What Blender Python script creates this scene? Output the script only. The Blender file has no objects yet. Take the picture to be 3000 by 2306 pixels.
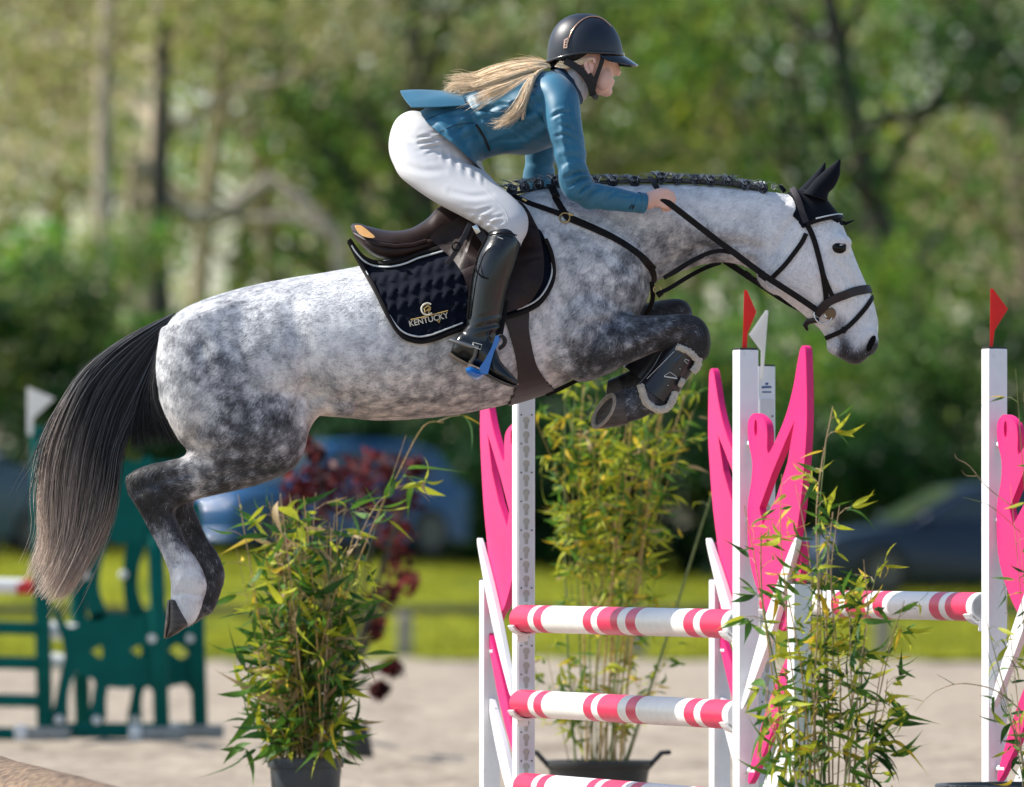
import bpy, bmesh, math, random
import numpy as np
from mathutils import Vector, Matrix, Quaternion, noise as mnoise
from mathutils.bvhtree import BVHTree
from mathutils.geometry import tessellate_polygon

SC = bpy.context.scene
COL = SC.collection
rnd = random.Random(7)
nrng = np.random.default_rng(11)

# ------------------------------------------------------------------ camera, sky, sun, exposure
F, HZ, CH = 27000.0, 1600.0, 1.07        # focal length and horizon in photo pixels, eye height in metres
HD = 30.7                                # distance of the horse
def P(x, y, d):                          # photo pixel + distance -> point in metres
    return Vector(((x - 1500.0) / F * d, d, CH - (y - HZ) / F * d))

cam = bpy.data.cameras.new('camera'); camo = bpy.data.objects.new('camera', cam); COL.objects.link(camo)
camo.location = (0, 0, CH); camo.rotation_euler = (math.radians(90), 0, 0)
cam.sensor_width = 36.0; cam.lens = 36.0 * F / 3000.0
cam.shift_x = 0.0; cam.shift_y = (HZ - 1153.0) / 3000.0
cam.clip_start = 1.0; cam.clip_end = 3000.0
cam.dof.use_dof = True; cam.dof.focus_distance = HD - 0.15; cam.dof.aperture_fstop = 3.9
SC.camera = camo

SUN = Vector((-0.70, 0.15, 0.68)).normalized()
world = bpy.data.worlds.new('World'); SC.world = world; world.use_nodes = True
wn = world.node_tree.nodes; wl = world.node_tree.links
sky = wn.new('ShaderNodeTexSky'); sky.sky_type = 'NISHITA'; sky.sun_disc = False
sky.sun_elevation = math.asin(SUN.z); sky.sun_rotation = math.atan2(SUN.x, SUN.y)
sky.air_density = 1.0; sky.dust_density = 1.2; sky.ozone_density = 1.0
wn['Background'].inputs['Strength'].default_value = 0.13
wl.new(sky.outputs[0], wn['Background'].inputs['Color'])
sd = bpy.data.lights.new('sun', 'SUN'); sd.energy = 4.5; sd.angle = math.radians(0.55); sd.color = (1.0, 0.955, 0.88)
so = bpy.data.objects.new('sun', sd); COL.objects.link(so); so.location = (-20, 10, 30)
so.rotation_euler = (-SUN).to_track_quat('-Z', 'Y').to_euler()
vs = SC.view_settings; vs.view_transform = 'Standard'; vs.look = 'None'; vs.gamma = 1.0; vs.use_curve_mapping = False
vs.exposure = 0.6
SC.cycles.use_denoising = True
SC.cycles.max_bounces = 6; SC.cycles.transparent_max_bounces = 6
SC.cycles.caustics_reflective = False; SC.cycles.caustics_refractive = False
SC.cycles.sample_clamp_indirect = 4.0

# ------------------------------------------------------------------ helpers: objects
WL = {}
def wloc(o): return WL.get(o.name, Vector((0, 0, 0)))
def props(o, label=None, cat=None, group=None, kind=None):
    if label: o['label'] = label
    if cat: o['category'] = cat
    if group: o['group'] = group
    if kind: o['kind'] = kind
    return o
def empty(name, loc, **kw):
    o = bpy.data.objects.new(name, None); COL.objects.link(o); o.empty_display_size = 0.1
    o.location = loc; WL[o.name] = Vector(loc)
    return props(o, **kw)
def add(name, me, mats=None, parent=None, smooth=True, origin=None, **kw):
    """link a mesh whose vertices are in world metres; its origin goes to the middle of its base"""
    n = len(me.vertices)
    co = np.empty(n * 3, np.float32); me.vertices.foreach_get('co', co); co = co.reshape(-1, 3)
    if origin is None:
        mn, mx = co.min(0), co.max(0); c = np.array([(mn[0]+mx[0])/2, (mn[1]+mx[1])/2, mn[2]])
    else: c = np.array(origin, np.float32)
    me.vertices.foreach_set('co', (co - c).astype(np.float32).ravel()); me.update()
    o = bpy.data.objects.new(name, me); COL.objects.link(o)
    c = Vector([float(v) for v in c]); WL[o.name] = c
    if parent: o.parent = parent; o.location = c - wloc(parent)
    else: o.location = c
    if mats is not None:
        me.materials.clear()
        for m in (mats if isinstance(mats, (list, tuple)) else [mats]): me.materials.append(m)
    if smooth:
        me.polygons.foreach_set('use_smooth', np.ones(len(me.polygons), bool))
        if len(me.polygons) < 20000: me.set_sharp_from_angle(angle=math.radians(48))
    return props(o, **kw)
def b2m(bm, name='m'):
    me = bpy.data.meshes.new(name); bmesh.ops.recalc_face_normals(bm, faces=bm.faces[:]); bm.to_mesh(me); bm.free(); return me
def pyd(verts, faces, name='m'):
    me = bpy.data.meshes.new(name); me.from_pydata([tuple(v) for v in verts], [], faces); me.update(); return me
def instance(src, loc, rot=None, scale=None, parent=None, name=None):
    o = bpy.data.objects.new(name or src.name.split('.')[0], src.data); COL.objects.link(o)
    loc = Vector(loc); WL[o.name] = loc
    if parent: o.parent = parent; o.location = loc - wloc(parent)
    else: o.location = loc
    if rot is not None: o.rotation_euler = rot
    if scale is not None: o.scale = scale
    return o

# ------------------------------------------------------------------ helpers: shapes (all in world metres)
def box_bm(bm, c, size, rot=None):
    m = Matrix.Translation(c) @ (rot.to_4x4() if rot is not None else Matrix()) @ Matrix.Diagonal((size[0], size[1], size[2], 1))
    return bmesh.ops.create_cube(bm, size=1.0, matrix=m)['verts']
def bevel(bm, w, seg=2):
    bmesh.ops.bevel(bm, geom=bm.edges[:], offset=w, segments=seg, affect='EDGES', profile=0.5, clamp_overlap=True)
def box(c, size, rot=None, bev=0.004):
    bm = bmesh.new(); box_bm(bm, c, size, rot)
    if bev: bevel(bm, bev)
    return b2m(bm)
def cr(pts, n):
    """Catmull-Rom resampling of rows of numbers; n samples per span"""
    a = np.array(pts, float); out = []
    for i in range(len(a) - 1):
        p0 = a[max(i-1, 0)]; p1 = a[i]; p2 = a[i+1]; p3 = a[min(i+2, len(a)-1)]
        for k in range(n):
            t = k / n
            out.append(0.5*((2*p1) + (p2-p0)*t + (2*p0-5*p1+4*p2-p3)*t*t + (3*p1-p0-3*p2+p3)*t**3))
    out.append(a[-1]); return np.array(out)
def tube_bm(bm, pts, radii, sides=10, flat=None, cap=True, up=Vector((0, 0, 1))):
    pts = [Vector(p) for p in pts]
    if isinstance(radii, (int, float)): radii = [radii] * len(pts)
    rings = []; ref = None
    for i, p in enumerate(pts):
        t = (pts[min(i+1, len(pts)-1)] - pts[max(i-1, 0)])
        if t.length < 1e-9: t = Vector((0, 0, 1))
        t.normalize()
        if ref is None:
            ref = up - t * up.dot(t)
            if ref.length < 0.1: ref = Vector((1, 0, 0)) - t * t.x
        else: ref = ref - t * ref.dot(t)
        ref.normalize(); s = t.cross(ref)
        fl = flat if flat else 1.0
        rings.append([bm.verts.new(p + ref*math.cos(a)*radii[i] + s*math.sin(a)*radii[i]*fl) for a in [2*math.pi*k/sides for k in range(sides)]])
    for a, b in zip(rings[:-1], rings[1:]):
        for k in range(sides): bm.faces.new((a[k], a[(k+1) % sides], b[(k+1) % sides], b[k]))
    if cap:
        bm.faces.new(rings[0][::-1]); bm.faces.new(rings[-1])
def tube(pts, radii, sides=10, flat=None, smooth_n=0, **k):
    if smooth_n:
        r = radii if not isinstance(radii, (int, float)) else [radii]*len(pts)
        a = cr([list(p)+[q] for p, q in zip(pts, r)], smooth_n); pts = [Vector(v[:3]) for v in a]; radii = [float(v[3]) for v in a]
    bm = bmesh.new(); tube_bm(bm, pts, radii, sides, flat, **k); return b2m(bm)
def loft_bm(bm, secs, n=24, sub=6, e=2.0, wb=0.0, base=HD, cap=True):
    """sections (ax,ay, bx,by, halfwidth, dy): a closed skin through ellipses standing across the picture plane"""
    a = cr(secs, sub); rings = []
    for s in a:
        A = P(s[0], s[1], base + s[5]); B = P(s[2], s[3], base + s[5]); c = (A+B)/2; v = (A-B)/2; hw = max(s[4], 0.002)
        ring = []
        for k in range(n):
            th = 2*math.pi*k/n; ca, sa = math.cos(th), math.sin(th)
            x = math.copysign(abs(ca)**(2/e), ca); y = math.copysign(abs(sa)**(2/e), sa)
            ring.append(bm.verts.new(c + v*x + Vector((0, hw*y*(1 - wb*x), 0))))
        rings.append(ring)
    for p, q in zip(rings[:-1], rings[1:]):
        for k in range(n): bm.faces.new((p[k], p[(k+1) % n], q[(k+1) % n], q[k]))
    if cap:
        for r, rev in ((rings[0], True), (rings[-1], False)):
            c = sum((v.co for v in r), Vector())/n; cv = bm.verts.new(c)
            for k in range(n):
                f = (r[k], r[(k+1) % n], cv); bm.faces.new(f[::-1] if rev else f)
    return rings
def blob_bm(bm, c, r, rot=None, seg=16):
    m = Matrix.Translation(c) @ (rot.to_4x4() if rot is not None else Matrix()) @ Matrix.Diagonal((r[0], r[1], r[2], 1))
    bmesh.ops.create_uvsphere(bm, u_segments=seg, v_segments=max(6, seg//2+2), radius=1.0, matrix=m)
def remesh(bm, voxel, it=6, fac=0.5):
    me = b2m(bm, 'tmp'); o = bpy.data.objects.new('tmp', me); COL.objects.link(o)
    m = o.modifiers.new('r', 'REMESH'); m.mode = 'VOXEL'; m.voxel_size = voxel; m.adaptivity = 0
    s = o.modifiers.new('s', 'SMOOTH'); s.factor = fac; s.iterations = it
    dg = bpy.context.evaluated_depsgraph_get(); dg.update()
    out = bpy.data.meshes.new_from_object(o.evaluated_get(dg))
    bpy.data.objects.remove(o); bpy.data.meshes.remove(me); return out
def poly_plate(outline, holes, to3d, thick, bev=0.0):
    """flat plate from a 2-D outline with holes; to3d(u,v,w) puts it in space, w runs through the thickness"""
    bm = bmesh.new(); loops = [outline] + list(holes); edges = []
    for lp in loops:
        vs_ = [bm.verts.new((u, v, 0)) for u, v in lp]
        edges += [bm.edges.new((vs_[i], vs_[(i+1) % len(vs_)])) for i in range(len(vs_))]
    bmesh.ops.triangle_fill(bm, use_beauty=True, use_dissolve=False, edges=edges)
    r = bmesh.ops.extrude_face_region(bm, geom=bm.faces[:])
    for v in [g for g in r['geom'] if isinstance(g, bmesh.types.BMVert)]: v.co.z = thick
    if bev:
        bmesh.ops.recalc_face_normals(bm, faces=bm.faces[:])
        ed = [e for e in bm.edges if len(e.link_faces) == 2 and e.calc_face_angle(0) > 0.9]
        bmesh.ops.bevel(bm, geom=ed, offset=bev, segments=2, affect='EDGES', clamp_overlap=True)
    for v in bm.verts: v.co = to3d(v.co.x, v.co.y, v.co.z)
    return b2m(bm)
def spline2(pts, n=5, closed=True):
    a = list(pts)
    if closed:
        m = len(a); b = np.array([a[-1]] + a + [a[0], a[1]], float); out = []
        for i in range(1, m+1):
            p0, p1, p2, p3 = b[i-1], b[i], b[i+1], b[i+2]
            for k in range(n):
                t = k/n; out.append(tuple(0.5*((2*p1)+(p2-p0)*t+(2*p0-5*p1+4*p2-p3)*t*t+(3*p1-p0-3*p2+p3)*t**3)))
        return out
    return [tuple(v) for v in cr(a, n)]

# ------------------------------------------------------------------ helpers: materials
def newmat(name):
    m = bpy.data.materials.new(name); m.use_nodes = True
    return m, m.node_tree.nodes, m.node_tree.links, m.node_tree.nodes['Principled BSDF']
def mat(name, col, rough=0.5, metal=0.0, var=0.12, scale=20.0, bump=0.0, bscale=None, spec=0.5, coat=0.0, sheen=0.0, stretch=None, detail=4.0, col2=None, wear=0.0, wearcol=(.10, .085, .07), wscale=26):
    m, N, L, B = newmat(name)
    tc = N.new('ShaderNodeTexCoord'); mp = N.new('ShaderNodeMapping')
    L.new(tc.outputs['Object'], mp.inputs['Vector'])
    if stretch: mp.inputs['Scale'].default_value = stretch
    nz = N.new('ShaderNodeTexNoise'); nz.inputs['Scale'].default_value = scale; nz.inputs['Detail'].default_value = detail
    L.new(mp.outputs[0], nz.inputs['Vector'])
    cr_ = N.new('ShaderNodeValToRGB'); cr_.color_ramp.elements[0].position = 0.3; cr_.color_ramp.elements[1].position = 0.7
    c = np.array(col); c2 = np.array(col2) if col2 is not None else np.clip(c*(1+var), 0, 1)
    c1 = c*(1-var) if col2 is None else c
    cr_.color_ramp.elements[0].color = (*c1, 1); cr_.color_ramp.elements[1].color = (*c2, 1)
    L.new(nz.outputs['Fac'], cr_.inputs[0]); L.new(cr_.outputs[0], B.inputs['Base Color'])
    if wear:   # scuffs, dust and chips with a shape of their own
        w1 = N.new('ShaderNodeTexNoise'); w1.inputs['Scale'].default_value = wscale; w1.inputs['Detail'].default_value = 9; w1.inputs['Roughness'].default_value = .75; L.new(mp.outputs[0], w1.inputs['Vector'])
        wr = N.new('ShaderNodeValToRGB'); wr.color_ramp.elements[0].position = .60; wr.color_ramp.elements[0].color = (0, 0, 0, 1); wr.color_ramp.elements[1].position = .74; wr.color_ramp.elements[1].color = (wear, wear, wear, 1)
        L.new(w1.outputs['Fac'], wr.inputs[0]); wm = N.new('ShaderNodeMix'); wm.data_type = 'RGBA'; L.new(wr.outputs[0], wm.inputs['Factor']); L.new(cr_.outputs[0], wm.inputs['A']); wm.inputs['B'].default_value = (*wearcol, 1); L.new(wm.outputs['Result'], B.inputs['Base Color'])
    B.inputs['Roughness'].default_value = rough; B.inputs['Metallic'].default_value = metal
    B.inputs['Specular IOR Level'].default_value = spec; B.inputs['Coat Weight'].default_value = coat
    if sheen: B.inputs['Sheen Weight'].default_value = sheen
    if bump:
        n2 = N.new('ShaderNodeTexNoise'); n2.inputs['Scale'].default_value = bscale or scale*4; n2.inputs['Detail'].default_value = 5
        L.new(mp.outputs[0], n2.inputs['Vector'])
        bp = N.new('ShaderNodeBump'); bp.inputs['Strength'].default_value = bump; bp.inputs['Distance'].default_value = 0.01
        L.new(n2.outputs['Fac'], bp.inputs['Height']); L.new(bp.outputs[0], B.inputs['Normal'])
    return m
def attrmat(name, attr='col', rough=0.6, transl=0.0, var=0.15, nscale=30, spec=0.3, aniso=0.0):
    """colour from a stored per-vertex tint of the thing itself (leaf or hair colour), plus grain"""
    m, N, L, B = newmat(name)
    at = N.new('ShaderNodeAttribute'); at.attribute_name = attr
    tc = N.new('ShaderNodeTexCoord'); nz = N.new('ShaderNodeTexNoise'); nz.inputs['Scale'].default_value = nscale
    L.new(tc.outputs['Object'], nz.inputs['Vector'])
    mr = N.new('ShaderNodeMapRange'); mr.inputs['From Min'].default_value = 0.3; mr.inputs['From Max'].default_value = 0.7
    mr.inputs['To Min'].default_value = 1-var; mr.inputs['To Max'].default_value = 1+var
    L.new(nz.outputs['Fac'], mr.inputs['Value'])
    mx = N.new('ShaderNodeVectorMath'); mx.operation = 'SCALE'
    L.new(at.outputs['Color'], mx.inputs[0]); L.new(mr.outputs[0], mx.inputs['Scale'])
    L.new(mx.outputs[0], B.inputs['Base Color']); B.inputs['Roughness'].default_value = rough
    B.inputs['Specular IOR Level'].default_value = spec
    if transl:
        tr = N.new('ShaderNodeBsdfTranslucent'); mxs = N.new('ShaderNodeMixShader'); mxs.inputs[0].default_value = transl
        L.new(mx.outputs[0], tr.inputs['Color']); L.new(B.outputs[0], mxs.inputs[1]); L.new(tr.outputs[0], mxs.inputs[2])
        L.new(mxs.outputs[0], N['Material Output'].inputs['Surface'])
    return m
def setcol(me, cols, name='col'):
    at = me.color_attributes.new(name, 'FLOAT_COLOR', 'POINT')
    c = np.ones((len(me.vertices), 4), np.float32); c[:, :3] = cols; at.data.foreach_set('color', c.ravel())

def crease(me, path, w, depth, near=True):
    """fold pressed into a cloth mesh (world metres) along a drawn line on the near side"""
    n_ = len(me.vertices); c_ = np.empty(n_*3, np.float32); me.vertices.foreach_get('co', c_); c_ = c_.reshape(-1, 3); X = 1500 + c_[:, 0]/c_[:, 1]*F; Y = HZ - (c_[:, 2]-CH)/c_[:, 1]*F
    a = cr(path, 6); d2 = np.full(n_, 1e9); tt = np.zeros(n_); m_ = len(a)-1
    for i, (p, q) in enumerate(zip(a[:-1], a[1:])):
        v = q-p; l2 = (v*v).sum() + 1e-9; t = np.clip(((X-p[0])*v[0] + (Y-p[1])*v[1])/l2, 0, 1); dd = (X-p[0]-t*v[0])**2 + (Y-p[1]-t*v[1])**2; k = dd < d2; d2 = np.where(k, dd, d2); tt = np.where(k, (i+t)/m_, tt)
    d = np.sqrt(d2); env = np.sin(np.pi*np.clip(tt, .04, .96))**.5; prof = np.exp(-(d/w)**2) - .55*np.exp(-((d-1.9*w)/w)**2)
    mask = (c_[:, 1] < HD) if near else np.ones(n_, bool); c_[:, 1] += np.where(mask, prof*env*depth, 0); me.vertices.foreach_set('co', c_.ravel()); me.update()
# ================================================================== setting: sand, grass bank
def ground_z(x, y):
    """bank behind the arena: rises from the sand edge, lower towards the right"""
    t = min(max((y - 88.0) / 30.0, 0.0), 1.0); t = t*t*(3-2*t)
    px = 1500 + x*F/max(y, 1)
    top = 0.93 if px < 700 else (0.93 + (0.42-0.93)*min((px-700)/2000.0, 1.0))
    return t*top
def sand_mat():
    m, N, L, B = newmat('arena_sand')
    tc = N.new('ShaderNodeTexCoord')
    n1 = N.new('ShaderNodeTexNoise'); n1.inputs['Scale'].default_value = 0.8; n1.inputs['Detail'].default_value = 10; n1.inputs['Roughness'].default_value = .65
    n2 = N.new('ShaderNodeTexNoise'); n2.inputs['Scale'].default_value = 9.0; n2.inputs['Detail'].default_value = 6
    L.new(tc.outputs['Object'], n1.inputs['Vector']); L.new(tc.outputs['Object'], n2.inputs['Vector'])
    r = N.new('ShaderNodeValToRGB'); r.color_ramp.elements[0].color = (0.20, 0.155, 0.11, 1); r.color_ramp.elements[1].color = (0.43, 0.36, 0.275, 1)
    r.color_ramp.elements[0].position = 0.34; r.color_ramp.elements[1].position = 0.66
    mx = N.new('ShaderNodeMath'); mx.operation = 'MULTIPLY_ADD'; mx.inputs[1].default_value = 0.45; mx.inputs[2].default_value = 0.0
    ad = N.new('ShaderNodeMath'); ad.operation = 'MULTIPLY_ADD'; ad.inputs[1].default_value = 0.55
    L.new(n2.outputs['Fac'], mx.inputs[0]); L.new(n1.outputs['Fac'], ad.inputs[0]); L.new(mx.outputs[0], ad.inputs[2])
    L.new(ad.outputs[0], r.inputs[0]); L.new(r.outputs[0], B.inputs['Base Color']); B.inputs['Roughness'].default_value = 0.95
    bp = N.new('ShaderNodeBump'); bp.inputs['Strength'].default_value = 0.6; bp.inputs['Distance'].default_value = 0.03
    L.new(n2.outputs['Fac'], bp.inputs['Height']); L.new(bp.outputs[0], B.inputs['Normal'])
    return m
xs = np.concatenate([np.linspace(-160, -9, 14)[:-1], np.linspace(-9, 9, 73), np.linspace(9, 160, 14)[1:]])
ys = np.concatenate([np.linspace(-60, 22, 8)[:-1], np.linspace(22, 89.2, 220)])
V = []; 
for y in ys:
    for x in xs:
        z = 0.0
        if abs(x) < 9 and 22 < y < 89:
            z = 0.075*(mnoise.noise(Vector((x*1.9, y*1.6, 0.3)))) + 0.05*mnoise.noise(Vector((x*4.6, y*3.4, 2.0)))
            z = min(z, 0.045) - 0.03
        V.append((x, y, z))
nx = len(xs); FA = [(j*nx+i, j*nx+i+1, (j+1)*nx+i+1, (j+1)*nx+i) for j in range(len(ys)-1) for i in range(nx-1)]
add('arena_sand', pyd(V, FA), sand_mat(), kind='structure', origin=(0, 0, 0))
def grass_mat():
    m, N, L, B = newmat('bank_grass')
    tc = N.new('ShaderNodeTexCoord'); mp = N.new('ShaderNodeMapping'); mp.inputs['Scale'].default_value = (1, 0.35, 1)
    L.new(tc.outputs['Object'], mp.inputs[0])
    n1 = N.new('ShaderNodeTexNoise'); n1.inputs['Scale'].default_value = 1.3; n1.inputs['Detail'].default_value = 8
    L.new(mp.outputs[0], n1.inputs['Vector'])
    r = N.new('ShaderNodeValToRGB'); r.color_ramp.elements[0].color = (0.11, 0.145, 0.005, 1); r.color_ramp.elements[1].color = (0.29, 0.30, 0.010, 1)
    r.color_ramp.elements[0].position = 0.35; r.color_ramp.elements[1].position = 0.65
    L.new(n1.outputs['Fac'], r.inputs[0]); L.new(r.outputs[0], B.inputs['Base Color']); B.inputs['Roughness'].default_value = 0.9
    B.inputs['Specular IOR Level'].default_value = 0.1
    return m
xs = np.concatenate([np.linspace(-1400, -20, 12)[:-1], np.linspace(-20, 20, 61), np.linspace(20, 1400, 12)[1:]])
ys = np.concatenate([np.linspace(87.4, 125, 60), np.geomspace(128, 2400, 22)])
V = [(x, y, ground_z(x, y) + (0.02 if y > 88 else 0.004) + (0.05*mnoise.noise(Vector((x*.8, y*.8, 0))) if 89 < y < 130 else 0)) for y in ys for x in xs]
nx = len(xs); FA = [(j*nx+i, j*nx+i+1, (j+1)*nx+i+1, (j+1)*nx+i) for j in range(len(ys)-1) for i in range(nx-1)]
add('grass_bank', pyd(V, FA), grass_mat(), kind='structure', origin=(0, 0, 0))
# grass blades along the edge and on the bank (one uncountable mass)
nb = 26000
gx = nrng.uniform(-7, 7, nb); gy = nrng.uniform(87.6, 119, nb); 
V = np.zeros((nb, 3, 3), np.float32); h = nrng.uniform(.05, .16, nb); a = nrng.uniform(0, 6.28, nb)
gz = np.array([ground_z(float(x), float(y)) for x, y in zip(gx, gy)])
for k, s in ((0, -1), (1, 1)):
    V[:, k, 0] = gx + s*.012*np.cos(a); V[:, k, 1] = gy + s*.012*np.sin(a); V[:, k, 2] = gz - .02
V[:, 2, 0] = gx + nrng.normal(0, .03, nb); V[:, 2, 1] = gy + nrng.normal(0, .03, nb); V[:, 2, 2] = gz + h
me = pyd(V.reshape(-1, 3), [(3*i, 3*i+1, 3*i+2) for i in range(nb)])
t = np.repeat(nrng.random(nb), 3)[:, None]
setcol(me, (1-t)*np.array([.14, .16, .008]) + t*np.array([.36, .34, .02]))
M_leaf = attrmat('leaf_tint', transl=0.35, rough=0.55)
add('bank_grass_blades', me, M_leaf, smooth=False, kind='stuff', label='sunlit yellow green grass along the far edge of the arena')

# ------------------------------------------------------------------ low timber rail along the edge of the grass
M_wood = mat('weathered_timber', (0.33, 0.29, 0.25), 0.85, var=0.35, scale=8, stretch=(3, 3, .6), bump=.5)
M_woodd = mat('dark_timber', (0.085, 0.085, 0.06), 0.9, var=0.3, scale=8)
rail = empty('timber_rail', P(1180, 1930, 88.0) * 1.0, label='low weathered timber rail on short posts along the grass edge', cat='fence')
RD = 88.2
posts = [-60, 560, 1186, 1870, 2585, 3260]
for px in posts:
    b = P(px, 1935, RD); top = P(px, 1795, RD)
    add('post', box(Vector((b.x, RD, (b.z+top.z)/2 - .05)), (.15, .15, top.z-b.z+.1), bev=.02), M_wood, rail)
for a_, b_ in zip(posts[:-1], posts[1:]):
    A = P(a_, 1788, RD); Bb = P(b_, 1788, RD)
    add('rail', box(Vector(((A.x+Bb.x)/2, RD, A.z)), (Bb.x-A.x-.004, .07, .085), bev=.01), M_woodd, rail)

# ================================================================== woodland
M_bark = mat('bark', (0.20, 0.165, 0.12), 0.95, var=0.45, scale=5, stretch=(3, 3, .5), bump=.8, bscale=14)
M_barkd = mat('dark_bark', (0.055, 0.05, 0.038), 0.95, var=0.4, scale=5, stretch=(3, 3, .5), bump=.8, bscale=14)
M_barkp = mat('pale_bark', (0.42, 0.35, 0.26), 0.9, var=0.3, scale=3, stretch=(3, 3, .7), bump=.6, bscale=12)
def leaf_mass(centers, radii, n, size, pal, rng, flat=0.75):
    """n little leaf faces spread through soft clumps; returns a mesh with a tint per leaf"""
    k = len(centers); idx = rng.integers(0, k, n)
    c = np.array(centers)[idx]; r = np.array(radii)[idx][:, None]
    v = rng.normal(0, 1, (n, 3)); v /= np.linalg.norm(v, axis=1)[:, None]; v *= rng.random((n, 1))**0.45
    v[:, 2] *= flat; c = c + v*r
    a = rng.normal(0, 1, (n, 3)); a /= np.linalg.norm(a, axis=1)[:, None]
    b = np.cross(a, rng.normal(0, 1, (n, 3))); b /= np.linalg.norm(b, axis=1)[:, None]
    s = size*rng.uniform(.6, 1.5, (n, 1))
    V = np.stack([c - a*s*.5, c + b*s*.27, c + a*s*.5, c - b*s*.27], 1).reshape(-1, 3)
    me = bpy.data.meshes.new('leaves'); me.vertices.add(4*n); me.vertices.foreach_set('co', V.astype(np.float32).ravel())
    me.loops.add(4*n); me.loops.foreach_set('vertex_index', np.arange(4*n, dtype=np.int32))
    me.polygons.add(n); me.polygons.foreach_set('loop_start', np.arange(0, 4*n, 4, dtype=np.int32))
    me.update(calc_edges=True); me.validate()
    pal = np.array(pal); hue = np.array([rng.integers(0, len(pal)) for _ in range(k)])
    t = pal[np.where(rng.random(n) < .6, hue[idx], rng.integers(0, len(pal), n))] * rng.uniform(.6, 1.35, (n, 1))
    setcol(me, np.repeat(t, 4, 0)); return me
OLIVE = [(.35, .40, .08), (.45, .45, .14), (.22, .32, .06), (.55, .50, .27)]
FRESH = [(.14, .40, .035), (.30, .45, .045), (.08, .32, .03), (.45, .48, .045)]
DARK = [(.008, .045, .010), (.012, .06, .012), (.02, .085, .014), (.010, .035, .012)]  # the wood's deep shade put into the shrubs' leaf tints; serves ivy too
BROWN = [(.44, .35, .21), (.52, .45, .31), (.31, .25, .13), (.38, .35, .15)]
MID = [(.085, .21, .03), (.13, .25, .05), (.21, .28, .07), (.06, .16, .03)]
def limb(bm, p, d, L, r, rng, depth, tips):
    n = 5; pts = [Vector(p)]; rr = [r]
    for i in range(n):
        d = (d + Vector((rng.normal(0, .16), rng.normal(0, .16), rng.normal(0, .12) + .05))).normalized()
        pts.append(pts[-1] + d*L/n); rr.append(r*(1 - .62*(i+1)/n))
    tube_bm(bm, pts, rr, 7)
    if depth == 0: tips.append(pts[-1]); tips.append(pts[-3]); return
    for k in range(3 if depth > 1 else 2):
        j = rng.integers(2, n+1); ang = rng.uniform(0, 6.28)
        nd = (d*.55 + Vector((math.cos(ang), math.sin(ang), rng.uniform(0, .7)))*.75).normalized()
        limb(bm, pts[j], nd, L*rng.uniform(.45, .7), rr[j]*.7, rng, depth-1, tips)
    tips.append(pts[-1])
def tree(px, d, H, r, pal, label, seed, nl=7000, leaf=.17, crown=1.0, bark=None, z0=None, lean=(0, 0), low=.25, cl=1.15, name='woodland_tree'):
    rng = np.random.default_rng(seed); base = P(px, 1600, d); base.z = ground_z(base.x, d) - .1
    root = empty(name, base, label=label, cat='tree', group='woodland trees behind the arena')
    bm = bmesh.new(); tips = []; pts = [Vector(base)]; rr = [r*1.25]; dv = Vector((lean[0], lean[1], 1)).normalized(); n = 9
    for i in range(n):
        dv = (dv + Vector((rng.normal(0, .05), rng.normal(0, .05), 0))).normalized(); pts.append(pts[-1] + dv*H*.8/n); rr.append(r*(1 - .7*(i+1)/n))
    tube_bm(bm, pts, rr, 12)
    for i in range(2, n+1):
        if i/n < low: continue
        for k in range(2):
            ang = rng.uniform(0, 6.28)
            limb(bm, pts[i], Vector((math.cos(ang), math.sin(ang), rng.uniform(.1, .8))).normalized(), H*rng.uniform(.2, .34)*crown, rr[i]*.5, rng, 1, tips)
    add('trunk', b2m(bm), bark or M_bark, root)
    cs = [tuple(t + Vector(rng.normal(0, .35, 3))) for t in tips]; rs = [cl*rng.uniform(.6, 1.25)*H/11 for _ in cs]
    add('crown', leaf_mass(cs, rs, nl, leaf, pal, rng), M_leaf, root, smooth=False, kind='stuff')
    return root
# near row, left to right, then the rows behind
tree(395, 131, 11.5, .30, OLIVE+BROWN, 'pale trunked tree with olive and beige spring leaves, leftmost behind the arena', 1, 7500, bark=M_barkp, low=.5, leaf=.15)
tree(560, 137, 12.0, .20, OLIVE, 'thin pale twin trunk tree just right of the leftmost trunk', 2, 5500, bark=M_barkp, low=.45)
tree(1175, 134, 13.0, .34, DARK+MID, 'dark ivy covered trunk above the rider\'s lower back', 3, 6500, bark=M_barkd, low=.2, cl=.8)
tree(820, 150, 12.5, .24, FRESH+OLIVE, 'yellow green leafy tree behind the saddle', 4, 9000)
tree(1640, 148, 12.0, .26, BROWN+OLIVE, 'brownish budding tree behind the rider\'s helmet', 5, 7000)
tree(2050, 152, 12.5, .25, MID+OLIVE, 'mid green tree above the braided neck', 6, 9000)
tree(2380, 146, 11.5, .22, FRESH+MID, 'fresh green tree behind the horse\'s ears', 7, 8500)
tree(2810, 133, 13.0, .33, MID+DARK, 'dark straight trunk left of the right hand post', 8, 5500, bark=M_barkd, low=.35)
tree(3080, 141, 12.0, .3, BROWN+MID, 'brown green tree at the right edge', 9, 6500, bark=M_bark)
tree(-120, 143, 12.0, .3, BROWN+OLIVE, 'beige leaved tree at the left edge', 10, 8000)
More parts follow.
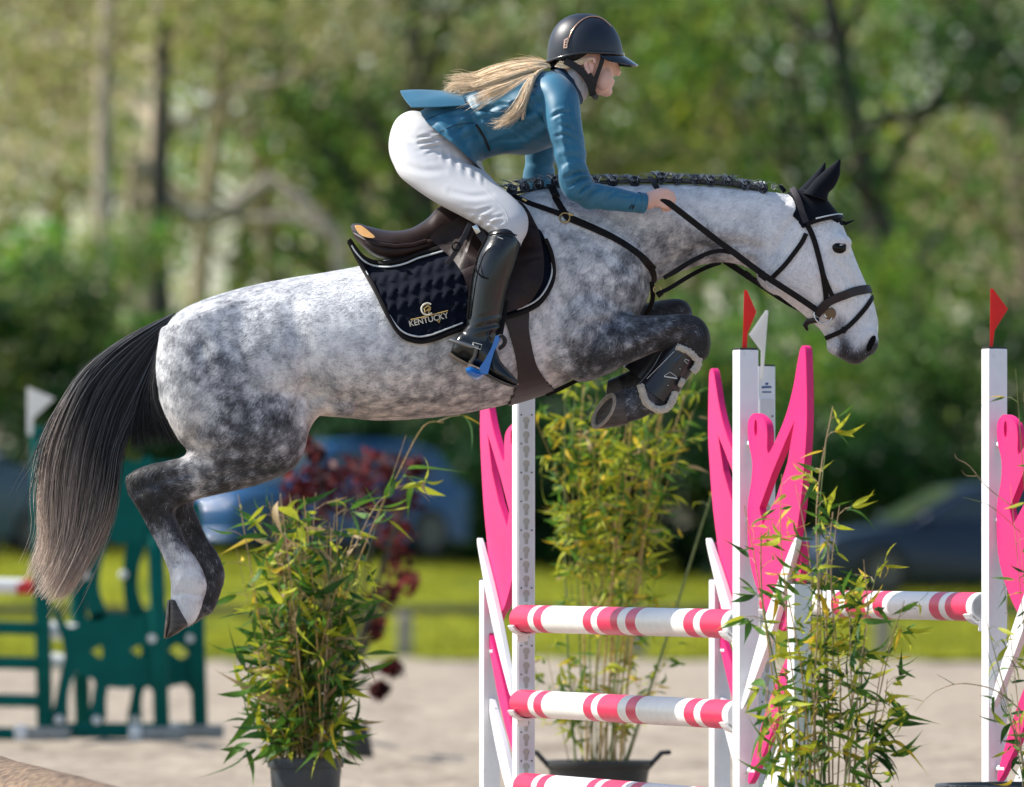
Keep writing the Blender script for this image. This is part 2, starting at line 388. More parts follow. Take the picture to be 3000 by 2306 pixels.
for i, (px, d, pal) in enumerate([(150, 172, OLIVE), (680, 176, MID+OLIVE), (1010, 180, OLIVE), (1420, 172, MID), (1830, 178, OLIVE+BROWN), (2230, 174, FRESH+OLIVE), (2620, 180, MID+FRESH), (2980, 176, BROWN+OLIVE), (3400, 168, MID), (-420, 170, MID)]):
    side = ['far left', 'behind the yellow green tree', 'over the croup', 'left of the helmet', 'right of the helmet', 'above the braided crest', 'above the horse\'s muzzle', 'in the upper right', 'beyond the right edge', 'beyond the left edge'][i]
    tree(px, d, 15.0, .28, pal, 'tree of the second row, %s' % side, 30+i, 5200, leaf=.24, crown=1.25, low=.12, cl=1.25)
# understorey: dense shrubs in the shade of the wood
def shrub(px, y0, y1, d, w, pal, label, seed, n=6500, leaf=.14, name='understorey_shrub'):
    rng = np.random.default_rng(seed); a = P(px, y0, d); b = P(px, y1, d); gz = ground_z(a.x, d)
    root = empty(name, (a.x, d, gz), label=label, cat='shrub', group='shrubs at the edge of the wood')
    bm = bmesh.new(); H = max(a.z - gz, .6)
    cs = []; rs = []
    for k in range(15):
        x = a.x + rng.uniform(-.5, .5)*w; z = gz + H*rng.random()**.8*.9; y = d + rng.uniform(-.6, 1.2)
        cs.append((x, y, z)); rs.append(rng.uniform(.35, .75)*min(1.0, w/3)*min(1.3, max(.6, H/2)))
        tube_bm(bm, [Vector((a.x + rng.uniform(-.2, .2)*w, d, gz-.05)), Vector((x, y, z))], [.035, .012], 5)
    add('stem', b2m(bm), M_barkd, root)
    add('foliage', leaf_mass(cs, rs, n, leaf, pal, rng, .9), M_leaf, root, smooth=False, kind='stuff')
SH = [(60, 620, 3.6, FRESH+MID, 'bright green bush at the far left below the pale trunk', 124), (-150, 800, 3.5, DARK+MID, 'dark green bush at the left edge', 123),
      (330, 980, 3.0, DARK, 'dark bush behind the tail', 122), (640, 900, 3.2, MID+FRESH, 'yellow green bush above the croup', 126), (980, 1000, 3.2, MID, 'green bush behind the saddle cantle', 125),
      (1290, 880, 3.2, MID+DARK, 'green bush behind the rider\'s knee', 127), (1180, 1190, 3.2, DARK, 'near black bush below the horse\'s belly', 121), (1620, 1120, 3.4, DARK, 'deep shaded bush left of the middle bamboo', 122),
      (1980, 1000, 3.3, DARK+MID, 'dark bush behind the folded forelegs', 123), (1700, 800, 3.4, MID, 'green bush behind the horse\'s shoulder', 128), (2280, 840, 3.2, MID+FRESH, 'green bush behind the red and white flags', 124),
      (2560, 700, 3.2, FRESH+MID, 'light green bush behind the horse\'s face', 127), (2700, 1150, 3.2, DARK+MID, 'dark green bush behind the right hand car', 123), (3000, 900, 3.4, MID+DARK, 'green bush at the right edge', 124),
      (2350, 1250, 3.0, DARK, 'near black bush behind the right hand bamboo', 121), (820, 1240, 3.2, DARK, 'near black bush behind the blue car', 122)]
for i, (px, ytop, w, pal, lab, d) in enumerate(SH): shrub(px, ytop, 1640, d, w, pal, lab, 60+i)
# broken pale bough hanging between the trunks
bb = bmesh.new()
tube_bm(bb, [P(400, 470, 129), P(470, 560, 129), P(560, 640, 129), P(680, 610, 129.3), P(790, 525, 129.5), P(880, 590, 129.4), P(985, 690, 129.2), P(1010, 1000, 129), P(1020, 1640, 129)], [.12, .13, .12, .11, .12, .11, .10, .09, .08], 9)
tube_bm(bb, [P(700, 640, 129.3), P(850, 640, 129), P(960, 680, 129)], [.07, .09, .04], 8)
tube_bm(bb, [P(400, 470, 129), P(380, 900, 129.4), P(375, 1650, 129.6)], [.12, .11, .12], 9)
add('broken_bough', b2m(bb), M_barkp, label='broken pale bough sagging between two trunks left of the rider', cat='branch')
for i, (px, x2, w) in enumerate([(330, 300, .16), (455, 470, .15)]):
    add('tree_trunk', tube([P(px, 1660, 128), P((px+x2)/2+8, 1100, 128), P(x2, 500, 128.3), P(x2+15, -50, 129)], [w, w*.95, w*.8, w*.6], 10, smooth_n=4), [M_barkp, M_barkd][i],
        label=['slim pale trunk left of the leftmost tree', 'slim dark trunk right of the leftmost tree'][i], cat='tree trunk')
# ================================================================== parked cars on the grass
M_glass = mat('car_glass', (0.02, 0.03, 0.035), 0.05, var=.05, spec=.8)
M_tyre = mat('tyre_rubber', (0.015, 0.015, 0.015), 0.8)
M_rim = mat('alloy', (0.10, 0.10, 0.11), 0.4, metal=.5)
M_lamp = mat('lamp_glass', (0.22, 0.24, 0.26), 0.12, spec=.6)
M_trim = mat('black_trim', (0.012, 0.012, 0.013), 0.5)
def car(px, py, d, yaw, col, label, L=4.1, W=1.75, H=1.5):
    paint = mat('car_paint', col, 0.35, var=.04, coat=.3, spec=.3)
    base = P(px, py, d); root = empty('parked_car', base, label=label, cat='car', group='cars parked on the grass')
    R = Matrix.Rotation(yaw, 4, 'Z')
    def T(x, y, z): return base + (R @ Vector((x, y, z)))
    k = L/4.1; hz = H/1.5
    lower = spline2([(-2.0, .28), (-2.03, .62), (-1.98, .92), (-1.3, .98), (0, .99), (.75, .97), (1.4, .90), (1.9, .78), (2.03, .6), (2.03, .35), (1.95, .22), (0, .2), (-1.9, .22)], 4)
    bm = bmesh.new(); n = len(lower); prof = [(-.5, .93), (-.47, .99), (-.3, 1.0), (0, 1.0), (.3, 1.0), (.47, .99), (.5, .93)]
    rings = []
    for yy, s in [(-.5, .9), (-.49, .97), (-.44, 1.0), (.44, 1.0), (.49, .97), (.5, .9)]:
        rings.append([bm.verts.new(T(x*k*s + 0, yy*W, .6*hz + (z-.6)*s*hz)) for x, z in lower])
    for a, b in zip(rings[:-1], rings[1:]):
        for i in range(n): bm.faces.new((a[i], a[(i+1) % n], b[(i+1) % n], b[i]))
    bm.faces.new(rings[0]); bm.faces.new(rings[-1][::-1])
    add('body', b2m(bm), paint, root)
    cab = [(-1.85, .95), (-1.55, 1.36), (-1.1, 1.48), (-.3, 1.5), (.2, 1.45), (.95, .95)]
    bm = bmesh.new(); rg = []
    for s, ww in ((-1, 1), (1, 1)):
        rg.append([bm.verts.new(T(x*k, s*W*(.47 - .30*max(0, z-.95)*.42), z*hz)) for x, z in cab])
    m = len(cab)
    for i in range(m-1): bm.faces.new((rg[0][i], rg[0][i+1], rg[1][i+1], rg[1][i]))
    bm.faces.new(rg[0]); bm.faces.new(rg[1][::-1]); bm.faces.new((rg[0][0], rg[1][0], rg[1][-1], rg[0][-1])); bevel(bm, .05, 2)
    add('cabin', b2m(bm), paint, root)
    def pane(pts, off, nm='window'):
        for s in (-1, 1):
            v = [T(x*k, s*(W*(.47-.30*max(0, z-.95)*.42) + off), z*hz) for x, z in pts]
            v2 = [p - R.to_3x3() @ Vector((0, s*.02, 0)) for p in v]; q = len(v)
            add(nm, pyd(v+v2, [tuple(range(q)), tuple(range(2*q-1, q-1, -1))] + [(i, i+q, (i+1) % q + q, (i+1) % q) for i in range(q)]), M_glass, root, smooth=False)
    pane([(-.45, 1.02), (-.45, 1.41), (.17, 1.38), (.72, 1.02)], .006); pane([(-1.5, 1.04), (-1.3, 1.36), (-.53, 1.41), (-.53, 1.02)], .006)
    for (x0, z0, x1, z1, nm) in ((.98, 1.0, .27, 1.43, 'windscreen'), (-1.86, 1.02, -1.58, 1.36, 'rear_window')):
        sg = 1 if x0 > 0 else -1; v = [T(x0*k+sg*.012, -W*.40, z0*hz), T(x0*k+sg*.012, W*.40, z0*hz), T(x1*k+sg*.012, W*.36, z1*hz), T(x1*k+sg*.012, -W*.36, z1*hz)]
        v2 = [p - R.to_3x3() @ Vector((sg*.02, 0, 0)) for p in v]
        add(nm, pyd(v+v2, [(0, 1, 2, 3), (7, 6, 5, 4)] + [(i, i+4, (i+1) % 4+4, (i+1) % 4) for i in range(4)]), M_glass, root, smooth=False)
    for sx in (-1.28, 1.28):
        for s in (-1, 1):
            bm = bmesh.new(); y0 = s*(W*.5-.19)
            bmesh.ops.create_cone(bm, cap_ends=True, segments=28, radius1=.33, radius2=.33, depth=.2, matrix=Matrix.Translation(T(sx*k, y0+s*.1, .33)) @ R @ Matrix.Rotation(math.pi/2, 4, 'X'))
            bevel(bm, .025, 2); w = add('wheel', b2m(bm), M_tyre, root)
            bm = bmesh.new(); bmesh.ops.create_cone(bm, cap_ends=True, segments=20, radius1=.21, radius2=.21, depth=.03, matrix=Matrix.Translation(T(sx*k, y0+s*.205, .33)) @ R @ Matrix.Rotation(math.pi/2, 4, 'X'))
            for q in range(5):
                a = q*1.2566; box_bm(bm, T(sx*k+.1*math.cos(a), y0+s*.222, .33+.1*math.sin(a)), (.18, .02, .05), R.to_3x3() @ Matrix.Rotation(-a, 3, 'Y'))
            add('rim', b2m(bm), M_rim, w)
    for s in (-1, 1):
        bm = bmesh.new(); blob_bm(bm, T(1.86*k, s*W*.36, .72*hz), (.11, .17, .07), R.to_3x3()); add('headlight', b2m(bm), M_lamp, root)
        bm = bmesh.new(); blob_bm(bm, T(-1.95*k, s*W*.4, .8*hz), (.1, .12, .13), R.to_3x3()); add('tail_light', b2m(bm), mat('tail_lamp_red', (.35, .01, .01), .2), root)
        bm = bmesh.new(); blob_bm(bm, T(.78*k, s*(W*.5+.08), 1.03*hz), (.07, .1, .07), R.to_3x3()); add('wing_mirror', b2m(bm), paint, root)
    add('grille', box(T(2.0*k, 0, .5*hz), (.08, W*.62, .16), R.to_3x3(), .02), M_trim, root)
    return root
car(905, 1637, 117, math.radians(180+42), (.001, .065, .19), 'bright blue hatchback parked behind the bamboo pot below the belly', H=1.5)
car(-230, 1640, 116, math.radians(8), (.05, .09, .14), 'slate blue tall car cut off by the left edge of the picture', H=1.85, L=4.5)
car(2840, 1752, 113, math.radians(180+14), (.008, .02, .05), 'dark navy car parked behind the rear pink and white pole', H=1.42, L=4.3)

# ================================================================== dark green jump wings far left
M_green = mat('green_painted_wood', (0.0, 0.098, 0.084), 0.6, var=.15, scale=6, bump=.05, spec=.12)
M_whitew = mat('white_gloss', (0.8, 0.8, 0.78), 0.4, var=.05)
M_greyw = mat('grey_concrete', (0.30, 0.31, 0.29), 0.9, var=.2, bump=.3)
GD = 50.6
def gwing(dx, dy, d, label, tall, post2):
    root = empty('green_jump_wing', Vector((P(290+dx, 2172, d).x, d, 0)), label=label, cat='jump wing', group='green jump wings')
    Q = lambda x, y, w=0.0: P(x+dx, y+dy, d) + Vector((0, w, 0))
    def post(x0, y0, x1, y1, w=.085):
        A = Q(x0, y0); B = Q(x1, y1); B.z = max(B.z, 0.06); bm = bmesh.new()
        for z, c in ((0, B), (1, A)):
            for sx, sy in ((-1, -1), (1, -1), (1, 1), (-1, 1)): bm.verts.new(c + Vector((sx*w/2, sy*w/2, 0)))
        v = list(bm.verts)
        for f in ((3, 2, 1, 0), (4, 5, 6, 7), (0, 1, 5, 4), (1, 2, 6, 5), (2, 3, 7, 6), (3, 0, 4, 7)): bm.faces.new([v[i] for i in f])
        bevel(bm, .006, 1); return b2m(bm)
    add('post', post(112, tall, 132, 2155), M_green, root); add('post', post(455, post2, 474, 2180), M_green, root)
    pl = lambda pts, nm, w=-.012, h=[]: add(nm, poly_plate(spline2(pts, 4), h, lambda u, v, t: Q(u, v, w+t), .024), M_green, root)
    pl([(345, 1356), (400, 1352), (450, 1350), (450, 1590), (430, 1602), (380, 1588), (350, 1597), (318, 1580), (300, 1560), (315, 1460)], 'upper_panel')
    pl([(300, 1500), (315, 1580), (296, 1660), (292, 1730), (312, 1800), (270, 1815), (252, 1750), (250, 1650), (268, 1560)], 'curved_strut')
    hole1 = [(268, 1908), (300, 1889), (303, 1912), (293, 1930)]; hole2 = [(384, 1905), (405, 1887), (438, 1908), (440, 1918), (418, 1931)]
    pl([(150, 1770), (175, 1795), (200, 1835), (225, 1832), (250, 1815), (285, 1797), (320, 1795), (352, 1795), (385, 1802), (410, 1802), (452, 1790), (456, 2016), (430, 2006), (400, 2010), (370, 2018), (335, 2016), (312, 2018), (303, 2060), (302, 2112), (262, 2114), (272, 2040), (277, 2000), (262, 1986), (246, 1984), (228, 1966), (214, 1985), (200, 2040), (196, 2112), (152, 2112), (164, 2040), (178, 1970), (188, 1925), (180, 1870), (162, 1820)], 'butterfly_panel', h=[hole1, hole2])
    A = Q(140, 2140); B = Q(462, 2140); add('bottom_rail', box((A+B)/2, (B.x-A.x, .06, .085), bev=.006), M_green, root)
    for (x, y) in ((447, 1871), (173, 2108), (284, 2110), (250, 1684)):
        bm = bmesh.new(); bmesh.ops.create_cone(bm, cap_ends=True, segments=16, radius1=.026, radius2=.02, depth=.03, matrix=Matrix.Translation(Q(x, y, -.03)) @ Matrix.Rotation(math.pi/2, 4, 'X')); add('bolt', b2m(bm), M_whitew, root)
    for x in (145, 480):
        c = Q(x, 2180); c.z = .04
        add('foot', box(c, (.24, .13, .075), bev=.012), M_greyw, root)
        add('foot_end_cap', box(c + Vector((-.155, 0, .004)), (.07, .14, .085), bev=.012), M_whitew, root)
gwing(0, 0, GD, 'nearer dark green wooden jump wing with butterfly panel behind the tail', 1250, 1540)
gwing(112, 0, GD+.55, 'farther dark green jump wing showing to the right of the nearer one', 1590, 1470)
M_redp = mat('red_gloss', (.55, .03, .03), .35)
for i, (y, c) in enumerate([(1715, M_whitew), (1838, M_green), (1940, M_green), (2050, M_green), (2148, M_green)]):
    A = P(-300, y-6, GD-.02); B = P(112 if c is M_green else 92, y+4, GD-.02); r_ = .042 if c is M_whitew else .036
    o = add('jump_pole', tube([A, (A+B)/2, B], r_, 16), c, label=['white pole with a red end, topmost at the left edge', 'dark green pole, second from top at the left edge', 'dark green pole, third from top at the left edge', 'dark green pole, fourth from top at the left edge', 'dark green pole lowest at the left edge near the sand'][i], cat='pole', group='poles of the green fence')
    if c is M_whitew: add('red_end', tube([B - Vector((.08, 0, 0)), B + Vector((.01, 0, 0))], r_*1.02, 16), M_redp, o)
for i, (y, x0, x1) in enumerate([(1855, 140, 182), (1948, 142, 186)]):
    A = P(x0, y-10, GD+.4); B = P(x1+40, y, GD+.4); add('jump_pole', tube([A, B], .05, 16), M_whitew, label=['white pole end between the green posts, upper', 'white pole end between the green posts, lower'][i], cat='pole')
M_flagw = mat('white_plastic', (.82, .82, .80), .45, var=.03)
M_flagr = mat('red_plastic', (.75, .035, .03), .4, var=.06)
for m_ in (M_flagw, M_flagr):   # thin plastic lets some sun through
    N_ = m_.node_tree.nodes; L_k = m_.node_tree.links; B_ = N_['Principled BSDF']; t_ = N_.new('ShaderNodeBsdfTranslucent'); x_ = N_.new('ShaderNodeMixShader'); x_.inputs[0].default_value = .45
    L_k.new(B_.inputs['Base Color'].links[0].from_socket, t_.inputs['Color']); L_k.new(B_.outputs[0], x_.inputs[1]); L_k.new(t_.outputs[0], x_.inputs[2]); L_k.new(x_.outputs[0], N_['Material Output'].inputs['Surface'])
def flag(pts, d, m, label, off=0.0):
    add('pennant_flag', poly_plate(pts, [], lambda u, v, t: P(u, v, d) + Vector((0, off+t, 0)), .008, .002), m, label=label, cat='flag', smooth=False)
flag([(79, 1136), (84, 1135), (158, 1166), (156, 1171), (97, 1226), (95, 1275), (80, 1275)], GD-.06, M_flagw, 'white pennant flag on the dark green wing behind the tail')

# ================================================================== pink and white oxer
M_white = mat('white_aluminium', (0.80, 0.81, 0.82), 0.4, var=.05, scale=12, bump=.02, wear=.55, wearcol=(.42, .37, .31), wscale=18)
M_pink = mat('pink_plastic', (0.66, 0.008, 0.155), 0.5, var=.10, scale=5, bump=.03, bscale=60, wear=.12, wearcol=(.80, .35, .45), wscale=30)
M_pinkp = mat('pink_pole_paint', (0.66, 0.012, 0.085), 0.4, var=.10, scale=14, wear=.18, wearcol=(.80, .50, .52), wscale=34)
M_pinkshade = mat('shaded_pink_pole_paint', (0.33, 0.012, 0.075), 0.35, var=.08, scale=30)  # pole pink with the horse's shadow mixed into the colour; no band uses it
M_polew = mat('white_pole_paint', (0.80, 0.79, 0.76), 0.4, var=.06, scale=22, wear=.5, wearcol=(.42, .36, .30), wscale=30)
M_whiteshade = mat('shaded_white_pole_paint', (0.50, 0.56, 0.60), 0.3, var=.05, scale=22)  # pole white with shadow mixed into the colour; no band uses it
M_track = mat('track_plastic', (0.66, 0.68, 0.71), 0.5, var=.04)
M_hole = mat('keyhole_back', (0.45, 0.44, 0.40), 0.6, var=.08)
M_blk = mat('black_plastic', (0.02, 0.02, 0.022), 0.5)
M_blue = mat('blue_print', (0.03, 0.10, 0.28), 0.5)
PINK = [(.055, 1.467), (.085, 1.49), (.12, 1.495), (.17, 1.485), (.215, 1.465), (.232, 1.43), (.237, 1.366), (.32, 1.42), (.40, 1.49), (.46, 1.57), (.50, 1.65), (.527, 1.695), (.56, 1.70), (.578, 1.66), (.587, 1.48), (.567, 1.345), (.53, 1.2), (.47, 1.05), (.432, .97), (.43, .935), (.452, .93), (.50, 1.0), (.528, 1.075), (.548, 1.07), (.52, .95), (.47, .85), (.36, .80), (.30, .83), (.22, .86), (.12, .95), (.06, 1.05), (.05, 1.19), (.085, 1.28), (.09, 1.345), (.055, 1.41)]
SLIT = [(.47, 1.46), (.40, 1.405), (.28, 1.305), (.16, 1.19), (.19, 1.14), (.31, 1.225), (.41, 1.335)]
def leafshape(a, b, w): # slender leaf from a (tip) to b
    a = Vector(a); b = Vector(b); d = b-a; n = Vector((-d.y, d.x)).normalized()
    up = [a + d*t + n*w*math.sin(math.pi*min(t*.8+.1, 1)) for t in (0, .2, .4, .6, .8, 1)]; dn = [a + d*t - n*w*math.sin(math.pi*min(t*.8+.1, 1)) for t in (1, .8, .6, .4, .2, 0)]
    return [tuple(p) for p in up+dn]
POSTW = .066
def wing(base, yaw, sgn, label, track=False, H=1.70):
    """tall post at base; the wing runs outward along yaw (degrees from the viewing axis); sgn +1 towards the camera"""
    base = Vector((base.x, base.y, 0)); th = math.radians(yaw)
    ux = Vector((math.sin(th), -math.cos(th), 0)) * sgn       # outward
    nx_ = Vector((-math.cos(th), -math.sin(th), 0))            # face that looks left
    root = empty('jump_wing', base, label=label, cat='jump wing', group='pink and white jump wings')
    def T(u, v, w=0.0): return base + ux*u + nx_*w + Vector((0, 0, v))
    rot = Matrix((ux, nx_, Vector((0, 0, 1)))).transposed()
    add('tall_post', box(T(0, H/2+.03), (POSTW, POSTW, H-.06), rot, .004), M_white, root)
    add('post_cap', box(T(0, H+.003), (POSTW-.004, POSTW-.004, .006), rot, .001), M_blk, root)
    add('short_post', box(T(.49, .485), (.062, .062, .93), rot, .004), M_white, root)
    add('post_cap', box(T(.49, .953), (.058, .058, .005), rot, .001), M_blk, root)
    add('pink_panel', poly_plate(spline2(PINK, 3), [SLIT, [(.125 + .012*math.cos(t), 1.448 + .026*math.sin(t)) for t in np.linspace(0, 5.76, 12)]], lambda u, v, t: T(u, v, -.012+t), .024, .003), M_pink, root)
    add('white_leaf', poly_plate(spline2(leafshape((.535, 1.085), (.06, .56), .038), 3), [], lambda u, v, t: T(u, v, .013+t), .02, .002), M_white, root)
    add('pink_leaf', poly_plate(spline2(leafshape((.47, .755), (.06, .32), .045), 3), [], lambda u, v, t: T(u, v, -.01+t), .02, .002), M_pink, root)
    add('white_leaf', poly_plate(spline2(leafshape((.47, .53), (.06, .12), .045), 3), [], lambda u, v, t: T(u, v, -.01+t), .02, .002), M_white, root)
    add('base_beam', box(T(.24, .06), (.62, .06, .06), rot, .004), M_white, root)
    for u in (0, .49): add('foot', box(T(u, .03), (.07, .55, .05), rot, .006), M_white, root)
    for (u0, u1, v) in ((.03, .085, 1.40), (.03, .075, 1.155), (.03, .10, .64), (.47, .40, .90), (.47, .41, .70), (.47, .40, .49), (.03, .11, .35)):
        add('peg', tube([T(u0, v, .0), T(u1, v, .0)], .0115, 10), M_white, root)
    if track:
        pitch = .05; key = []
        for i in range(29):
            v = .10 + i*pitch; h = [(.0125*math.cos(a), v + .006 + .0125*math.sin(a)) for a in np.linspace(-.95, math.pi+.95, 11)] + [(-.0065, v-.02), (-.004, v-.0235), (.004, v-.0235), (.0065, v-.02)]
            key.append(h)
        tr = add('keyhole_track', poly_plate([(-.027, .05), (.027, .05), (.027, 1.585), (-.027, 1.585)], key, lambda u, v, t: base - ux*(POSTW/2 + .0025 + t) + nx_*u*-1 + Vector((0, 0, v)), .0028), M_track, root, smooth=False)
        add('track_back', box(base - ux*(POSTW/2+.0013) + Vector((0, 0, .82)), (.002, .05, 1.52), rot, 0), M_hole, root)
        for i in range(0, 29, 2):
            for s in ((-1, 1) if i % 4 == 0 else (1,)):
                bm = bmesh.new(); blob_bm(bm, base - ux*(POSTW/2+.009) + nx_*s*.019 + Vector((0, 0, .125+i*pitch)), (.003, .003, .003), seg=8); add('screw', b2m(bm), M_blk, root)
        # printed maker's label above the track: small bird mark and two unreadable lines
        lw = lambda u, v, t: base - ux*(POSTW/2 + .0005 + t) - nx_*u + Vector((0, 0, v))
        lab = add('maker_label', poly_plate([(-.017, 1.607), (.017, 1.607), (.017, 1.612), (-.017, 1.612)], [], lw, .0008), M_blue, root, smooth=False)
        add('label_line', poly_plate([(-.018, 1.622), (.018, 1.624), (.018, 1.630), (.008, 1.631), (-.004, 1.630), (-.018, 1.630)], [], lw, .0008), M_blue, lab, smooth=False)
        add('label_mark', poly_plate([(-.004, 1.634), (.004, 1.634), (.007, 1.640), (.002, 1.643), (-.006, 1.640)], [], lw, .0008), M_blue, lab, smooth=False)
    return root, T
D1, D2, D3, D4 = 32.0, 29.6, 32.3, 29.9
wing(P(1534, 1600, D1), 14, -1, 'far front jump wing with keyhole track, below the girth', track=True, H=1.68)
wing(P(2184, 1600, D2), 19, 1, 'near front jump wing with a red flag, behind the right hand bamboo', H=1.70)
wing(P(2237, 1600, D3), 17, -1, 'far rear jump wing with a white flag, half hidden by the near one', track=True, H=1.70)
wing(P(2913, 1600, D4), 19, 1, 'near rear jump wing cut off by the right edge', H=1.71)
flag([(2180, 850), (2188, 850), (2216, 914), (2190, 978), (2188, 1024), (2174, 1024), (2176, 985)], D2, M_flagr, 'red pennant flag on the near front wing, left of the white flag', -.004)
flag([(2243, 908), (2251, 910), (2236, 1110), (2228, 1110), (2229, 1028), (2194, 980)], D3-.06, M_flagw, 'white pennant flag right beside the red flag')
flag([(2901, 846), (2909, 846), (2953, 905), (2914, 968), (2908, 1016), (2900, 1016)], D4, M_flagr, 'red pennant flag on the right hand wing', -.004)
BANDS = [(0, .09, 'p'), (.09, .116, 'w'), (.116, .155, 'p'), (.155, .354, 'w'), (.354, .392, 'p'), (.392, .42, 'w'), (.42, .514, 'p'), (.514, .552, 'w'), (.552, .597, 'p'), (.597, .812, 'w'), (.812, .856, 'p'), (.856, .884, 'w'), (.884, .978, 'p'), (.978, 1.0, 'w')]
BM_ = {'p': M_pinkp, 'w': M_polew, 's': M_whiteshade, 'c': M_pinkshade}  # s and c are white and pink with shadow in the colour
def pole(A, B, label, r=.047):
    A = Vector(A); B = Vector(B); root = empty('jump_pole', (A+B)/2, label=label, cat='pole', group='pink and white banded poles of the oxer')
    t0 = (B-A).normalized()
    for a, b, c in BANDS:
        p, q = A.lerp(B, a) , A.lerp(B, b); rr = r*(1.0 if c != 'p' else 1.004)
        bm = bmesh.new(); tube_bm(bm, [p, q], rr, 40, cap=False); add('band', b2m(bm), BM_[c], root)
    for e, s in ((A, -1), (B, 1)):
        c = [(e, r), (e + t0*s*.004, r*.97), (e + t0*s*.004, r*.86), (e - t0*s*.05, r*.86)]
        bm = bmesh.new(); tube_bm(bm, [x[0] for x in c] + [e - t0*s*.052], [x[1] for x in c] + [.001], 32, cap=False); add('end_cap', b2m(bm), M_track, root)
def cup(A, ux, label):
    root = empty('pole_cup', A, label=label, cat='jump cup', group='white cups holding the poles')
    zz = Vector((0, 0, 1)); yy = ux.cross(zz); bm = bmesh.new(); prof = []
    for k in range(9):
        a = math.pi*(1.14 + .72*k/8); prof.append((math.cos(a), math.sin(a)))
    r0, r1 = .052, .060; vs_ = []
    for w in (-.03, .03):
        vs_.append([bm.verts.new(A + yy*x*r0 + zz*z*r0 + ux*w) for x, z in prof] + [bm.verts.new(A + yy*x*r1 + zz*z*r1 + ux*w) for x, z in prof[::-1]])
    n = len(vs_[0])
    for i in range(n): bm.faces.new((vs_[0][i], vs_[0][(i+1) % n], vs_[1][(i+1) % n], vs_[1][i]))
    bm.faces.new(vs_[0]); bm.faces.new(vs_[1][::-1]); add('cradle', b2m(bm), M_white, root, smooth=False)
    rot = Matrix((ux, yy, zz)).transposed()
    add('bracket', box(A + ux*.028 - zz*.062, (.010, .04, .035), rot, .003), M_white, root)
def polepair(xa, da, xb, db, z, la, lcup):
    A = P(xa, 1600, da); A.z = z; B = P(xb, 1600, db); B.z = z; pole(A, B, la)
    u = (B-A).normalized(); cup(A + u*.03, -u, lcup + ' at its far end'); cup(B - u*.03, u, lcup + ' at its near end')
polepair(1530, D1-.10, 2168, D2+.06, .819, 'top pink and white pole of the front element', 'white cup under the top front pole')
polepair(1530, D1-.10, 2170, D2+.06, .526, 'second pink and white pole of the front element', 'white cup under the second front pole')
polepair(1540, D1-.10, 2170, D2+.06, .238, 'lowest pink and white pole cut by the bottom edge', 'white cup under the lowest front pole')
polepair(2262, D3-.10, 2884, D4+.10, .872, 'pink and white pole of the rear element at the right', 'white cup under the rear pole')
# brown coir covered ground log, bottom left corner
def coir():
    m, N, L, B = newmat('coir_mesh'); tc = N.new('ShaderNodeTexCoord'); mp = N.new('ShaderNodeMapping'); L.new(tc.outputs['Object'], mp.inputs[0])
    vo = N.new('ShaderNodeTexVoronoi'); vo.inputs['Scale'].default_value = 38; L.new(mp.outputs[0], vo.inputs['Vector'])
    r = N.new('ShaderNodeValToRGB'); r.color_ramp.elements[0].color = (.40, .28, .17, 1); r.color_ramp.elements[1].color = (.07, .04, .025, 1); r.color_ramp.elements[1].position = .75
    L.new(vo.outputs['Distance'], r.inputs[0]); L.new(r.outputs[0], B.inputs['Base Color']); B.inputs['Roughness'].default_value = .9
    bp = N.new('ShaderNodeBump'); bp.inputs['Strength'].default_value = .8; bp.inputs['Distance'].default_value = .006; bp.invert = True; L.new(vo.outputs['Distance'], bp.inputs['Height']); L.new(bp.outputs[0], B.inputs['Normal'])
    return m
A = Vector((-2.10, 33, 0)); B = Vector((-.81, 24, 0)); rl = .195
A.z = B.z = rl - .01
bm = bmesh.new(); tube_bm(bm, [A.lerp(B, -.12), A.lerp(B, -.119)] + [A.lerp(B, t/26) for t in range(0, 27)], [rl*.9] + [rl*(1 + .012*math.sin(t*1.7)) for t in range(28)], 40)
for v in bm.verts: v.co += Vector((0, 0, 1)) * .006*mnoise.noise(v.co*6)
lg = add('ground_log', b2m(bm), coir(), label='brown coir covered log lying across the bottom left corner', cat='log')
bm = bmesh.new(); bmesh.ops.create_cone(bm, cap_ends=True, segments=32, radius1=rl*.8, radius2=rl*.8, depth=.02, matrix=Matrix.Translation(A.lerp(B, 1.001)) @ (B-A).to_track_quat('Z', 'Y').to_matrix().to_4x4())
add('end_disc', b2m(bm), M_wood, lg)
# ================================================================== the grey horse
def L_(bm, secs, **k): loft_bm(bm, secs, **k)
TR = [(462, 1000, 455, 1110, .07, 0), (500, 935, 470, 1230, .17, 0), (560, 893, 560, 1300, .24, 0), (690, 848, 740, 1330, .28, 0), (830, 818, 880, 1228, .285, 0), (960, 797, 985, 1222, .295, 0),
      (1060, 778, 1100, 1232, .305, 0), (1190, 745, 1230, 1227, .31, 0), (1320, 690, 1380, 1208, .30, 0), (1440, 612, 1530, 1172, .275, 0), (1530, 568, 1660, 1122, .245, 0), (1640, 552, 1790, 1030, .22, 0), (1740, 600, 1880, 910, .185, 0), (1830, 690, 1906, 845, .11, 0), (1870, 740, 1908, 820, .05, 0)]
NK = [(1500, 575, 1740, 930, .16, 0), (1600, 552, 1870, 850, .15, 0), (1720, 543, 1930, 822, .125, 0), (1830, 540, 1985, 800, .105, 0), (1950, 538, 2060, 776, .092, 0), (2070, 542, 2140, 770, .085, 0), (2180, 552, 2215, 798, .082, 0), (2270, 563, 2262, 845, .08, 0), (2330, 570, 2290, 860, .07, 0)]
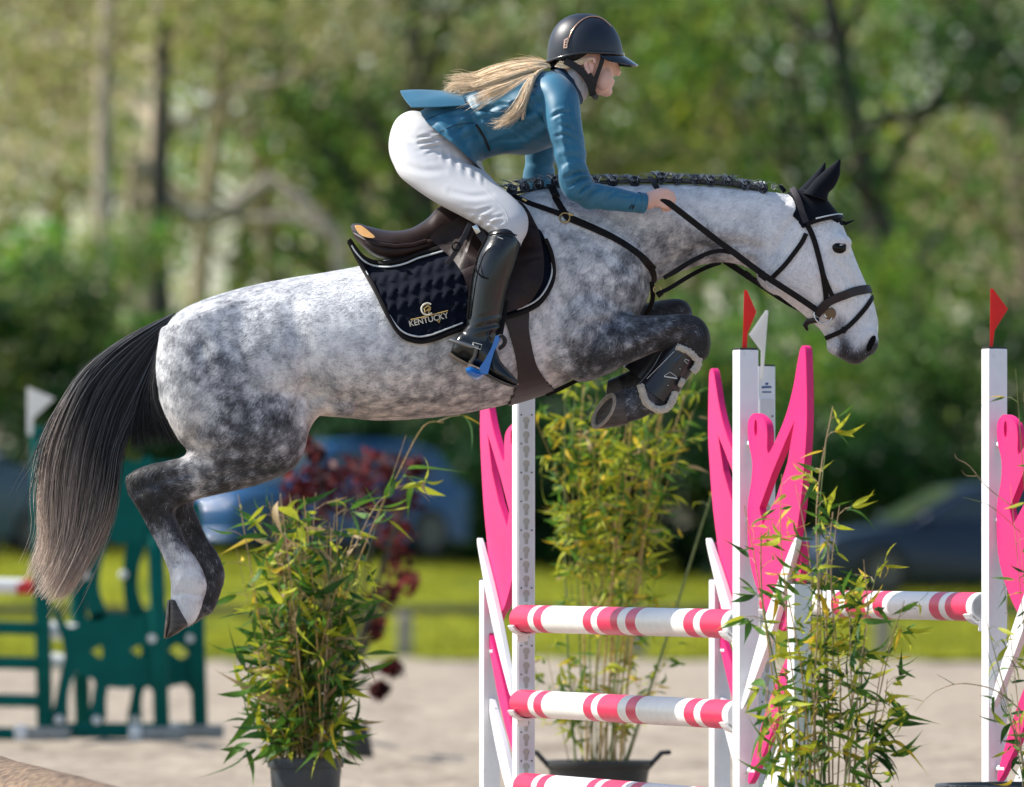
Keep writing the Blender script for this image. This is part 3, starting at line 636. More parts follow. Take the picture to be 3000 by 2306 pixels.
HEAD = [(2330, 555, 2225, 790, .07, 0), (2405, 575, 2235, 832, .088, 0), (2460, 642, 2270, 858, .098, 0), (2487, 705, 2310, 888, .10, 0), (2508, 762, 2345, 915, .086, 0), (2533, 820, 2378, 945, .066, 0), (2556, 872, 2402, 966, .054, 0), (2571, 928, 2422, 1000, .050, 0), (2574, 970, 2420, 1022, .052, 0), (2562, 1012, 2437, 1038, .054, 0), (2542, 1047, 2470, 1054, .045, 0), (2518, 1068, 2488, 1066, .018, 0)]
HU = [(470, 960, 700, 880, .10, -.13), (455, 1080, 850, 1000, .125, -.15), (478, 1200, 908, 1150, .13, -.155), (522, 1288, 905, 1270, .125, -.155), (550, 1318, 868, 1365, .10, -.15), (535, 1338, 775, 1414, .085, -.145), (480, 1352, 680, 1440, .068, -.14), (430, 1362, 592, 1460, .056, -.135), (388, 1380, 535, 1480, .048, -.13), (363, 1398, 514, 1497, .04, -.13)]
HC = [(364, 1400, 540, 1455, .04, -.13), (372, 1443, 522, 1472, .046, -.13), (401, 1489, 511, 1500, .042, -.13), (438, 1558, 532, 1553, .034, -.13), (461, 1600, 554, 1605, .033, -.13), (484, 1648, 584, 1648, .035, -.13), (497, 1690, 604, 1694, .038, -.13), (499, 1729, 608, 1720, .038, -.13), (498, 1756, 598, 1757, .036, -.13), (502, 1788, 586, 1794, .034, -.13), (516, 1814, 573, 1821, .030, -.13), (536, 1831, 557, 1834, .018, -.13)]
AU = [(1690, 830, 1610, 1060, .09, -.12), (1755, 890, 1690, 1118, .105, -.14), (1812, 918, 1755, 1108, .10, -.148), (1870, 923, 1842, 1066, .086, -.15), (1939, 924, 1935, 1026, .07, -.15), (1990, 920, 1986, 1012, .06, -.15), (2032, 922, 2015, 1020, .052, -.15), (2066, 945, 2010, 1030, .05, -.15), (2083, 990, 2005, 1035, .048, -.15), (2078, 1040, 1985, 1028, .044, -.15), (2052, 1065, 1965, 1012, .036, -.15)]
AC = [(2074, 1020, 1975, 1000, .042, -.15), (2052, 1062, 1962, 1012, .036, -.15), (2028, 1090, 1942, 1042, .033, -.15), (1998, 1132, 1918, 1085, .032, -.15), (1975, 1165, 1893, 1112, .036, -.15), (1945, 1203, 1870, 1130, .038, -.15), (1905, 1215, 1852, 1134, .034, -.15), (1868, 1232, 1828, 1142, .035, -.15), (1835, 1240, 1815, 1146, .04, -.15)]
FU = [(1740, 870, 1700, 1010, .08, .11), (1800, 885, 1780, 1005, .08, .13), (1876, 890, 1860, 990, .07, .14), (1939, 879, 1935, 968, .06, .14), (1988, 874, 1990, 960, .052, .14), (2018, 890, 1985, 975, .05, .14), (2030, 925, 1965, 985, .048, .14), (2020, 975, 1945, 975, .044, .14), (1995, 1005, 1925, 960, .036, .14)]
FC = [(2016, 970, 1935, 960, .042, .14), (1990, 1015, 1915, 970, .034, .14), (1960, 1075, 1890, 1025, .032, .14), (1935, 1120, 1868, 1065, .036, .14), (1905, 1150, 1845, 1085, .037, .14), (1865, 1175, 1820, 1095, .034, .14), (1835, 1190, 1800, 1105, .036, .14)]
mir = lambda S, dx=0, dy=0: [(a+dx, b+dy, c+dx, d+dy, h, -e) for a, b, c, d, h, e in S]
bm = bmesh.new()
L_(bm, TR, n=40, wb=.08, e=2.15); L_(bm, NK, n=28, e=2.1, wb=.12); L_(bm, HEAD, n=28, e=2.3)
L_(bm, HU, e=2.1); L_(bm, HC, e=2.1); L_(bm, mir(HU)); L_(bm, mir(HC, 53, -30)); L_(bm, AU); L_(bm, AC); L_(bm, FU); L_(bm, FC)
for s_ in (-1, 1): L_(bm, [(868, 1080, 893, 1300, .045, .14*s_), (890, 1090, 906, 1262, .05, .145*s_), (915, 1100, 926, 1229, .055, .15*s_), (945, 1110, 950, 1212, .055, .16*s_), (990, 1120, 990, 1221, .045, .17*s_), (1040, 1130, 1035, 1222, .03, .18*s_)])
# thigh joins the far cannon, extra muscle masses
L_(bm, [(400, 1400, 560, 1460, .05, .13), (425, 1430, 565, 1462, .045, .13), (455, 1470, 560, 1480, .04, .13)])
for (x, y, dy, rx, ry, rz) in [(1690, 960, -.15, .15, .10, .17), (1690, 960, .15, .15, .10, .17), (1800, 800, -.10, .10, .09, .13), (1800, 800, .10, .10, .09, .13), (2300, 790, -.045, .10, .05, .09), (2300, 790, .045, .10, .05, .09),
                               (2458, 712, -.062, .045, .032, .034), (2458, 712, .062, .045, .032, .034), (640, 1060, -.15, .18, .12, .17), (640, 1060, .15, .18, .12, .17), (2545, 1000, -.03, .035, .03, .05), (2545, 1000, .03, .035, .03, .05)]:
    blob_bm(bm, P(x, y, HD+dy), (rx, ry, rz), seg=20)
hm = remesh(bm, .0105, 5)
n = len(hm.vertices); co = np.empty(n*3, np.float32); hm.vertices.foreach_get('co', co); co = co.reshape(-1, 3)
hm.update(); nor = np.empty(n*3, np.float32); hm.vertices.foreach_get('normal', nor); nor = nor.reshape(-1, 3)
HX = 1500 + co[:, 0]/co[:, 1]*F; HY = HZ - (co[:, 2]-CH)/co[:, 1]*F      # where each point sits in the profile drawing
def groove(path, w, depth, side=-1):
    """press (or raise) a line along the flank: muscle edges, veins, jaw line"""
    global co
    a = cr(path, 6); d2 = np.full(n, 1e9)
    for p, q in zip(a[:-1], a[1:]):
        v = q-p; l2 = (v*v).sum() + 1e-9; t = np.clip(((HX-p[0])*v[0] + (HY-p[1])*v[1])/l2, 0, 1)
        d2 = np.minimum(d2, (HX-p[0]-t*v[0])**2 + (HY-p[1]-t*v[1])**2)
    k = np.exp(-d2/(w*w)) * np.clip(np.abs(nor[:, 1])*1.6-.2, 0, 1)
    co -= nor*(k*depth)[:, None]
groove([(905, 1150), (895, 1060), (870, 960), (860, 900)], 34, .012)           # flank hollow
groove([(900, 1290), (870, 1200), (905, 1130)], 16, .010)                       # stifle fold
groove([(905, 1170), (935, 1185), (985, 1150)], 18, -.006)
groove([(550, 1310), (600, 1230), (610, 1120), (590, 1010)], 20, .008)          # hamstring line
groove([(1812, 930), (1770, 960), (1735, 1020), (1715, 1090)], 16, .012)        # forearm against the chest
groove([(1640, 640), (1740, 700), (1850, 780), (1895, 830)], 24, .010)          # front of the shoulder blade
groove([(1600, 760), (1640, 880), (1650, 990), (1690, 1080)], 24, .010)         # back of the shoulder
groove([(1930, 800), (2030, 745), (2140, 715), (2230, 730)], 20, .012)          # jugular groove
groove([(2330, 640), (2290, 700), (2262, 770), (2262, 830)], 14, .010)          # behind the jowl
groove([(2400, 800), (2450, 835), (2490, 870)], 9, -.006); groove([(2440, 760), (2480, 800), (2515, 860)], 10, .006)   # facial crest
groove([(2442, 745), (2475, 748)], 10, .004); groove([(2436, 712), (2458, 700), (2482, 706)], 8, -.003)                # eye socket and brow
groove([(2445, 958), (2462, 1000), (2472, 1046)], 7, .010)                      # mouth line
groove([(2556, 990), (2545, 1012), (2540, 1030)], 9, .012)                      # nostril hollow
groove([(400, 1440), (470, 1405), (560, 1385)], 14, .007); groove([(440, 1500), (480, 1570), (520, 1650)], 10, .005)
groove([(1960, 985), (2010, 965), (2055, 960)], 10, .005); groove([(1850, 1010), (1930, 975), (1990, 950)], 12, -.005)
groove([(405, 1500), (440, 1570), (475, 1640), (492, 1700)], 8, -.004); groove([(430, 1500), (468, 1575), (505, 1650)], 7, .007); groove([(500, 1520), (525, 1580), (560, 1650)], 8, -.003)
groove([(372, 1412), (400, 1440), (430, 1480)], 12, .008); groove([(430, 1430), (470, 1450), (505, 1485)], 12, -.006); groove([(500, 1742), (545, 1738), (600, 1745)], 7, .006); groove([(520, 1700), (560, 1690), (595, 1700)], 14, -.004)
groove([(1700, 960), (1760, 940), (1830, 950)], 12, .006); groove([(1800, 1060), (1880, 1020), (1960, 985)], 9, .006); groove([(2020, 940), (2040, 990), (2040, 1030)], 9, .006); groove([(2060, 960), (2068, 1000), (2060, 1040)], 10, -.005)
groove([(590, 1440), (640, 1400), (720, 1380), (800, 1370)], 12, .006); groove([(560, 1330), (630, 1330), (700, 1345)], 12, -.005); groove([(640, 960), (700, 1040), (720, 1140), (700, 1250)], 26, .006); groove([(880, 1010), (860, 1100), (870, 1180)], 16, -.005)
groove([(1100, 1120), (1250, 1130), (1420, 1100)], 26, .005); groove([(1560, 640), (1600, 740), (1590, 860)], 22, -.006); groove([(2240, 600), (2230, 680), (2210, 760)], 14, .004); groove([(2000, 600), (2100, 640), (2200, 650)], 24, .004)
for k in range(6): groove([(1130+k*52, 830), (1105+k*50, 960), (1120+k*48, 1080)], 17, .0028)   # ribs
hm.vertices.foreach_set('co', co.astype(np.float32).ravel()); hm.update()
# coat: darkness, mottling, warmth
BL = [(470, 1000, 60, .30), (560, 930, 70, .22), (700, 900, 80, .22), (860, 860, 90, .16), (1000, 850, 90, .12), (480, 1100, 50, .22), (540, 1150, 50, .25), (600, 1040, 60, .38), (655, 1060, 55, .58), (690, 1140, 60, .56), (755, 985, 80, .40), (796, 1085, 75, .0), (850, 1000, 50, .28), (930, 960, 60, .10), (960, 1060, 60, .12),
      (600, 1170, 42, .06), (545, 1215, 40, .16), (640, 1245, 50, .44), (775, 1229, 80, .54), (860, 1230, 40, .42), (796, 1342, 80, .62), (870, 1300, 40, .42), (720, 1350, 60, .58), (590, 1345, 45, .26), (600, 1400, 45, .36), (680, 1420, 40, .64), (500, 1400, 40, .60), (440, 1400, 45, .84), (385, 1400, 45, .92), (420, 1460, 45, .85), (450, 1515, 34, .84), (474, 1552, 17, .22), (496, 1595, 18, .16), (530, 1600, 20, .55), (452, 1580, 14, .6), (520, 1640, 22, .30),
      (545, 1670, 36, .0), (560, 1730, 40, -.05), (540, 1790, 40, .0), (600, 1610, 30, .62), (630, 1650, 30, .50), (650, 1700, 30, .80), (625, 1740, 26, .42), (590, 1560, 26, .8), (560, 1560, 24, .7), (920, 1190, 40, .08), (1060, 1190, 60, .36), (1200, 1180, 70, .38), (1350, 1160, 70, .38), (1480, 1120, 50, .35), (1100, 1080, 80, .16), (1250, 1080, 80, .22), (1400, 1050, 60, .25), (1150, 900, 100, .12),
      (1580, 900, 80, .14), (1560, 1080, 60, .16), (1650, 720, 100, .16), (1600, 620, 60, .14), (1700, 900, 90, .18), (1830, 800, 50, .46), (1880, 860, 40, .34), (1780, 860, 50, .30), (1760, 760, 60, .16), (1860, 700, 60, .18), (1690, 1010, 60, .42), (1720, 1080, 50, .62), (1790, 1000, 50, .60), (1860, 980, 50, .62), (1920, 985, 40, .66), (1960, 950, 40, .58), (2010, 960, 36, .74), (2030, 985, 30, .84), (2060, 1000, 40, .96), (2000, 1090, 60, .9), (1900, 1170, 40, .66), (1850, 1190, 40, .62),
      (1980, 700, 50, .46), (1930, 720, 40, .38), (2060, 690, 50, .40), (2150, 710, 50, .36), (1900, 610, 60, .08), (2000, 590, 80, .05), (2150, 610, 90, .03), (2100, 760, 40, .34), (1960, 790, 40, .30), (2230, 790, 40, .30), (2280, 680, 70, .06), (2300, 585, 40, .16), (2350, 780, 70, .05), (2300, 830, 35, .12), (2440, 800, 60, .05), (2480, 700, 50, .07), (2540, 900, 60, .05), (2540, 960, 26, .12), (2500, 960, 30, .10), (2435, 1005, 20, .20), (2430, 1030, 14, .28), (2515, 1000, 18, .14), (2528, 1025, 12, .40), (2520, 1052, 14, .95), (2540, 1036, 10, .85), (2502, 1060, 12, .9), (2556, 1008, 10, .9), (2566, 985, 9, .2), (2478, 985, 12, .65), (2482, 1015, 12, .8), (2476, 1045, 13, .85), (2455, 1050, 10, .5), (2465, 945, 13, .55)]
BL = np.array(BL, float); num = np.zeros(n); den = np.zeros(n)
jx = np.array([mnoise.noise(Vector((x*.012, y*.012, 3.0)))*26 for x, y in zip(HX, HY)]); jy = np.array([mnoise.noise(Vector((x*.012, y*.012, 9.0)))*26 for x, y in zip(HX, HY)])
jit = np.where(HX > 2250, .25, 1.0)
for x, y, r, v in BL:
    w = np.exp(-(((HX+jx*jit-x)**2 + (HY+jy*jit-y)**2)/(1.25*r)**2)) + 1e-9*r; num += w*v; den += w
dark = num/den
dark = np.where((HX < 1650) & (HY < 1340), dark*.84, dark)
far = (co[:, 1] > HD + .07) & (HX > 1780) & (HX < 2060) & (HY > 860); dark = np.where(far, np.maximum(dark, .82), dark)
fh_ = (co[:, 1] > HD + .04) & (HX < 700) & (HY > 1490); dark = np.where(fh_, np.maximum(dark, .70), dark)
mott = np.interp(dark, [0, .1, .3, .6, 1], [.30, .65, 1.0, 1.1, .85]); mott = np.where(HX > 2200, mott*.45, mott)
warm = np.clip((HY-1120)/120, 0, 1)*(HX > 900)*(HX < 1720)*.6 + np.exp(-(((HX-1970)/110)**2 + ((HY-700)/50)**2))*.7 + np.exp(-(((HX-560)/90)**2 + ((HY-1290)/90)**2))*.5  # belly term paints warm ground bounce into the coat; the others tint patches
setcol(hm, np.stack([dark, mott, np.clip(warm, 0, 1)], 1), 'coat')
def coat_mat():
    m, N, L, B = newmat('dapple_grey_coat'); at = N.new('ShaderNodeAttribute'); at.attribute_name = 'coat'; sp = N.new('ShaderNodeSeparateColor'); L.new(at.outputs['Color'], sp.inputs[0])
    tc = N.new('ShaderNodeTexCoord')
    def nz(scale, detail, st=(1, 1, 1), rot=(0, 0, 0), rough=.6):
        mp = N.new('ShaderNodeMapping'); mp.inputs['Scale'].default_value = st; mp.inputs['Rotation'].default_value = rot; L.new(tc.outputs['Object'], mp.inputs[0])
        t = N.new('ShaderNodeTexNoise'); t.inputs['Scale'].default_value = scale; t.inputs['Detail'].default_value = detail; t.inputs['Roughness'].default_value = rough
        L.new(mp.outputs[0], t.inputs['Vector']); return t.outputs['Fac']
    def mad(a, mul, addv):
        q = N.new('ShaderNodeMath'); q.operation = 'MULTIPLY_ADD'; L.new(a, q.inputs[0])
        for i, v in ((1, mul), (2, addv)):
            if isinstance(v, (int, float)): q.inputs[i].default_value = v
            else: L.new(v, q.inputs[i])
        return q.outputs[0]
    big = mad(nz(8, 4), 1.0, -.5); spots = mad(nz(34, 7, rough=.7), 1.0, -.5)
    # dapples: pale centres in darker rings, edges broken up by noise
    wv = N.new('ShaderNodeTexNoise'); wv.inputs['Scale'].default_value = 26; wv.inputs['Detail'].default_value = 3; L.new(tc.outputs['Object'], wv.inputs['Vector'])
    wa = N.new('ShaderNodeVectorMath'); wa.operation = 'MULTIPLY_ADD'; wa.inputs[1].default_value = (.05, .05, .05); L.new(wv.outputs['Color'], wa.inputs[0]); L.new(tc.outputs['Object'], wa.inputs[2])
    vo = N.new('ShaderNodeTexVoronoi'); vo.feature = 'SMOOTH_F1'; vo.inputs['Scale'].default_value = 21; vo.inputs['Smoothness'].default_value = .35; L.new(wa.outputs[0], vo.inputs['Vector']); dap = mad(vo.outputs['Distance'], 1.0, -.42)
    s1 = nz(260, 4, (.22, 1, 1), (0, .35, 0)); s2 = nz(260, 4, (1, 1, .22), (0, -.5, 0)); mixn = N.new('ShaderNodeMix')
    L.new(mad(nz(3.2, 2), 3.0, -1.0), mixn.inputs['Factor']); L.new(s1, mixn.inputs['A']); L.new(s2, mixn.inputs['B']); hair = mad(mixn.outputs['Result'], 1.0, -.5)
    tot = mad(big, .45, mad(spots, .75, mad(dap, .42, 0.0))); tot = mad(tot, sp.outputs['Green'], sp.outputs['Red']); tot2 = mad(hair, .40, tot)
    r = N.new('ShaderNodeValToRGB'); e = r.color_ramp.elements; e[0].position = 0.0; e[0].color = (.84, .845, .85, 1); e[1].position = 1.0; e[1].color = (.016, .015, .015, 1)
    for p, c in ((.16, (.63, .64, .66)), (.34, (.34, .352, .38)), (.52, (.125, .132, .15)), (.70, (.038, .040, .046))):
        x = e.new(p); x.color = (*c, 1)
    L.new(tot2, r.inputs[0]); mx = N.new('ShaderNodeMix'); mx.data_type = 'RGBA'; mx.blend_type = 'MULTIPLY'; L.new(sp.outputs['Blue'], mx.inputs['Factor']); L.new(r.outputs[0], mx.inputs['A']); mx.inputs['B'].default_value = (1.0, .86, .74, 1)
    L.new(mx.outputs['Result'], B.inputs['Base Color']); B.inputs['Roughness'].default_value = .55; B.inputs['Specular IOR Level'].default_value = .35; B.inputs['Sheen Weight'].default_value = .12; B.inputs['Sheen Roughness'].default_value = .4
    bp = N.new('ShaderNodeBump'); bp.inputs['Strength'].default_value = .35; bp.inputs['Distance'].default_value = .004; L.new(hair, bp.inputs['Height']); L.new(bp.outputs[0], B.inputs['Normal'])
    return m
HBVH = BVHTree.FromPolygons([Vector(c) for c in co.tolist()], [tuple(p.vertices) for p in hm.polygons])
HPOLY_ = [tuple(p.vertices) for p in hm.polygons]
horse = add('horse', hm, coat_mat(), label='dapple grey horse with braided mane leaping over the pink and white oxer', cat='horse')
CAMP = Vector((0, 0, CH))
def hit(x, y, off=.004, bvh=None, dyfall=0.0):
    d = (P(x, y, HD) - CAMP).normalized(); loc, nn, i, dist = (bvh or HBVH).ray_cast(CAMP, d)
    if loc is None:
        loc, nn, i, dist = (bvh or HBVH).find_nearest(P(x, y, HD+dyfall))
    return loc + nn*off, nn
# hooves
M_hoof = mat('hoof_horn', (.022, .019, .017), .5, col2=(.085, .075, .065), var=.35, scale=18, stretch=(1, 1, 4), bump=.25)
M_sole = mat('hoof_sole', (.34, .29, .24), .8, var=.3, scale=40, bump=.4)
def hoof(secs, solepts=None):
    b = bmesh.new(); loft_bm(b, secs, n=28, sub=5, e=2.2); return add('hoof', b2m(b), M_hoof, horse)
hn = hoof([(498, 1756, 520, 1760, .030, -.13), (493, 1790, 538, 1792, .041, -.13), (489, 1830, 553, 1822, .046, -.13), (487, 1858, 545, 1838, .044, -.13), (486, 1873, 520, 1856, .026, -.13)])
hoof([(551, 1726, 573, 1730, .030, .13), (546, 1760, 591, 1762, .041, .13), (542, 1800, 606, 1792, .046, .13), (540, 1828, 598, 1808, .044, .13), (539, 1843, 573, 1826, .026, .13)])
hf = hoof2 = hoof([(1840, 1243, 1826, 1143, .034, -.15), (1815, 1248, 1815, 1146, .042, -.15), (1780, 1254, 1802, 1150, .049, -.15), (1748, 1257, 1795, 1154, .053, -.15)])
hoof([(1840, 1190, 1812, 1102, .034, .14), (1800, 1200, 1790, 1110, .045, .14), (1770, 1205, 1780, 1115, .05, .14)])
def ringed(A, B, hw, dy, par, sk=0.0):   # shoe rim and hollow sole facing along the loft end
    a = P(*A, HD+dy); b_ = P(*B, HD+dy); c = (a+b_)/2; v = (a-b_)/2; w = Vector((-sk*hw, hw, 0)); nrm = v.cross(w).normalized()
    if nrm.x > 0: nrm = -nrm
    bb = bmesh.new(); rings = []
    for s, o in ((1.0, 0), (1.02, .006), (.80, .006), (.74, -.006), (.35, -.012)):
        rings.append([bb.verts.new(c + (v*math.cos(t)+w*math.sin(t))*s + nrm*o) for t in [k*math.pi/16 for k in range(32)]])
    for p, q in zip(rings[:-1], rings[1:]):
        for k in range(32): bb.faces.new((p[k], p[(k+1) % 32], q[(k+1) % 32], q[k]))
    bb.faces.new(rings[-1]); add('sole', b2m(bb), M_sole, par)
def skew(me, off, yc, k):
    for v in me.vertices:
        px = 1500 + (v.co.x+off.x)/(v.co.y+off.y)*F; f_ = min(max((1842-px)/70, 0), 1); v.co.x -= k*(v.co.y+off.y-yc)*f_
skew(hf.data, WL[hf.name], HD-.15, .55)
ringed((1748, 1257), (1795, 1154), .053, -.15, hf, .55); ringed((485, 1870), (497, 1758), .034, -.13, hn)
# eyes, nostrils
M_eye = mat('eye_dark', (.003, .0025, .0025), .12, var=0, spec=.25)
M_lid = mat('eyelid_skin', (.05, .048, .05), .5)
for s in (-1, 1):
    c, nn = (hit(2458, 727, -.003)) if s < 0 else (Vector((P(2462, 725, HD+.085))), Vector((0, 1, 0)))
    b = bmesh.new(); blob_bm(b, c, (.0255, .0150, .0185), Matrix.Rotation(.2, 3, 'Y'), 20); e_ = add('eye', b2m(b), M_eye, horse)
    b = bmesh.new(); tube_bm(b, [c + Vector((.0255*math.cos(t), -.002*(1 if s < 0 else -1), .0195*math.sin(t))) for t in np.linspace(.25, math.pi-.1, 13)], [.0012, .0022, .0028, .003, .003, .003, .003, .003, .003, .0028, .0026, .002, .0012], 8); add('eyelid', b2m(b), M_lid, e_)
    b = bmesh.new(); blob_bm(b, c + Vector((.007, -.0145*(1 if s < 0 else -1), .009)), (.0055, .0012, .0022), seg=10); add('eye_glint', b2m(b), mat('painted_eye_glint', (.55, .58, .6), .2), e_)  # highlight on the eye, built as a small pale bead
    cn, nn = hit(2552, 1006, -.001) if s < 0 else (P(2552, 1008, HD+.045), Vector((0, 1, 0)))
    b = bmesh.new(); blob_bm(b, cn, (.0115, .008, .029), Matrix.Rotation(.42, 3, 'Y'), 16); add('nostril', b2m(b), mat('nostril_dark', (.005, .004, .004), .8, spec=.1), horse)
# ------------------------------------------------------------------ strands
def strands(guides, nst, r0, colfn, rng, spread=.02, dep=(-.05, .05), tmin=.75, sides=3, seg=3, endspread=1.0, clump=0):
    """many thin tapering hairs following a fan of guide curves; guides are lists of photo points with depth"""
    G = [cr(g, seg) for g in guides]; m = len(G[0]); G = np.array(G); ng = len(G)
    VV = []; FF = []; CC = []; cen = rng.random(max(clump, 1))
    for s in range(nst):
        u = rng.random()
        if clump: c0 = cen[rng.integers(0, clump)]; u = np.clip(c0 + rng.normal(0, .028), 0, 1)
        f = u*(ng-1); i = min(int(f), ng-2); path = G[i]*(1-(f-i)) + G[i+1]*(f-i)
        L = rng.uniform(tmin, 1.0); k = max(3, int(m*L)); path = path[:k]
        dy = rng.uniform(*dep); j1 = rng.normal(0, 1, 3)*spread; ph = rng.uniform(0, 6.28); am = abs(rng.normal(0, spread*.35)); tone = rng.random()
        w = r0*rng.uniform(.6, 1.3); pts = []
        for q, p in enumerate(path):
            t = q/(m-1); v = P(p[0], p[1], HD + p[2] + dy*(.35+.65*t)) + Vector(j1)*(t**1.2)*endspread + Vector((am*math.sin(ph+t*7), 0, am*math.cos(ph+t*6)))*t
            pts.append(v)
        b0 = len(VV)
        for q, v in enumerate(pts):
            tt = (pts[min(q+1, len(pts)-1)] - pts[max(q-1, 0)]).normalized(); a = tt.cross(Vector((0, 1, 0))); a = a.normalized() if a.length > 1e-4 else Vector((1, 0, 0)); bq = tt.cross(a)
            ww = w*(1 - .75*(q/(len(pts)-1))**2)
            for z in range(sides):
                an = 6.283*z/sides + ph; VV.append(v + (a*math.cos(an)+bq*math.sin(an))*ww); CC.append(colfn(q/(m-1), u, tone))
        for q in range(len(pts)-1):
            for z in range(sides):
                a0 = b0+q*sides+z; a1 = b0+q*sides+(z+1) % sides; FF.append((a0, a1, a1+sides, a0+sides))
    me = pyd(VV, FF); setcol(me, np.array(CC)); return me
M_hair = attrmat('hair_strands', rough=.55, var=.1, nscale=60, spec=.3)
D_ = 1.3724
dg_ = lambda L, y0=-.02: [(x*D_, y*D_, y0) for x, y in L]
TG = [dg_([(372, 668), (268, 722), (185, 790), (135, 870), (100, 960), (88, 1060), (92, 1150), (56, 1245)]), dg_([(366, 676), (278, 738), (205, 815), (160, 915), (138, 1020), (132, 1120), (112, 1210), (72, 1270)]),
      dg_([(360, 688), (292, 762), (235, 850), (198, 950), (180, 1050), (160, 1150), (122, 1240), (98, 1280)]), dg_([(348, 710), (305, 785), (265, 868), (236, 960), (218, 1060), (194, 1150), (150, 1235), (112, 1288)]), dg_([(350, 720), (325, 798), (295, 880), (258, 955), (244, 1040), (224, 1120), (174, 1215), (124, 1290)])]
def tailcol(t, u, tone):
    k = np.clip((t - .42 - .18*(u-.5) + .12*(tone-.5))/.42, 0, 1); a = np.array([.022, .024, .028])*(1 + 13.0*max(0, tone-.45)**1.3*(.8+1.0*t)); b_ = np.array([.66, .53, .44])*(.5+.8*tone); return a*(1-k) + b_*k
rg = np.random.default_rng(5)
tl = add('tail', strands(TG, 3800, .00115, tailcol, rg, .019, (-.06, .06), .72, endspread=.8, clump=34), M_hair, horse, label='long tail, charcoal at the dock fading to beige at the tip')
add('tail_flyaways', strands(TG, 1000, .0010, tailcol, rg, .034, (-.07, .07), .6, endspread=.9), M_hair, tl)
tc2 = lambda t, u, tone: np.array([.016, .017, .02])*(1+2.0*(tone > .85))
TG2 = [dg_([(347, 700), (322, 790), (300, 850), (285, 910), (278, 970)], -.04), dg_([(349, 712), (326, 790), (322, 850), (335, 905), (362, 955)], -.06), dg_([(352, 730), (334, 800), (340, 852), (366, 905), (400, 958)], -.12)]
add('tail_fringe', strands(TG2, 1700, .0013, tc2, rg, .012, (-.03, .06), .7), M_hair, tl)
TG3 = [dg_([(200, 800), (120, 880), (85, 960), (60, 1010), (42, 1060)]), dg_([(190, 830), (130, 920), (100, 1000), (95, 1080), (88, 1150)])]
add('stray_hair', strands(TG3, 160, .0008, tc2, rg, .045, (-.05, .05), .6), M_hair, tl)
b = bmesh.new(); tube_bm(b, [P(x*D_, y*D_, HD) for x, y in [(368, 708), (345, 715), (312, 752), (280, 815), (258, 880)]], [.040, .038, .034, .026, .012], 12); me = b2m(b); setcol(me, np.tile([.02, .021, .024], (len(me.vertices), 1))); add('dock', me, M_hair, tl)
# mane braids: each a knotted button of plaited hair
def braid(x, y, k, sz=1.0):
    r_ = np.random.default_rng(200+k); b = bmesh.new(); c0 = P(x + r_.normal(0, 3), y + r_.normal(0, 2), HD-.016); cols = []
    def paint(c):
        while len(cols) < len(b.verts): cols.append(c*r_.uniform(.7, 1.3))
    blob_bm(b, c0, (.0145*sz*r_.uniform(.85, 1.15), .012, .0135*sz*r_.uniform(.85, 1.2)), Matrix.Rotation(r_.uniform(-.5, .5), 3, 'Y'), 14)
    for v in b.verts: v.co += (v.co-c0).normalized()*(.005*mnoise.noise(v.co*140 + Vector((k, 0, 0))))
    paint(np.array([.012, .014, .018]))
    for q in range(60):   # wraps of hair round the knot
        an = r_.uniform(0, 6.283); tl_ = r_.uniform(-.9, .9); rad = .0145*sz*r_.uniform(.45, 1.15); a0 = r_.uniform(0, 6.28); tt = np.linspace(a0, a0+r_.uniform(1.2, 2.6), 6)
        pts = [c0 + Vector((rad*math.cos(t)*math.cos(tl_), -.006-.009*abs(math.sin(t*.7+an)), rad*math.sin(t))) for t in tt]; tube_bm(b, pts, [.0006, .0017, .002, .002, .0015, .0006], 4); paint(np.array([.018, .021, .026])*(1 if r_.random() < .7 else 6.0))
    up = P(x - r_.uniform(4, 16), y-14*sz, HD+.004)
    for q in range(30):   # hair swept from the crest into the knot
        s = Vector((r_.normal(0, .014), r_.uniform(-.016, .014), r_.normal(0, .003))); tube_bm(b, [up + s, (up*.5+c0*.5) + s*.8 + Vector((0, -.012, .010)), c0 + s*.35 + Vector((0, -.012, .003))], [.0016, .0024, .0014], 4); paint(np.array([.22, .235, .25])*(.4+1.8*r_.random()))
    for q in range(16):
        s = Vector((r_.normal(0, .018), r_.normal(0, .012), r_.uniform(.002, .013))); p0 = up + Vector((s.x*.8, 0, -.004)); tube_bm(b, [p0, p0 + s*.6 + Vector((0, 0, .004)), p0 + s], [.0012, .0009, .0004], 3); paint(np.array([.32, .33, .34]))
    me = bpy.data.meshes.new('m'); b.to_mesh(me); b.free(); setcol(me, np.array(cols)); add('mane_braid', me, M_hair, horse)
for k, (x, y) in enumerate([(1500, 560), (1530, 549), (1572, 543), (1631, 532), (1690, 534), (1742, 533), (1792, 533), (1857, 536), (1938, 526), (1985, 528), (2042, 529), (2086, 532), (2134, 535), (2183, 545), (2230, 552)]): braid(x, y, k, 1.15 if k < 9 else 1.0)
mg = [[(1490, 566, 0), (1600, 548, 0), (1700, 535, 0), (1850, 528, 0), (2000, 526, 0), (2150, 535, 0), (2270, 560, 0)], [(1490, 572, 0), (1600, 552, 0), (1700, 540, 0), (1850, 535, 0), (2000, 533, 0), (2150, 542, 0), (2280, 568, 0)]]
add('mane_roots', strands(mg, 200, .0018, lambda t, u, tone: np.array([.05, .055, .06])*(.4+3.2*tone), rg, .008, (-.022, .02), .95, endspread=.4), M_hair, horse)
fz = []
b = bmesh.new()
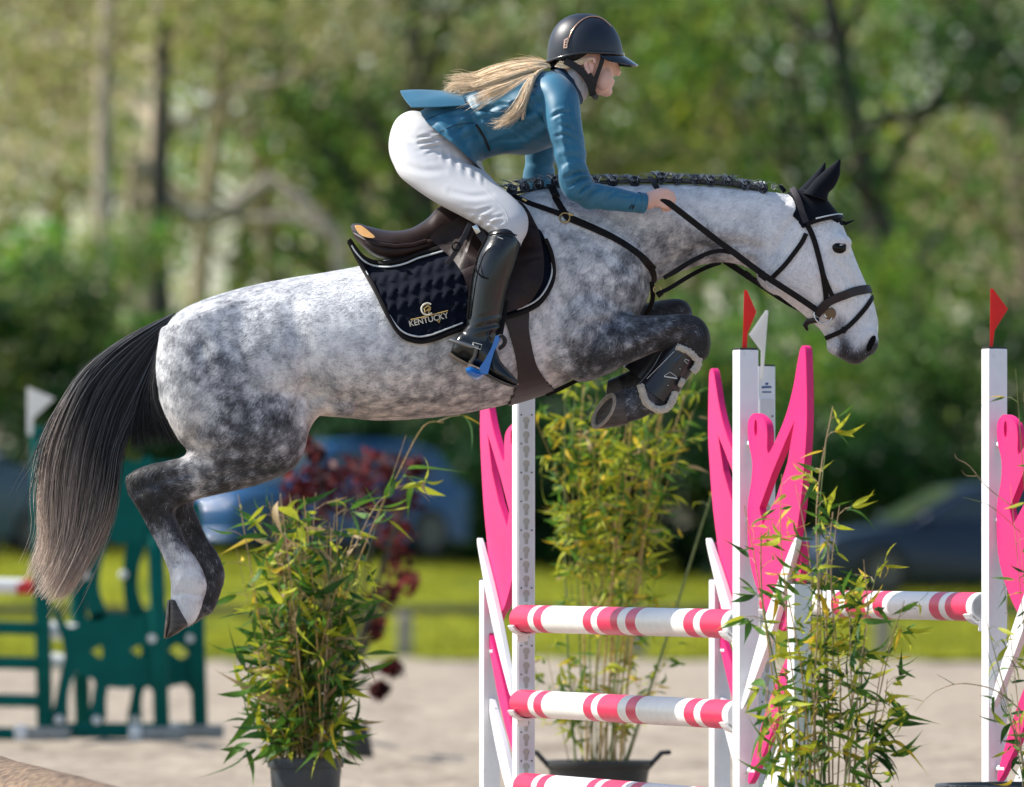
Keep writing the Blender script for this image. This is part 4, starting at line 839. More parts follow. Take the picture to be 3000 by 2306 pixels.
for q in range(130):
    x = rg.uniform(1560, 2300); yb = np.interp(x, [1500, 1700, 1850, 2000, 2150, 2300], [552, 526, 520, 516, 528, 556]); p0 = P(x, yb+6, HD + rg.uniform(-.02, .02)); L = rg.uniform(.008, .028)
    tube_bm(b, [p0, p0 + Vector((rg.normal(0, .006), 0, L*.6)), p0 + Vector((rg.normal(0, .016), 0, L))], [.0009, .0007, .0003], 3)
me = b2m(b); setcol(me, np.tile([.38, .39, .40], (len(me.vertices), 1))); add('mane_wisps', me, M_hair, horse, kind='stuff')

# ------------------------------------------------------------------ short coat hair lying along the body
FLOW = [(560, 950, -.6, .5), (700, 1000, -.8, .5), (600, 1200, -.5, .9), (800, 1200, -.5, .9), (800, 1350, -.9, .3), (550, 1390, -1, .15), (420, 1420, -.3, 1), (480, 1580, .3, 1), (560, 1720, .1, 1), (620, 1650, .4, 1), (950, 950, -1, .2), (930, 1120, -.3, -.6), (1100, 850, -1, .25), (1200, 1100, -1, .35), (1400, 1120, -1, .35), (1600, 800, -.7, .7), (1600, 1000, -.9, .5), (1750, 750, -.6, .8), (1750, 950, -.4, .9), (1850, 850, -.2, 1), (1750, 1060, -.7, .5), (1880, 980, .9, .25), (2000, 960, 1, .1), (2060, 1020, -.3, 1), (1900, 1170, -.8, .5), (1850, 600, -.7, .7), (2000, 600, -.7, .6), (2000, 740, -.8, .5), (2150, 600, -.8, .6), (2150, 740, -.9, .4), (2280, 700, -.6, .8), (2350, 800, -.2, 1), (2450, 800, .4, 1), (2520, 930, .4, 1), (2450, 1000, .2, 1)]
fl = np.array(FLOW); NH = 120000
tri = np.array([(p[0], p[1], p[2]) for p in HPOLY_] + [(p[0], p[2], p[3]) for p in HPOLY_ if len(p) == 4]); A_, B_, C_ = co[tri[:, 0]], co[tri[:, 1]], co[tri[:, 2]]
ar = np.linalg.norm(np.cross(B_-A_, C_-A_), axis=1); cn_ = np.cross(B_-A_, C_-A_); ar = ar*np.where(cn_[:, 1] < 0, 1.0, .35); pick = nrng.choice(len(tri), NH, p=ar/ar.sum()); u_ = nrng.random((NH, 1)); v_ = nrng.random((NH, 1)); sw = (u_+v_) > 1; u_ = np.where(sw, 1-u_, u_); v_ = np.where(sw, 1-v_, v_)
pt = A_[pick]*(1-u_-v_) + B_[pick]*u_ + C_[pick]*v_; vi = tri[pick, 0]; hm.update(); hn2 = np.empty(n*3, np.float32); hm.vertices.foreach_get('normal', hn2); hn2 = hn2.reshape(-1, 3); nm_ = hn2[vi]
X = 1500 + pt[:, 0]/pt[:, 1]*F; Y = HZ - (pt[:, 2]-CH)/pt[:, 1]*F; dx = np.zeros(NH); dz = np.zeros(NH)
for x, y, a1, b1 in fl:
    w = 1/(((X-x)**2 + (Y-y)**2) + 2500)**1.5; dx += w*a1; dz -= w*b1
dv = np.stack([dx, np.zeros(NH), dz], 1); dv /= np.linalg.norm(dv, axis=1)[:, None] + 1e-12; dv += nrng.normal(0, .22, (NH, 3)); dv -= nm_*(dv*nm_).sum(1)[:, None]; dv /= np.linalg.norm(dv, axis=1)[:, None] + 1e-9
Lh = nrng.uniform(.010, .020, (NH, 1))*np.where(X > 2230, .55, 1.0)[:, None]; sd_ = np.cross(dv, nm_); sd_ /= np.linalg.norm(sd_, axis=1)[:, None] + 1e-9; wd = nrng.uniform(.0005, .0010, (NH, 1))
VV = np.stack([pt - sd_*wd + nm_*.0004, pt + sd_*wd + nm_*.0004, pt + dv*Lh + nm_*(.0012 + .0016*nrng.random((NH, 1)))], 1).reshape(-1, 3)
me = bpy.data.meshes.new('coat_hair'); me.vertices.add(3*NH); me.vertices.foreach_set('co', VV.astype(np.float32).ravel()); me.loops.add(3*NH); me.loops.foreach_set('vertex_index', np.arange(3*NH, dtype=np.int32)); me.polygons.add(NH); me.polygons.foreach_set('loop_start', np.arange(0, 3*NH, 3, dtype=np.int32)); me.update(calc_edges=True)
cc = np.stack([dark, mott, np.clip(warm, 0, 1)], 1)[vi]; cc[:, 0] += nrng.normal(0, 1, NH)*(.07 + .13*np.clip(cc[:, 0], 0, 1)); cc[:, 0] -= .12*np.clip(cc[:, 0]-.45, 0, 1); setcol(me, np.repeat(cc, 3, 0), 'coat')
add('coat_hair', me, horse.data.materials[0], horse, smooth=False, origin=WL[horse.name], kind='stuff')
# ================================================================== tack
M_lea = mat('black_leather', (.010, .008, .008), .55, var=.3, scale=40, bump=.1, bscale=220, spec=.14)
M_brown = mat('brown_leather', (.020, .0095, .0085), .46, var=.4, scale=14, bump=.1, bscale=240, coat=.03, spec=.25)
M_brlea = mat('aubergine_leather', (.014, .008, .010), .55, var=.25, scale=40, bump=.1, bscale=220)
M_navy = mat('navy_quilt_cloth', (.0035, .006, .014), .8, var=.25, scale=60, bump=.15, bscale=400, sheen=.04, spec=.07)
M_pipe = mat('silver_white_piping', (.62, .66, .66), .4, var=.1)
M_steel = mat('steel', (.62, .64, .66), .22, metal=1.0, var=.05)
M_brass = mat('brass', (.55, .40, .18), .3, metal=1.0, var=.1)
M_gold = mat('gold_thread', (.62, .42, .14), .5, var=.15, scale=200)
M_cream = mat('cream_thread', (.72, .68, .55), .6, var=.1, scale=200)
def ribbon(pts, nors, w, t, taper=None):
    """flat strap with rounded edges along pts; nors point away from what it lies on"""
    pts = [Vector(p) for p in pts]; nors = [Vector(q).normalized() for q in nors]
    for _ in range(3):
        pts = [pts[0]] + [(pts[i-1] + pts[i]*2 + pts[i+1])/4 for i in range(1, len(pts)-1)] + [pts[-1]]
        nors = [nors[0]] + [(nors[i-1] + nors[i]*2 + nors[i+1]).normalized() for i in range(1, len(nors)-1)] + [nors[-1]]
    bm = bmesh.new(); rings = []; prof = [(-.5, 0), (-.46, .4), (-.3, .5), (.3, .5), (.46, .4), (.5, 0), (.46, -.4), (.3, -.5), (-.3, -.5), (-.46, -.4)]
    for i, p in enumerate(pts):
        tg = (pts[min(i+1, len(pts)-1)] - pts[max(i-1, 0)]).normalized(); n = nors[i]; n = (n - tg*n.dot(tg)).normalized(); s = tg.cross(n)
        ww = w*(taper[0] + (taper[1]-taper[0])*i/(len(pts)-1)) if taper else w
        rings.append([bm.verts.new(p + s*a*ww + n*(b*t + t/2)) for a, b in prof])
    k = len(prof)
    for a, b in zip(rings[:-1], rings[1:]):
        for j in range(k): bm.faces.new((a[j], a[(j+1) % k], b[(j+1) % k], b[j]))
    bm.faces.new(rings[0][::-1]); bm.faces.new(rings[-1]); return b2m(bm)
def strap(name, path, w, parent, m=None, t=.004, off=.002, sub=5, free=False, bvh=None, **kw):
    a = cr(path, sub)
    if free: pts = [P(q[0], q[1], HD+q[2]) for q in a]; nors = [Vector((0, -1, .15))]*len(pts)
    else:
        hs = [hit(q[0], q[1], off, bvh) for q in a]; pts = [h[0] for h in hs]; nors = [h[1] for h in hs]
    return add(name, ribbon(pts, nors, w, t), m or M_lea, parent, **kw)
def ringobj(name, c, r, rt, nrm, m, parent, sq=1.0):
    q = nrm.to_track_quat('Y', 'Z'); bm = bmesh.new()
    tube_bm(bm, [c + q @ Vector((r*math.cos(t), 0, r*sq*math.sin(t))) for t in np.linspace(0, 2*math.pi, 33)], rt, 8, cap=False); return add(name, b2m(bm), m, parent)
def inpoly(x, y, poly):
    x = np.asarray(x); y = np.asarray(y); ins = np.zeros(x.shape, bool); j = len(poly)-1
    for i in range(len(poly)):
        xi, yi = poly[i]; xj, yj = poly[j]; c = ((yi > y) != (yj > y)) & (x < (xj-xi)*(y-yi)/((yj-yi) or 1e-9) + xi); ins ^= c; j = i
    return ins
HPOL = [tuple(p.vertices) for p in hm.polygons]; HCO = co.copy(); HNO = np.empty(n*3, np.float32); hm.vertices.foreach_get('normal', HNO); HNO = HNO.reshape(-1, 3)
def patch(poly, off, thick, both=True, cuts=3):
    """piece of cloth or leather lying on the horse inside a drawn outline"""
    px = 1500 + HCO[:, 0]/HCO[:, 1]*F; py = HZ - (HCO[:, 2]-CH)/HCO[:, 1]*F
    cx = np.array([np.mean(px[list(f)]) for f in HPOL]) if False else None
    grow = [(x, y) for x, y in poly]; gx = np.mean([p[0] for p in grow]); gy = np.mean([p[1] for p in grow]); big = [(gx+(x-gx)*1.12 + math.copysign(10, x-gx), gy+(y-gy)*1.12 + math.copysign(10, y-gy)) for x, y in grow]
    sel = inpoly(px, py, big)
    if not both: sel &= HNO[:, 1] < .35
    bm = bmesh.new(); mp = {}
    for f in HPOL:
        if all(sel[i] for i in f):
            for i in f:
                if i not in mp: mp[i] = bm.verts.new(HCO[i] + HNO[i]*off)
            bm.faces.new([mp[i] for i in f])
    bmesh.ops.subdivide_edges(bm, edges=bm.edges[:], cuts=cuts, use_grid_fill=True)
    vx = np.array([1500 + v.co.x/v.co.y*F for v in bm.verts]); vy = np.array([HZ - (v.co.z-CH)/v.co.y*F for v in bm.verts]); ins = inpoly(vx, vy, poly)
    bmesh.ops.delete(bm, geom=[v for v, k in zip(list(bm.verts), ins) if not k], context='VERTS')
    bmesh.ops.smooth_vert(bm, verts=bm.verts[:], factor=.5, use_axis_x=True, use_axis_y=True, use_axis_z=True)
    bmesh.ops.recalc_face_normals(bm, faces=bm.faces[:]); bmesh.ops.solidify(bm, geom=bm.faces[:], thickness=thick); return b2m(bm)
# ------------------------------------------------------------------ saddle pad
PAIRS = [((1022, 702), (1022, 707)), ((1045, 735), (1055, 770)), ((1065, 756), (1100, 850)), ((1095, 768), (1140, 930)), ((1135, 771), (1177, 982)), ((1180, 763), (1221, 1000)), ((1225, 745), (1264, 996)), ((1270, 732), (1321, 975)), ((1330, 715), (1385, 952)), ((1400, 695), (1460, 935)), ((1470, 675), (1536, 913)), ((1530, 662), (1580, 888)), ((1560, 664), (1610, 845)), ((1580, 672), (1622, 800)), ((1590, 685), (1615, 745)), ((1594, 694), (1597, 700))]
prs = cr([list(a)+list(b) for a, b in PAIRS], 8); NV = 46
def quilt(x, y):
    """bean shaped pillows in slanting rows"""
    if x > 1420: return 0.0
    a = math.radians(-14); X = (x-1100)*math.cos(a) + (y-800)*math.sin(a); Y = -(x-1100)*math.sin(a) + (y-800)*math.cos(a)
    row = math.floor(Y/44.0); yy = Y - row*44 - 22; xx = (X + (row % 2)*17 + 7*math.sin(yy*.16)) % 34 - 17; r2 = (xx/13.0)**2 + (yy/19.5)**2
    lx = (x-1258)*.974 - (y-932)*.225; ly = (x-1258)*.225 + (y-932)*.974; flat = 1 - math.exp(-((lx/68)**6 + (ly/36)**6)); ed = 1.0
    return .0095*max(0.0, 1-r2)**.5*flat
zgrid = np.zeros((len(prs), NV)); pg = []
for i, s in enumerate(prs):
    row = []
    for j in range(NV):
        t = j/(NV-1); x = s[0]+(s[2]-s[0])*t; y = s[1]+(s[3]-s[1])*t; d = (P(x, y, HD)-CAMP).normalized(); loc, nn, ii, dist = HBVH.ray_cast(CAMP, d)
        zgrid[i, j] = loc.y - HD if loc is not None and nn.y < -.12 else -.13; row.append((x, y))
    pg.append(row)
zraw = zgrid.copy()
for _ in range(30):
    z = zgrid.copy(); z[1:-1, 1:-1] = (zgrid[:-2, 1:-1]+zgrid[2:, 1:-1]+zgrid[1:-1, :-2]+zgrid[1:-1, 2:])/4; z[0], z[-1] = z[1], z[-2]; z[:, 0], z[:, -1] = z[:, 1], z[:, -2]; zgrid = z
zgrid = np.minimum(zgrid, zraw)
for _ in range(4):
    z = zgrid.copy(); z[1:-1, 1:-1] = (zgrid[:-2, 1:-1]+zgrid[2:, 1:-1]+zgrid[1:-1, :-2]+zgrid[1:-1, 2:])/4; zgrid = z
PADZ = zgrid - .014
VV = [P(x, y, HD + PADZ[i, j] - quilt(x, y)) for i, row in enumerate(pg) for j, (x, y) in enumerate(row)]
FF = [(i*NV+j, (i+1)*NV+j, (i+1)*NV+j+1, i*NV+j+1) for i in range(len(prs)-1) for j in range(NV-1)]
padbvh = BVHTree.FromPolygons(VV, FF)
bm = bmesh.new(); bv = [bm.verts.new(v) for v in VV]; bw = [bm.verts.new(v + Vector((0, .008, 0))) for v in VV]
for f in FF:
    try: bm.faces.new([bv[i] for i in f])
    except ValueError: pass
for f in FF:
    try: bm.faces.new([bw[i] for i in f[::-1]])
    except ValueError: pass
ni = len(prs)
rimi = [j for j in range(NV)] + [i*NV+NV-1 for i in range(1, ni)] + [(ni-1)*NV+j for j in range(NV-2, -1, -1)] + [i*NV for i in range(ni-2, 0, -1)]
for a_, b_ in zip(rimi, rimi[1:]+rimi[:1]):
    bm.faces.new((bv[a_], bv[b_], bw[b_], bw[a_]))
pad = add('saddle_pad', b2m(bm), M_navy, label='quilted navy saddle pad with gold lettering under the saddle', cat='saddle pad')
bot = [(s[2], s[3]) for s in prs]; top = [(s[0], s[1]) for s in prs]
def onpad(x, y, off): 
    d = (P(x, y, HD)-CAMP).normalized(); loc, nn, ii, dist = padbvh.ray_cast(CAMP, d)
    if loc is None: loc, nn, ii, dist = padbvh.find_nearest(P(x, y, HD-.25))
    return loc + Vector((0, -off, 0))
def gpt(i, px, frm, off):
    s_ = prs[i]; L = math.hypot(s_[2]-s_[0], s_[3]-s_[1]); t = min(px/max(L, 1), .5); t = t if frm == 't' else 1-t; f = t*(NV-1); j = min(int(f), NV-2); zz = PADZ[i, j]*(1-(f-j)) + PADZ[i, j+1]*(f-j); return P(s_[0]+(s_[2]-s_[0])*t, s_[1]+(s_[3]-s_[1])*t, HD + zz - off)
def gedge(i0, i1, px, frm, off, r, m, name):
    bm = bmesh.new(); tube_bm(bm, [gpt(i, px, frm, off) for i in range(i0, i1)], r, 7); add(name, b2m(bm), m, pad)
def edge(path, off, r, m, name):
    bm = bmesh.new(); tube_bm(bm, [onpad(x, y, off) for x, y in path], r, 7); add(name, b2m(bm), m, pad)
cxy = np.array([1330, 850.0])
def inset(path, k): return [tuple(np.array(p) + (cxy-np.array(p))/np.linalg.norm(cxy-np.array(p))*k) for p in path]
NP_ = len(prs)
gedge(0, NP_, 0, 'b', .002, .0085, M_lea, 'binding'); gedge(5, 62, 15, 'b', .006, .0030, M_pipe, 'piping'); gedge(78, NP_-3, 13, 'b', .006, .0030, M_pipe, 'piping')
gedge(0, 66, 0, 't', .004, .0085, M_lea, 'binding'); gedge(3, 64, 11, 't', .010, .0032, M_pipe, 'piping')
# lettering and emblem
def text_mesh(body, x0, y0, x1, y1, size_px, m, name, parent, off=.005, surf=None):
    cu = bpy.data.curves.new('txt', 'FONT'); cu.body = body; cu.extrude = 0.0; cu.offset = .012; o = bpy.data.objects.new('txt', cu); COL.objects.link(o)
    dgp = bpy.context.evaluated_depsgraph_get(); me = bpy.data.meshes.new_from_object(o.evaluated_get(dgp)); bpy.data.objects.remove(o)
    bm = bmesh.new(); bm.from_mesh(me); bmesh.ops.triangulate(bm, faces=bm.faces[:]); xs = [v.co.x for v in bm.verts]; w = max(xs)-min(xs); mnx = min(xs); L = math.hypot(x1-x0, y1-y0); ax = ((x1-x0)/L, (y1-y0)/L); up = (ax[1], -ax[0])
    for v in bm.verts:
        a = (v.co.x-mnx)/w*L; b = v.co.y/.7*size_px; v.co = (surf or onpad)(x0+ax[0]*a+up[0]*b, y0+ax[1]*a+up[1]*b, off)
    me = b2m(bm); return add(name, me, m, parent, smooth=False)
text_mesh('KENTUCKY', 1201, 957, 1315, 931, 17, M_cream, 'lettering', pad, .003)
edge([(1203, 937), (1240, 929), (1280, 919), (1312, 911)], .009, .0017, M_gold, 'gold_line')
edge([(1252+17*math.cos(t), 906+17*math.sin(t)) for t in np.linspace(-.9, -5.6, 22)], .009, .0032, M_cream, 'emblem_crescent')
for k, pts in enumerate([[(1246, 916), (1243, 905), (1250, 897), (1258, 899)], [(1250, 912), (1256, 905), (1262, 908)], [(1256, 918), (1258, 911), (1252, 908)], [(1247, 902), (1254, 895), (1262, 903)]]): edge(pts, .009, .0026, M_gold, 'emblem_mark')
edge([(1281, 942), (1284, 937), (1289, 940), (1285, 946)], .010, .002, M_gold, 'emblem_mark')
# ------------------------------------------------------------------ saddle
saddle = empty('jumping_saddle', P(1300, 700, HD), label='brown leather jumping saddle with tan cantle patch on the grey horse', cat='saddle')
SL = cr([(1027, 664, 676, .03), (1036, 656, 684, .09), (1055, 656, 694, .135), (1085, 665, 706, .165), (1143, 677, 716, .175), (1200, 671, 716, .16), (1250, 642, 706, .135), (1282, 610, 692, .12), (1330, 588, 680, .11), (1390, 590, 672, .115), (1440, 606, 668, .12), (1480, 624, 668, .11)], 5)
bm = bmesh.new(); rings = []
for s in SL:
    ring = []
    for j in range(21):
        v = -1 + j*.1; k = abs(v)**2.6; yy = s[1] + (s[2]-s[1])*k - 6*math.exp(-(v*v)/.08)*0; ring.append(bm.verts.new(P(s[0] + 4*k, yy, HD) + Vector((0, s[3]*(1-(1-abs(v))**1.25)*(1 if v > 0 else -1), 0))))
    rings.append(ring)
for a, b in zip(rings[:-1], rings[1:]):
    for j in range(20): bm.faces.new((a[j], a[j+1], b[j+1], b[j]))
bmesh.ops.recalc_face_normals(bm, faces=bm.faces[:]); bmesh.ops.solidify(bm, geom=bm.faces[:], thickness=.016); add('seat', b2m(bm), M_brown, saddle)
for side in (-1, 1):
    bm = bmesh.new(); loft_bm(bm, [(1031, 676, 1040, 700, .02, .06*side), (1060, 690, 1068, 728, .05, .10*side), (1095, 704, 1102, 752, .06, .115*side), (1145, 712, 1148, 762, .06, .125*side), (1200, 711, 1202, 752, .055, .13*side), (1250, 702, 1254, 736, .04, .13*side), (1300, 690, 1302, 715, .02, .13*side)], n=20, sub=5, e=2.4); add('panel', b2m(bm), M_brown, saddle)
    bm = bmesh.new(); tube_bm(bm, [P(x, y, HD + side*z) for x, y, z in [(1040, 686, .10), (1070, 704, .15), (1110, 715, .178), (1160, 722, .186), (1210, 718, .184), (1250, 706, .17)]], .008, 8); add('welt', b2m(bm), M_brown, saddle)
FLAP = spline2([(1262, 690), (1290, 728), (1330, 764), (1358, 808), (1372, 860), (1378, 915), (1400, 930), (1460, 922), (1535, 897), (1578, 850), (1594, 795), (1590, 725), (1574, 668), (1550, 622), (1520, 590), (1440, 600), (1340, 640)], 4)
def flapmesh(side):
    bm = bmesh.new(); vs_ = [bm.verts.new((x, y, 0)) for x, y in FLAP]; ed = [bm.edges.new((vs_[i], vs_[(i+1) % len(vs_)])) for i in range(len(vs_))]; bmesh.ops.triangle_fill(bm, edges=ed, use_beauty=True)
    for _ in range(3): bmesh.ops.subdivide_edges(bm, edges=[e for e in bm.edges if e.calc_length() > 16], cuts=1)
    bmesh.ops.triangulate(bm, faces=bm.faces[:])
    for v in bm.verts:
        x, y = v.co.x, v.co.y; d = (P(x, y, HD)-CAMP).normalized(); loc, nn, i, dist = padbvh.ray_cast(CAMP, d); zz = (loc.y-HD) if loc is not None else -.17
        if y < 700: zz = max(zz, -.12 - .16*max(0, (y-600))/100)
        kr = .028*math.exp(-((x-(1585 if y > 680 else 1560))/26)**2) if y < 880 else 0
        zz -= .012 + kr; v.co = P(x, y, HD + (zz if side < 0 else -zz))
    for _ in range(4): bmesh.ops.smooth_vert(bm, verts=bm.verts[:], factor=.5, use_axis_y=True)
    bmesh.ops.recalc_face_normals(bm, faces=bm.faces[:]); bmesh.ops.solidify(bm, geom=bm.faces[:], thickness=.006); return b2m(bm)
nf = add('flap', flapmesh(-1), M_brown, saddle); add('flap', flapmesh(1), M_brown, saddle)
add('cantle_patch', poly_plate(spline2([(1041, 666), (1052, 664), (1064, 668), (1084, 684), (1101, 700), (1088, 703), (1066, 697), (1050, 684)], 3), [], lambda u, v, t: P(u, v, HD) + Vector((0, -.118 - .085*((u-1040)/60.0)**.6 - .004 + t if u > 1040 else -.118, 0)), .003), mat('tan_leather', (.50, .27, .09), .5), saddle)
strap('billet_keeper', [(1378, 655, -.315), (1362, 690, -.325), (1344, 722, -.33), (1326, 752, -.33), (1309, 774, -.33)], .017, saddle, M_brlea, free=True, t=.004)
strap('stirrup_leather', [(1398, 668, -.30), (1412, 690, -.325), (1430, 720, -.33)], .028, saddle, M_brlea, free=True)
ringobj('buckle', P(1336, 722, HD-.338), .013, .003, Vector((0, -1, 0)), M_lea, saddle); 
bm = bmesh.new(); box_bm(bm, P(1396, 672, HD-.325), (.018, .004, .030), Matrix.Rotation(-.5, 3, 'Y')); bevel(bm, .003); add('buckle', b2m(bm), M_steel, saddle)
add('girth', patch(spline2([(1470, 905), (1545, 905), (1550, 960), (1560, 1020), (1574, 1072), (1598, 1112), (1628, 1138), (1600, 1160), (1560, 1185), (1490, 1190), (1505, 1150), (1518, 1110), (1514, 1060), (1502, 1010), (1486, 955)], 4), .008, .008, True, 6), M_brlea, saddle, label='dark brown belly girth behind the elbow')
# ------------------------------------------------------------------ ear bonnet
M_bonnet = mat('navy_bonnet_cloth', (.004, .006, .011), .85, var=.2, scale=90, bump=.1, bscale=500, sheen=.04, spec=.12)
bonnet = empty('ear_bonnet', P(2380, 640, HD), label='black fly bonnet covering the horse\'s ears and forehead', cat='ear bonnet')
add('cap', patch(spline2([(2282, 540), (2320, 545), (2350, 530), (2420, 545), (2445, 605), (2475, 640), (2476, 664), (2462, 655), (2430, 641), (2400, 648), (2372, 660), (2350, 668), (2336, 648), (2322, 632), (2330, 606), (2320, 580), (2300, 566)], 3), .006, .005), M_bonnet, bonnet)
for nm, secs in (('ear', [(2352, 566, 2424, 588, .034, -.045), (2368, 550, 2428, 566, .031, -.048), (2388, 526, 2446, 546, .029, -.052), (2418, 498, 2460, 514, .021, -.055), (2446, 477, 2462, 486, .010, -.056), (2459, 465, 2463, 470, .003, -.056)]), ('ear', [(2334, 566, 2398, 575, .034, .045), (2348, 548, 2402, 560, .031, .048), (2368, 528, 2410, 540, .027, .052), (2392, 502, 2417, 512, .018, .055), (2408, 484, 2419, 491, .009, .056), (2415, 475, 2419, 479, .003, .056)])):
    bm = bmesh.new(); loft_bm(bm, secs, n=18, sub=5); add(nm, b2m(bm), M_bonnet, bonnet)
add('tassel', tube([hit(2466, 652, .002)[0], P(2478, 655, HD-.02), P(2490, 650, HD-.02), P(2503, 645, HD-.02)], [.008, .0055, .004, .0015], 8), M_bonnet, bonnet)
add('tassel', tube([P(2300, 562, HD), P(2290, 550, HD), P(2281, 540, HD)], [.008, .007, .003], 8), M_bonnet, bonnet)
# ------------------------------------------------------------------ bridle
bridle = empty('bridle', P(2420, 900, HD), label='dark leather bridle with steel bit ring on the horse\'s head', cat='bridle')
strap('headpiece', [(2322, 553), (2338, 590), (2350, 622), (2362, 655)], .021, bridle, M_brlea, off=.012)
bb_ = strap('browband', [(2362, 660), (2395, 648), (2430, 641), (2464, 640)], .016, bridle, M_lea, off=.012); strap('browband_piping', [(2388, 645), (2420, 638), (2462, 632)], .0045, bb_, M_pipe, off=.015)
strap('cheekpiece', [(2366, 662), (2380, 690), (2394, 735), (2406, 785), (2416, 835), (2421, 888)], .018, bridle, M_lea, off=.003)
strap('noseband_hanger', [(2404, 785), (2418, 820), (2430, 850), (2443, 876)], .015, bridle, M_lea, off=.004)
strap('throatlash', [(2362, 685), (2350, 710), (2325, 745), (2295, 782), (2262, 815)], .016, bridle, M_lea, off=.003)
strap('cavesson', [(2392, 920), (2412, 896), (2432, 880), (2475, 863), (2515, 851), (2548, 848)], .030, bridle, M_brlea, t=.007, off=.003)
strap('flash_strap', [(2555, 870), (2538, 898), (2515, 926), (2490, 952), (2470, 968), (2445, 980), (2422, 990)], .016, bridle, M_lea, off=.003)
ckl, nn_ = hit(2472, 967, .006); add('flash_loop', box(ckl, (.02, .012, .02), Matrix.Rotation(.6, 3, 'Y'), .004), M_lea, bridle)
bc = hit(2412, 916, .012)[0]; ringobj('bit_ring', bc, .031, .0026, Vector((.1, -1, .05)), M_steel, bridle); ringobj('bit_ring', Vector((bc.x, 2*HD-bc.y, bc.z)), .031, .0026, Vector((.1, 1, .05)), M_steel, bridle)
add('bit_mouthpiece', tube([bc + Vector((.01, .0, -.004)), Vector((bc.x+.02, 2*HD-bc.y, bc.z-.004))], .007, 10), M_steel, bridle)
bm = bmesh.new(); blob_bm(bm, bc + Vector((.022, .004, .002)), (.021, .006, .021), seg=18); add('bit_guard', b2m(bm), mat('brown_rubber', (.16, .10, .04), .6), bridle)
b0 = hit(2372, 938, .004)[0]; add('curb_strap', tube([bc + Vector((-.02, .012, -.02)), b0, b0 + Vector((-.012, .02, -.012)), b0 + Vector((-.004, .03, -.03))], [.009, .011, .009, .004], 8), M_lea, bridle)
strap('rein', [(2392, 908, -.085), (2330, 866, -.105), (2240, 808, -.13), (2160, 748, -.145), (2100, 704, -.155), (2030, 650, -.17), (1985, 615, -.185), (1960, 596, -.19), (1938, 580, -.185)], .021, bridle, free=True, label='near side rein running taut from the bit to the hand')
strap('rein', [(2392, 922, .085), (2328, 898, .10), (2240, 842, .115), (2150, 782, .125), (2080, 735, .14), (1990, 660, .17), (1940, 590, .18)], .021, bridle, free=True)
strap('rein_stop', [(2226, 800, -.14), (2248, 816, -.138)], .026, bridle, M_lea, free=True, t=.003, sub=2); strap('rein_stop', [(2180, 800, .108), (2196, 812, .108)], .024, bridle, M_lea, free=True, t=.003, sub=2)
strap('rein_loop', [(1958, 592, -.176), (1930, 560, -.14), (1915, 535, -.09), (1905, 522, -.03), (1905, 520, .04)], .018, bridle, free=True)
# ------------------------------------------------------------------ breastplate and running martingale
breast = empty('breastplate', P(1750, 760, HD), label='dark leather breastplate with brass rings across the grey shoulder', cat='breastplate')
strap('shoulder_strap', [(1500, 573), (1545, 595), (1600, 614), (1646, 630)], .021, breast); strap('shoulder_strap', [(1662, 638), (1720, 662), (1790, 695), (1840, 725), (1884, 758), (1912, 788)], .026, breast, t=.006)
strap('wither_strap', [(1596, 512), (1604, 530), (1616, 556), (1630, 585)], .027, breast, M_lea, off=.01); strap('wither_strap', [(1626, 580), (1645, 612), (1664, 640)], .023, breast)
rc, rn = hit(1655, 640, .006); ringobj('ring', rc, .017, .0028, rn, M_brass, breast)
for (x, y) in ((1627, 580), (1538, 592), (1672, 632)):
    c, q = hit(x, y, .008); bm = bmesh.new(); box_bm(bm, c, (.018, .004, .008), Matrix.Rotation(.5, 3, 'Y')); bevel(bm, .0015); add('buckle', b2m(bm), M_brass, breast)
strap('chest_strap', [(1905, 780), (1915, 805), (1914, 828)], .020, breast); strap('chest_strap', [(1909, 825, -.06), (1912, 850, -.05), (1912, 878, -.03), (1902, 905, 0), (1888, 930, .03)], .016, breast, free=True)
ringobj('ring', P(1925, 848, HD-.06), .012, .0025, Vector((0, -1, 0)), M_brass, breast)
strap('martingale_strap', [(1932, 858, -.06), (1960, 846, -.04), (2010, 815, 0), (2066, 785, .05), (2110, 770, .09)], .015, breast, free=True)
strap('martingale_strap', [(1945, 815, -.115), (1985, 790, -.12), (2030, 763, -.12), (2075, 742, -.125), (2112, 735, -.13), (2140, 740, -.14)], .015, breast, free=True); strap('martingale_strap', [(1945, 815, -.115), (1975, 802, -.12), (2020, 772, -.125), (2060, 752, -.125)], .010, breast, free=True)
add('strap_end', tube([P(1925, 866, HD-.06), P(1940, 856, HD-.06)], [.011, .009], 10), M_lea, breast)
strap('girth_loop', [(1600, 1158, -.02), (1640, 1140, -.02), (1680, 1120, -.01), (1712, 1106, 0)], .014, breast, free=True)
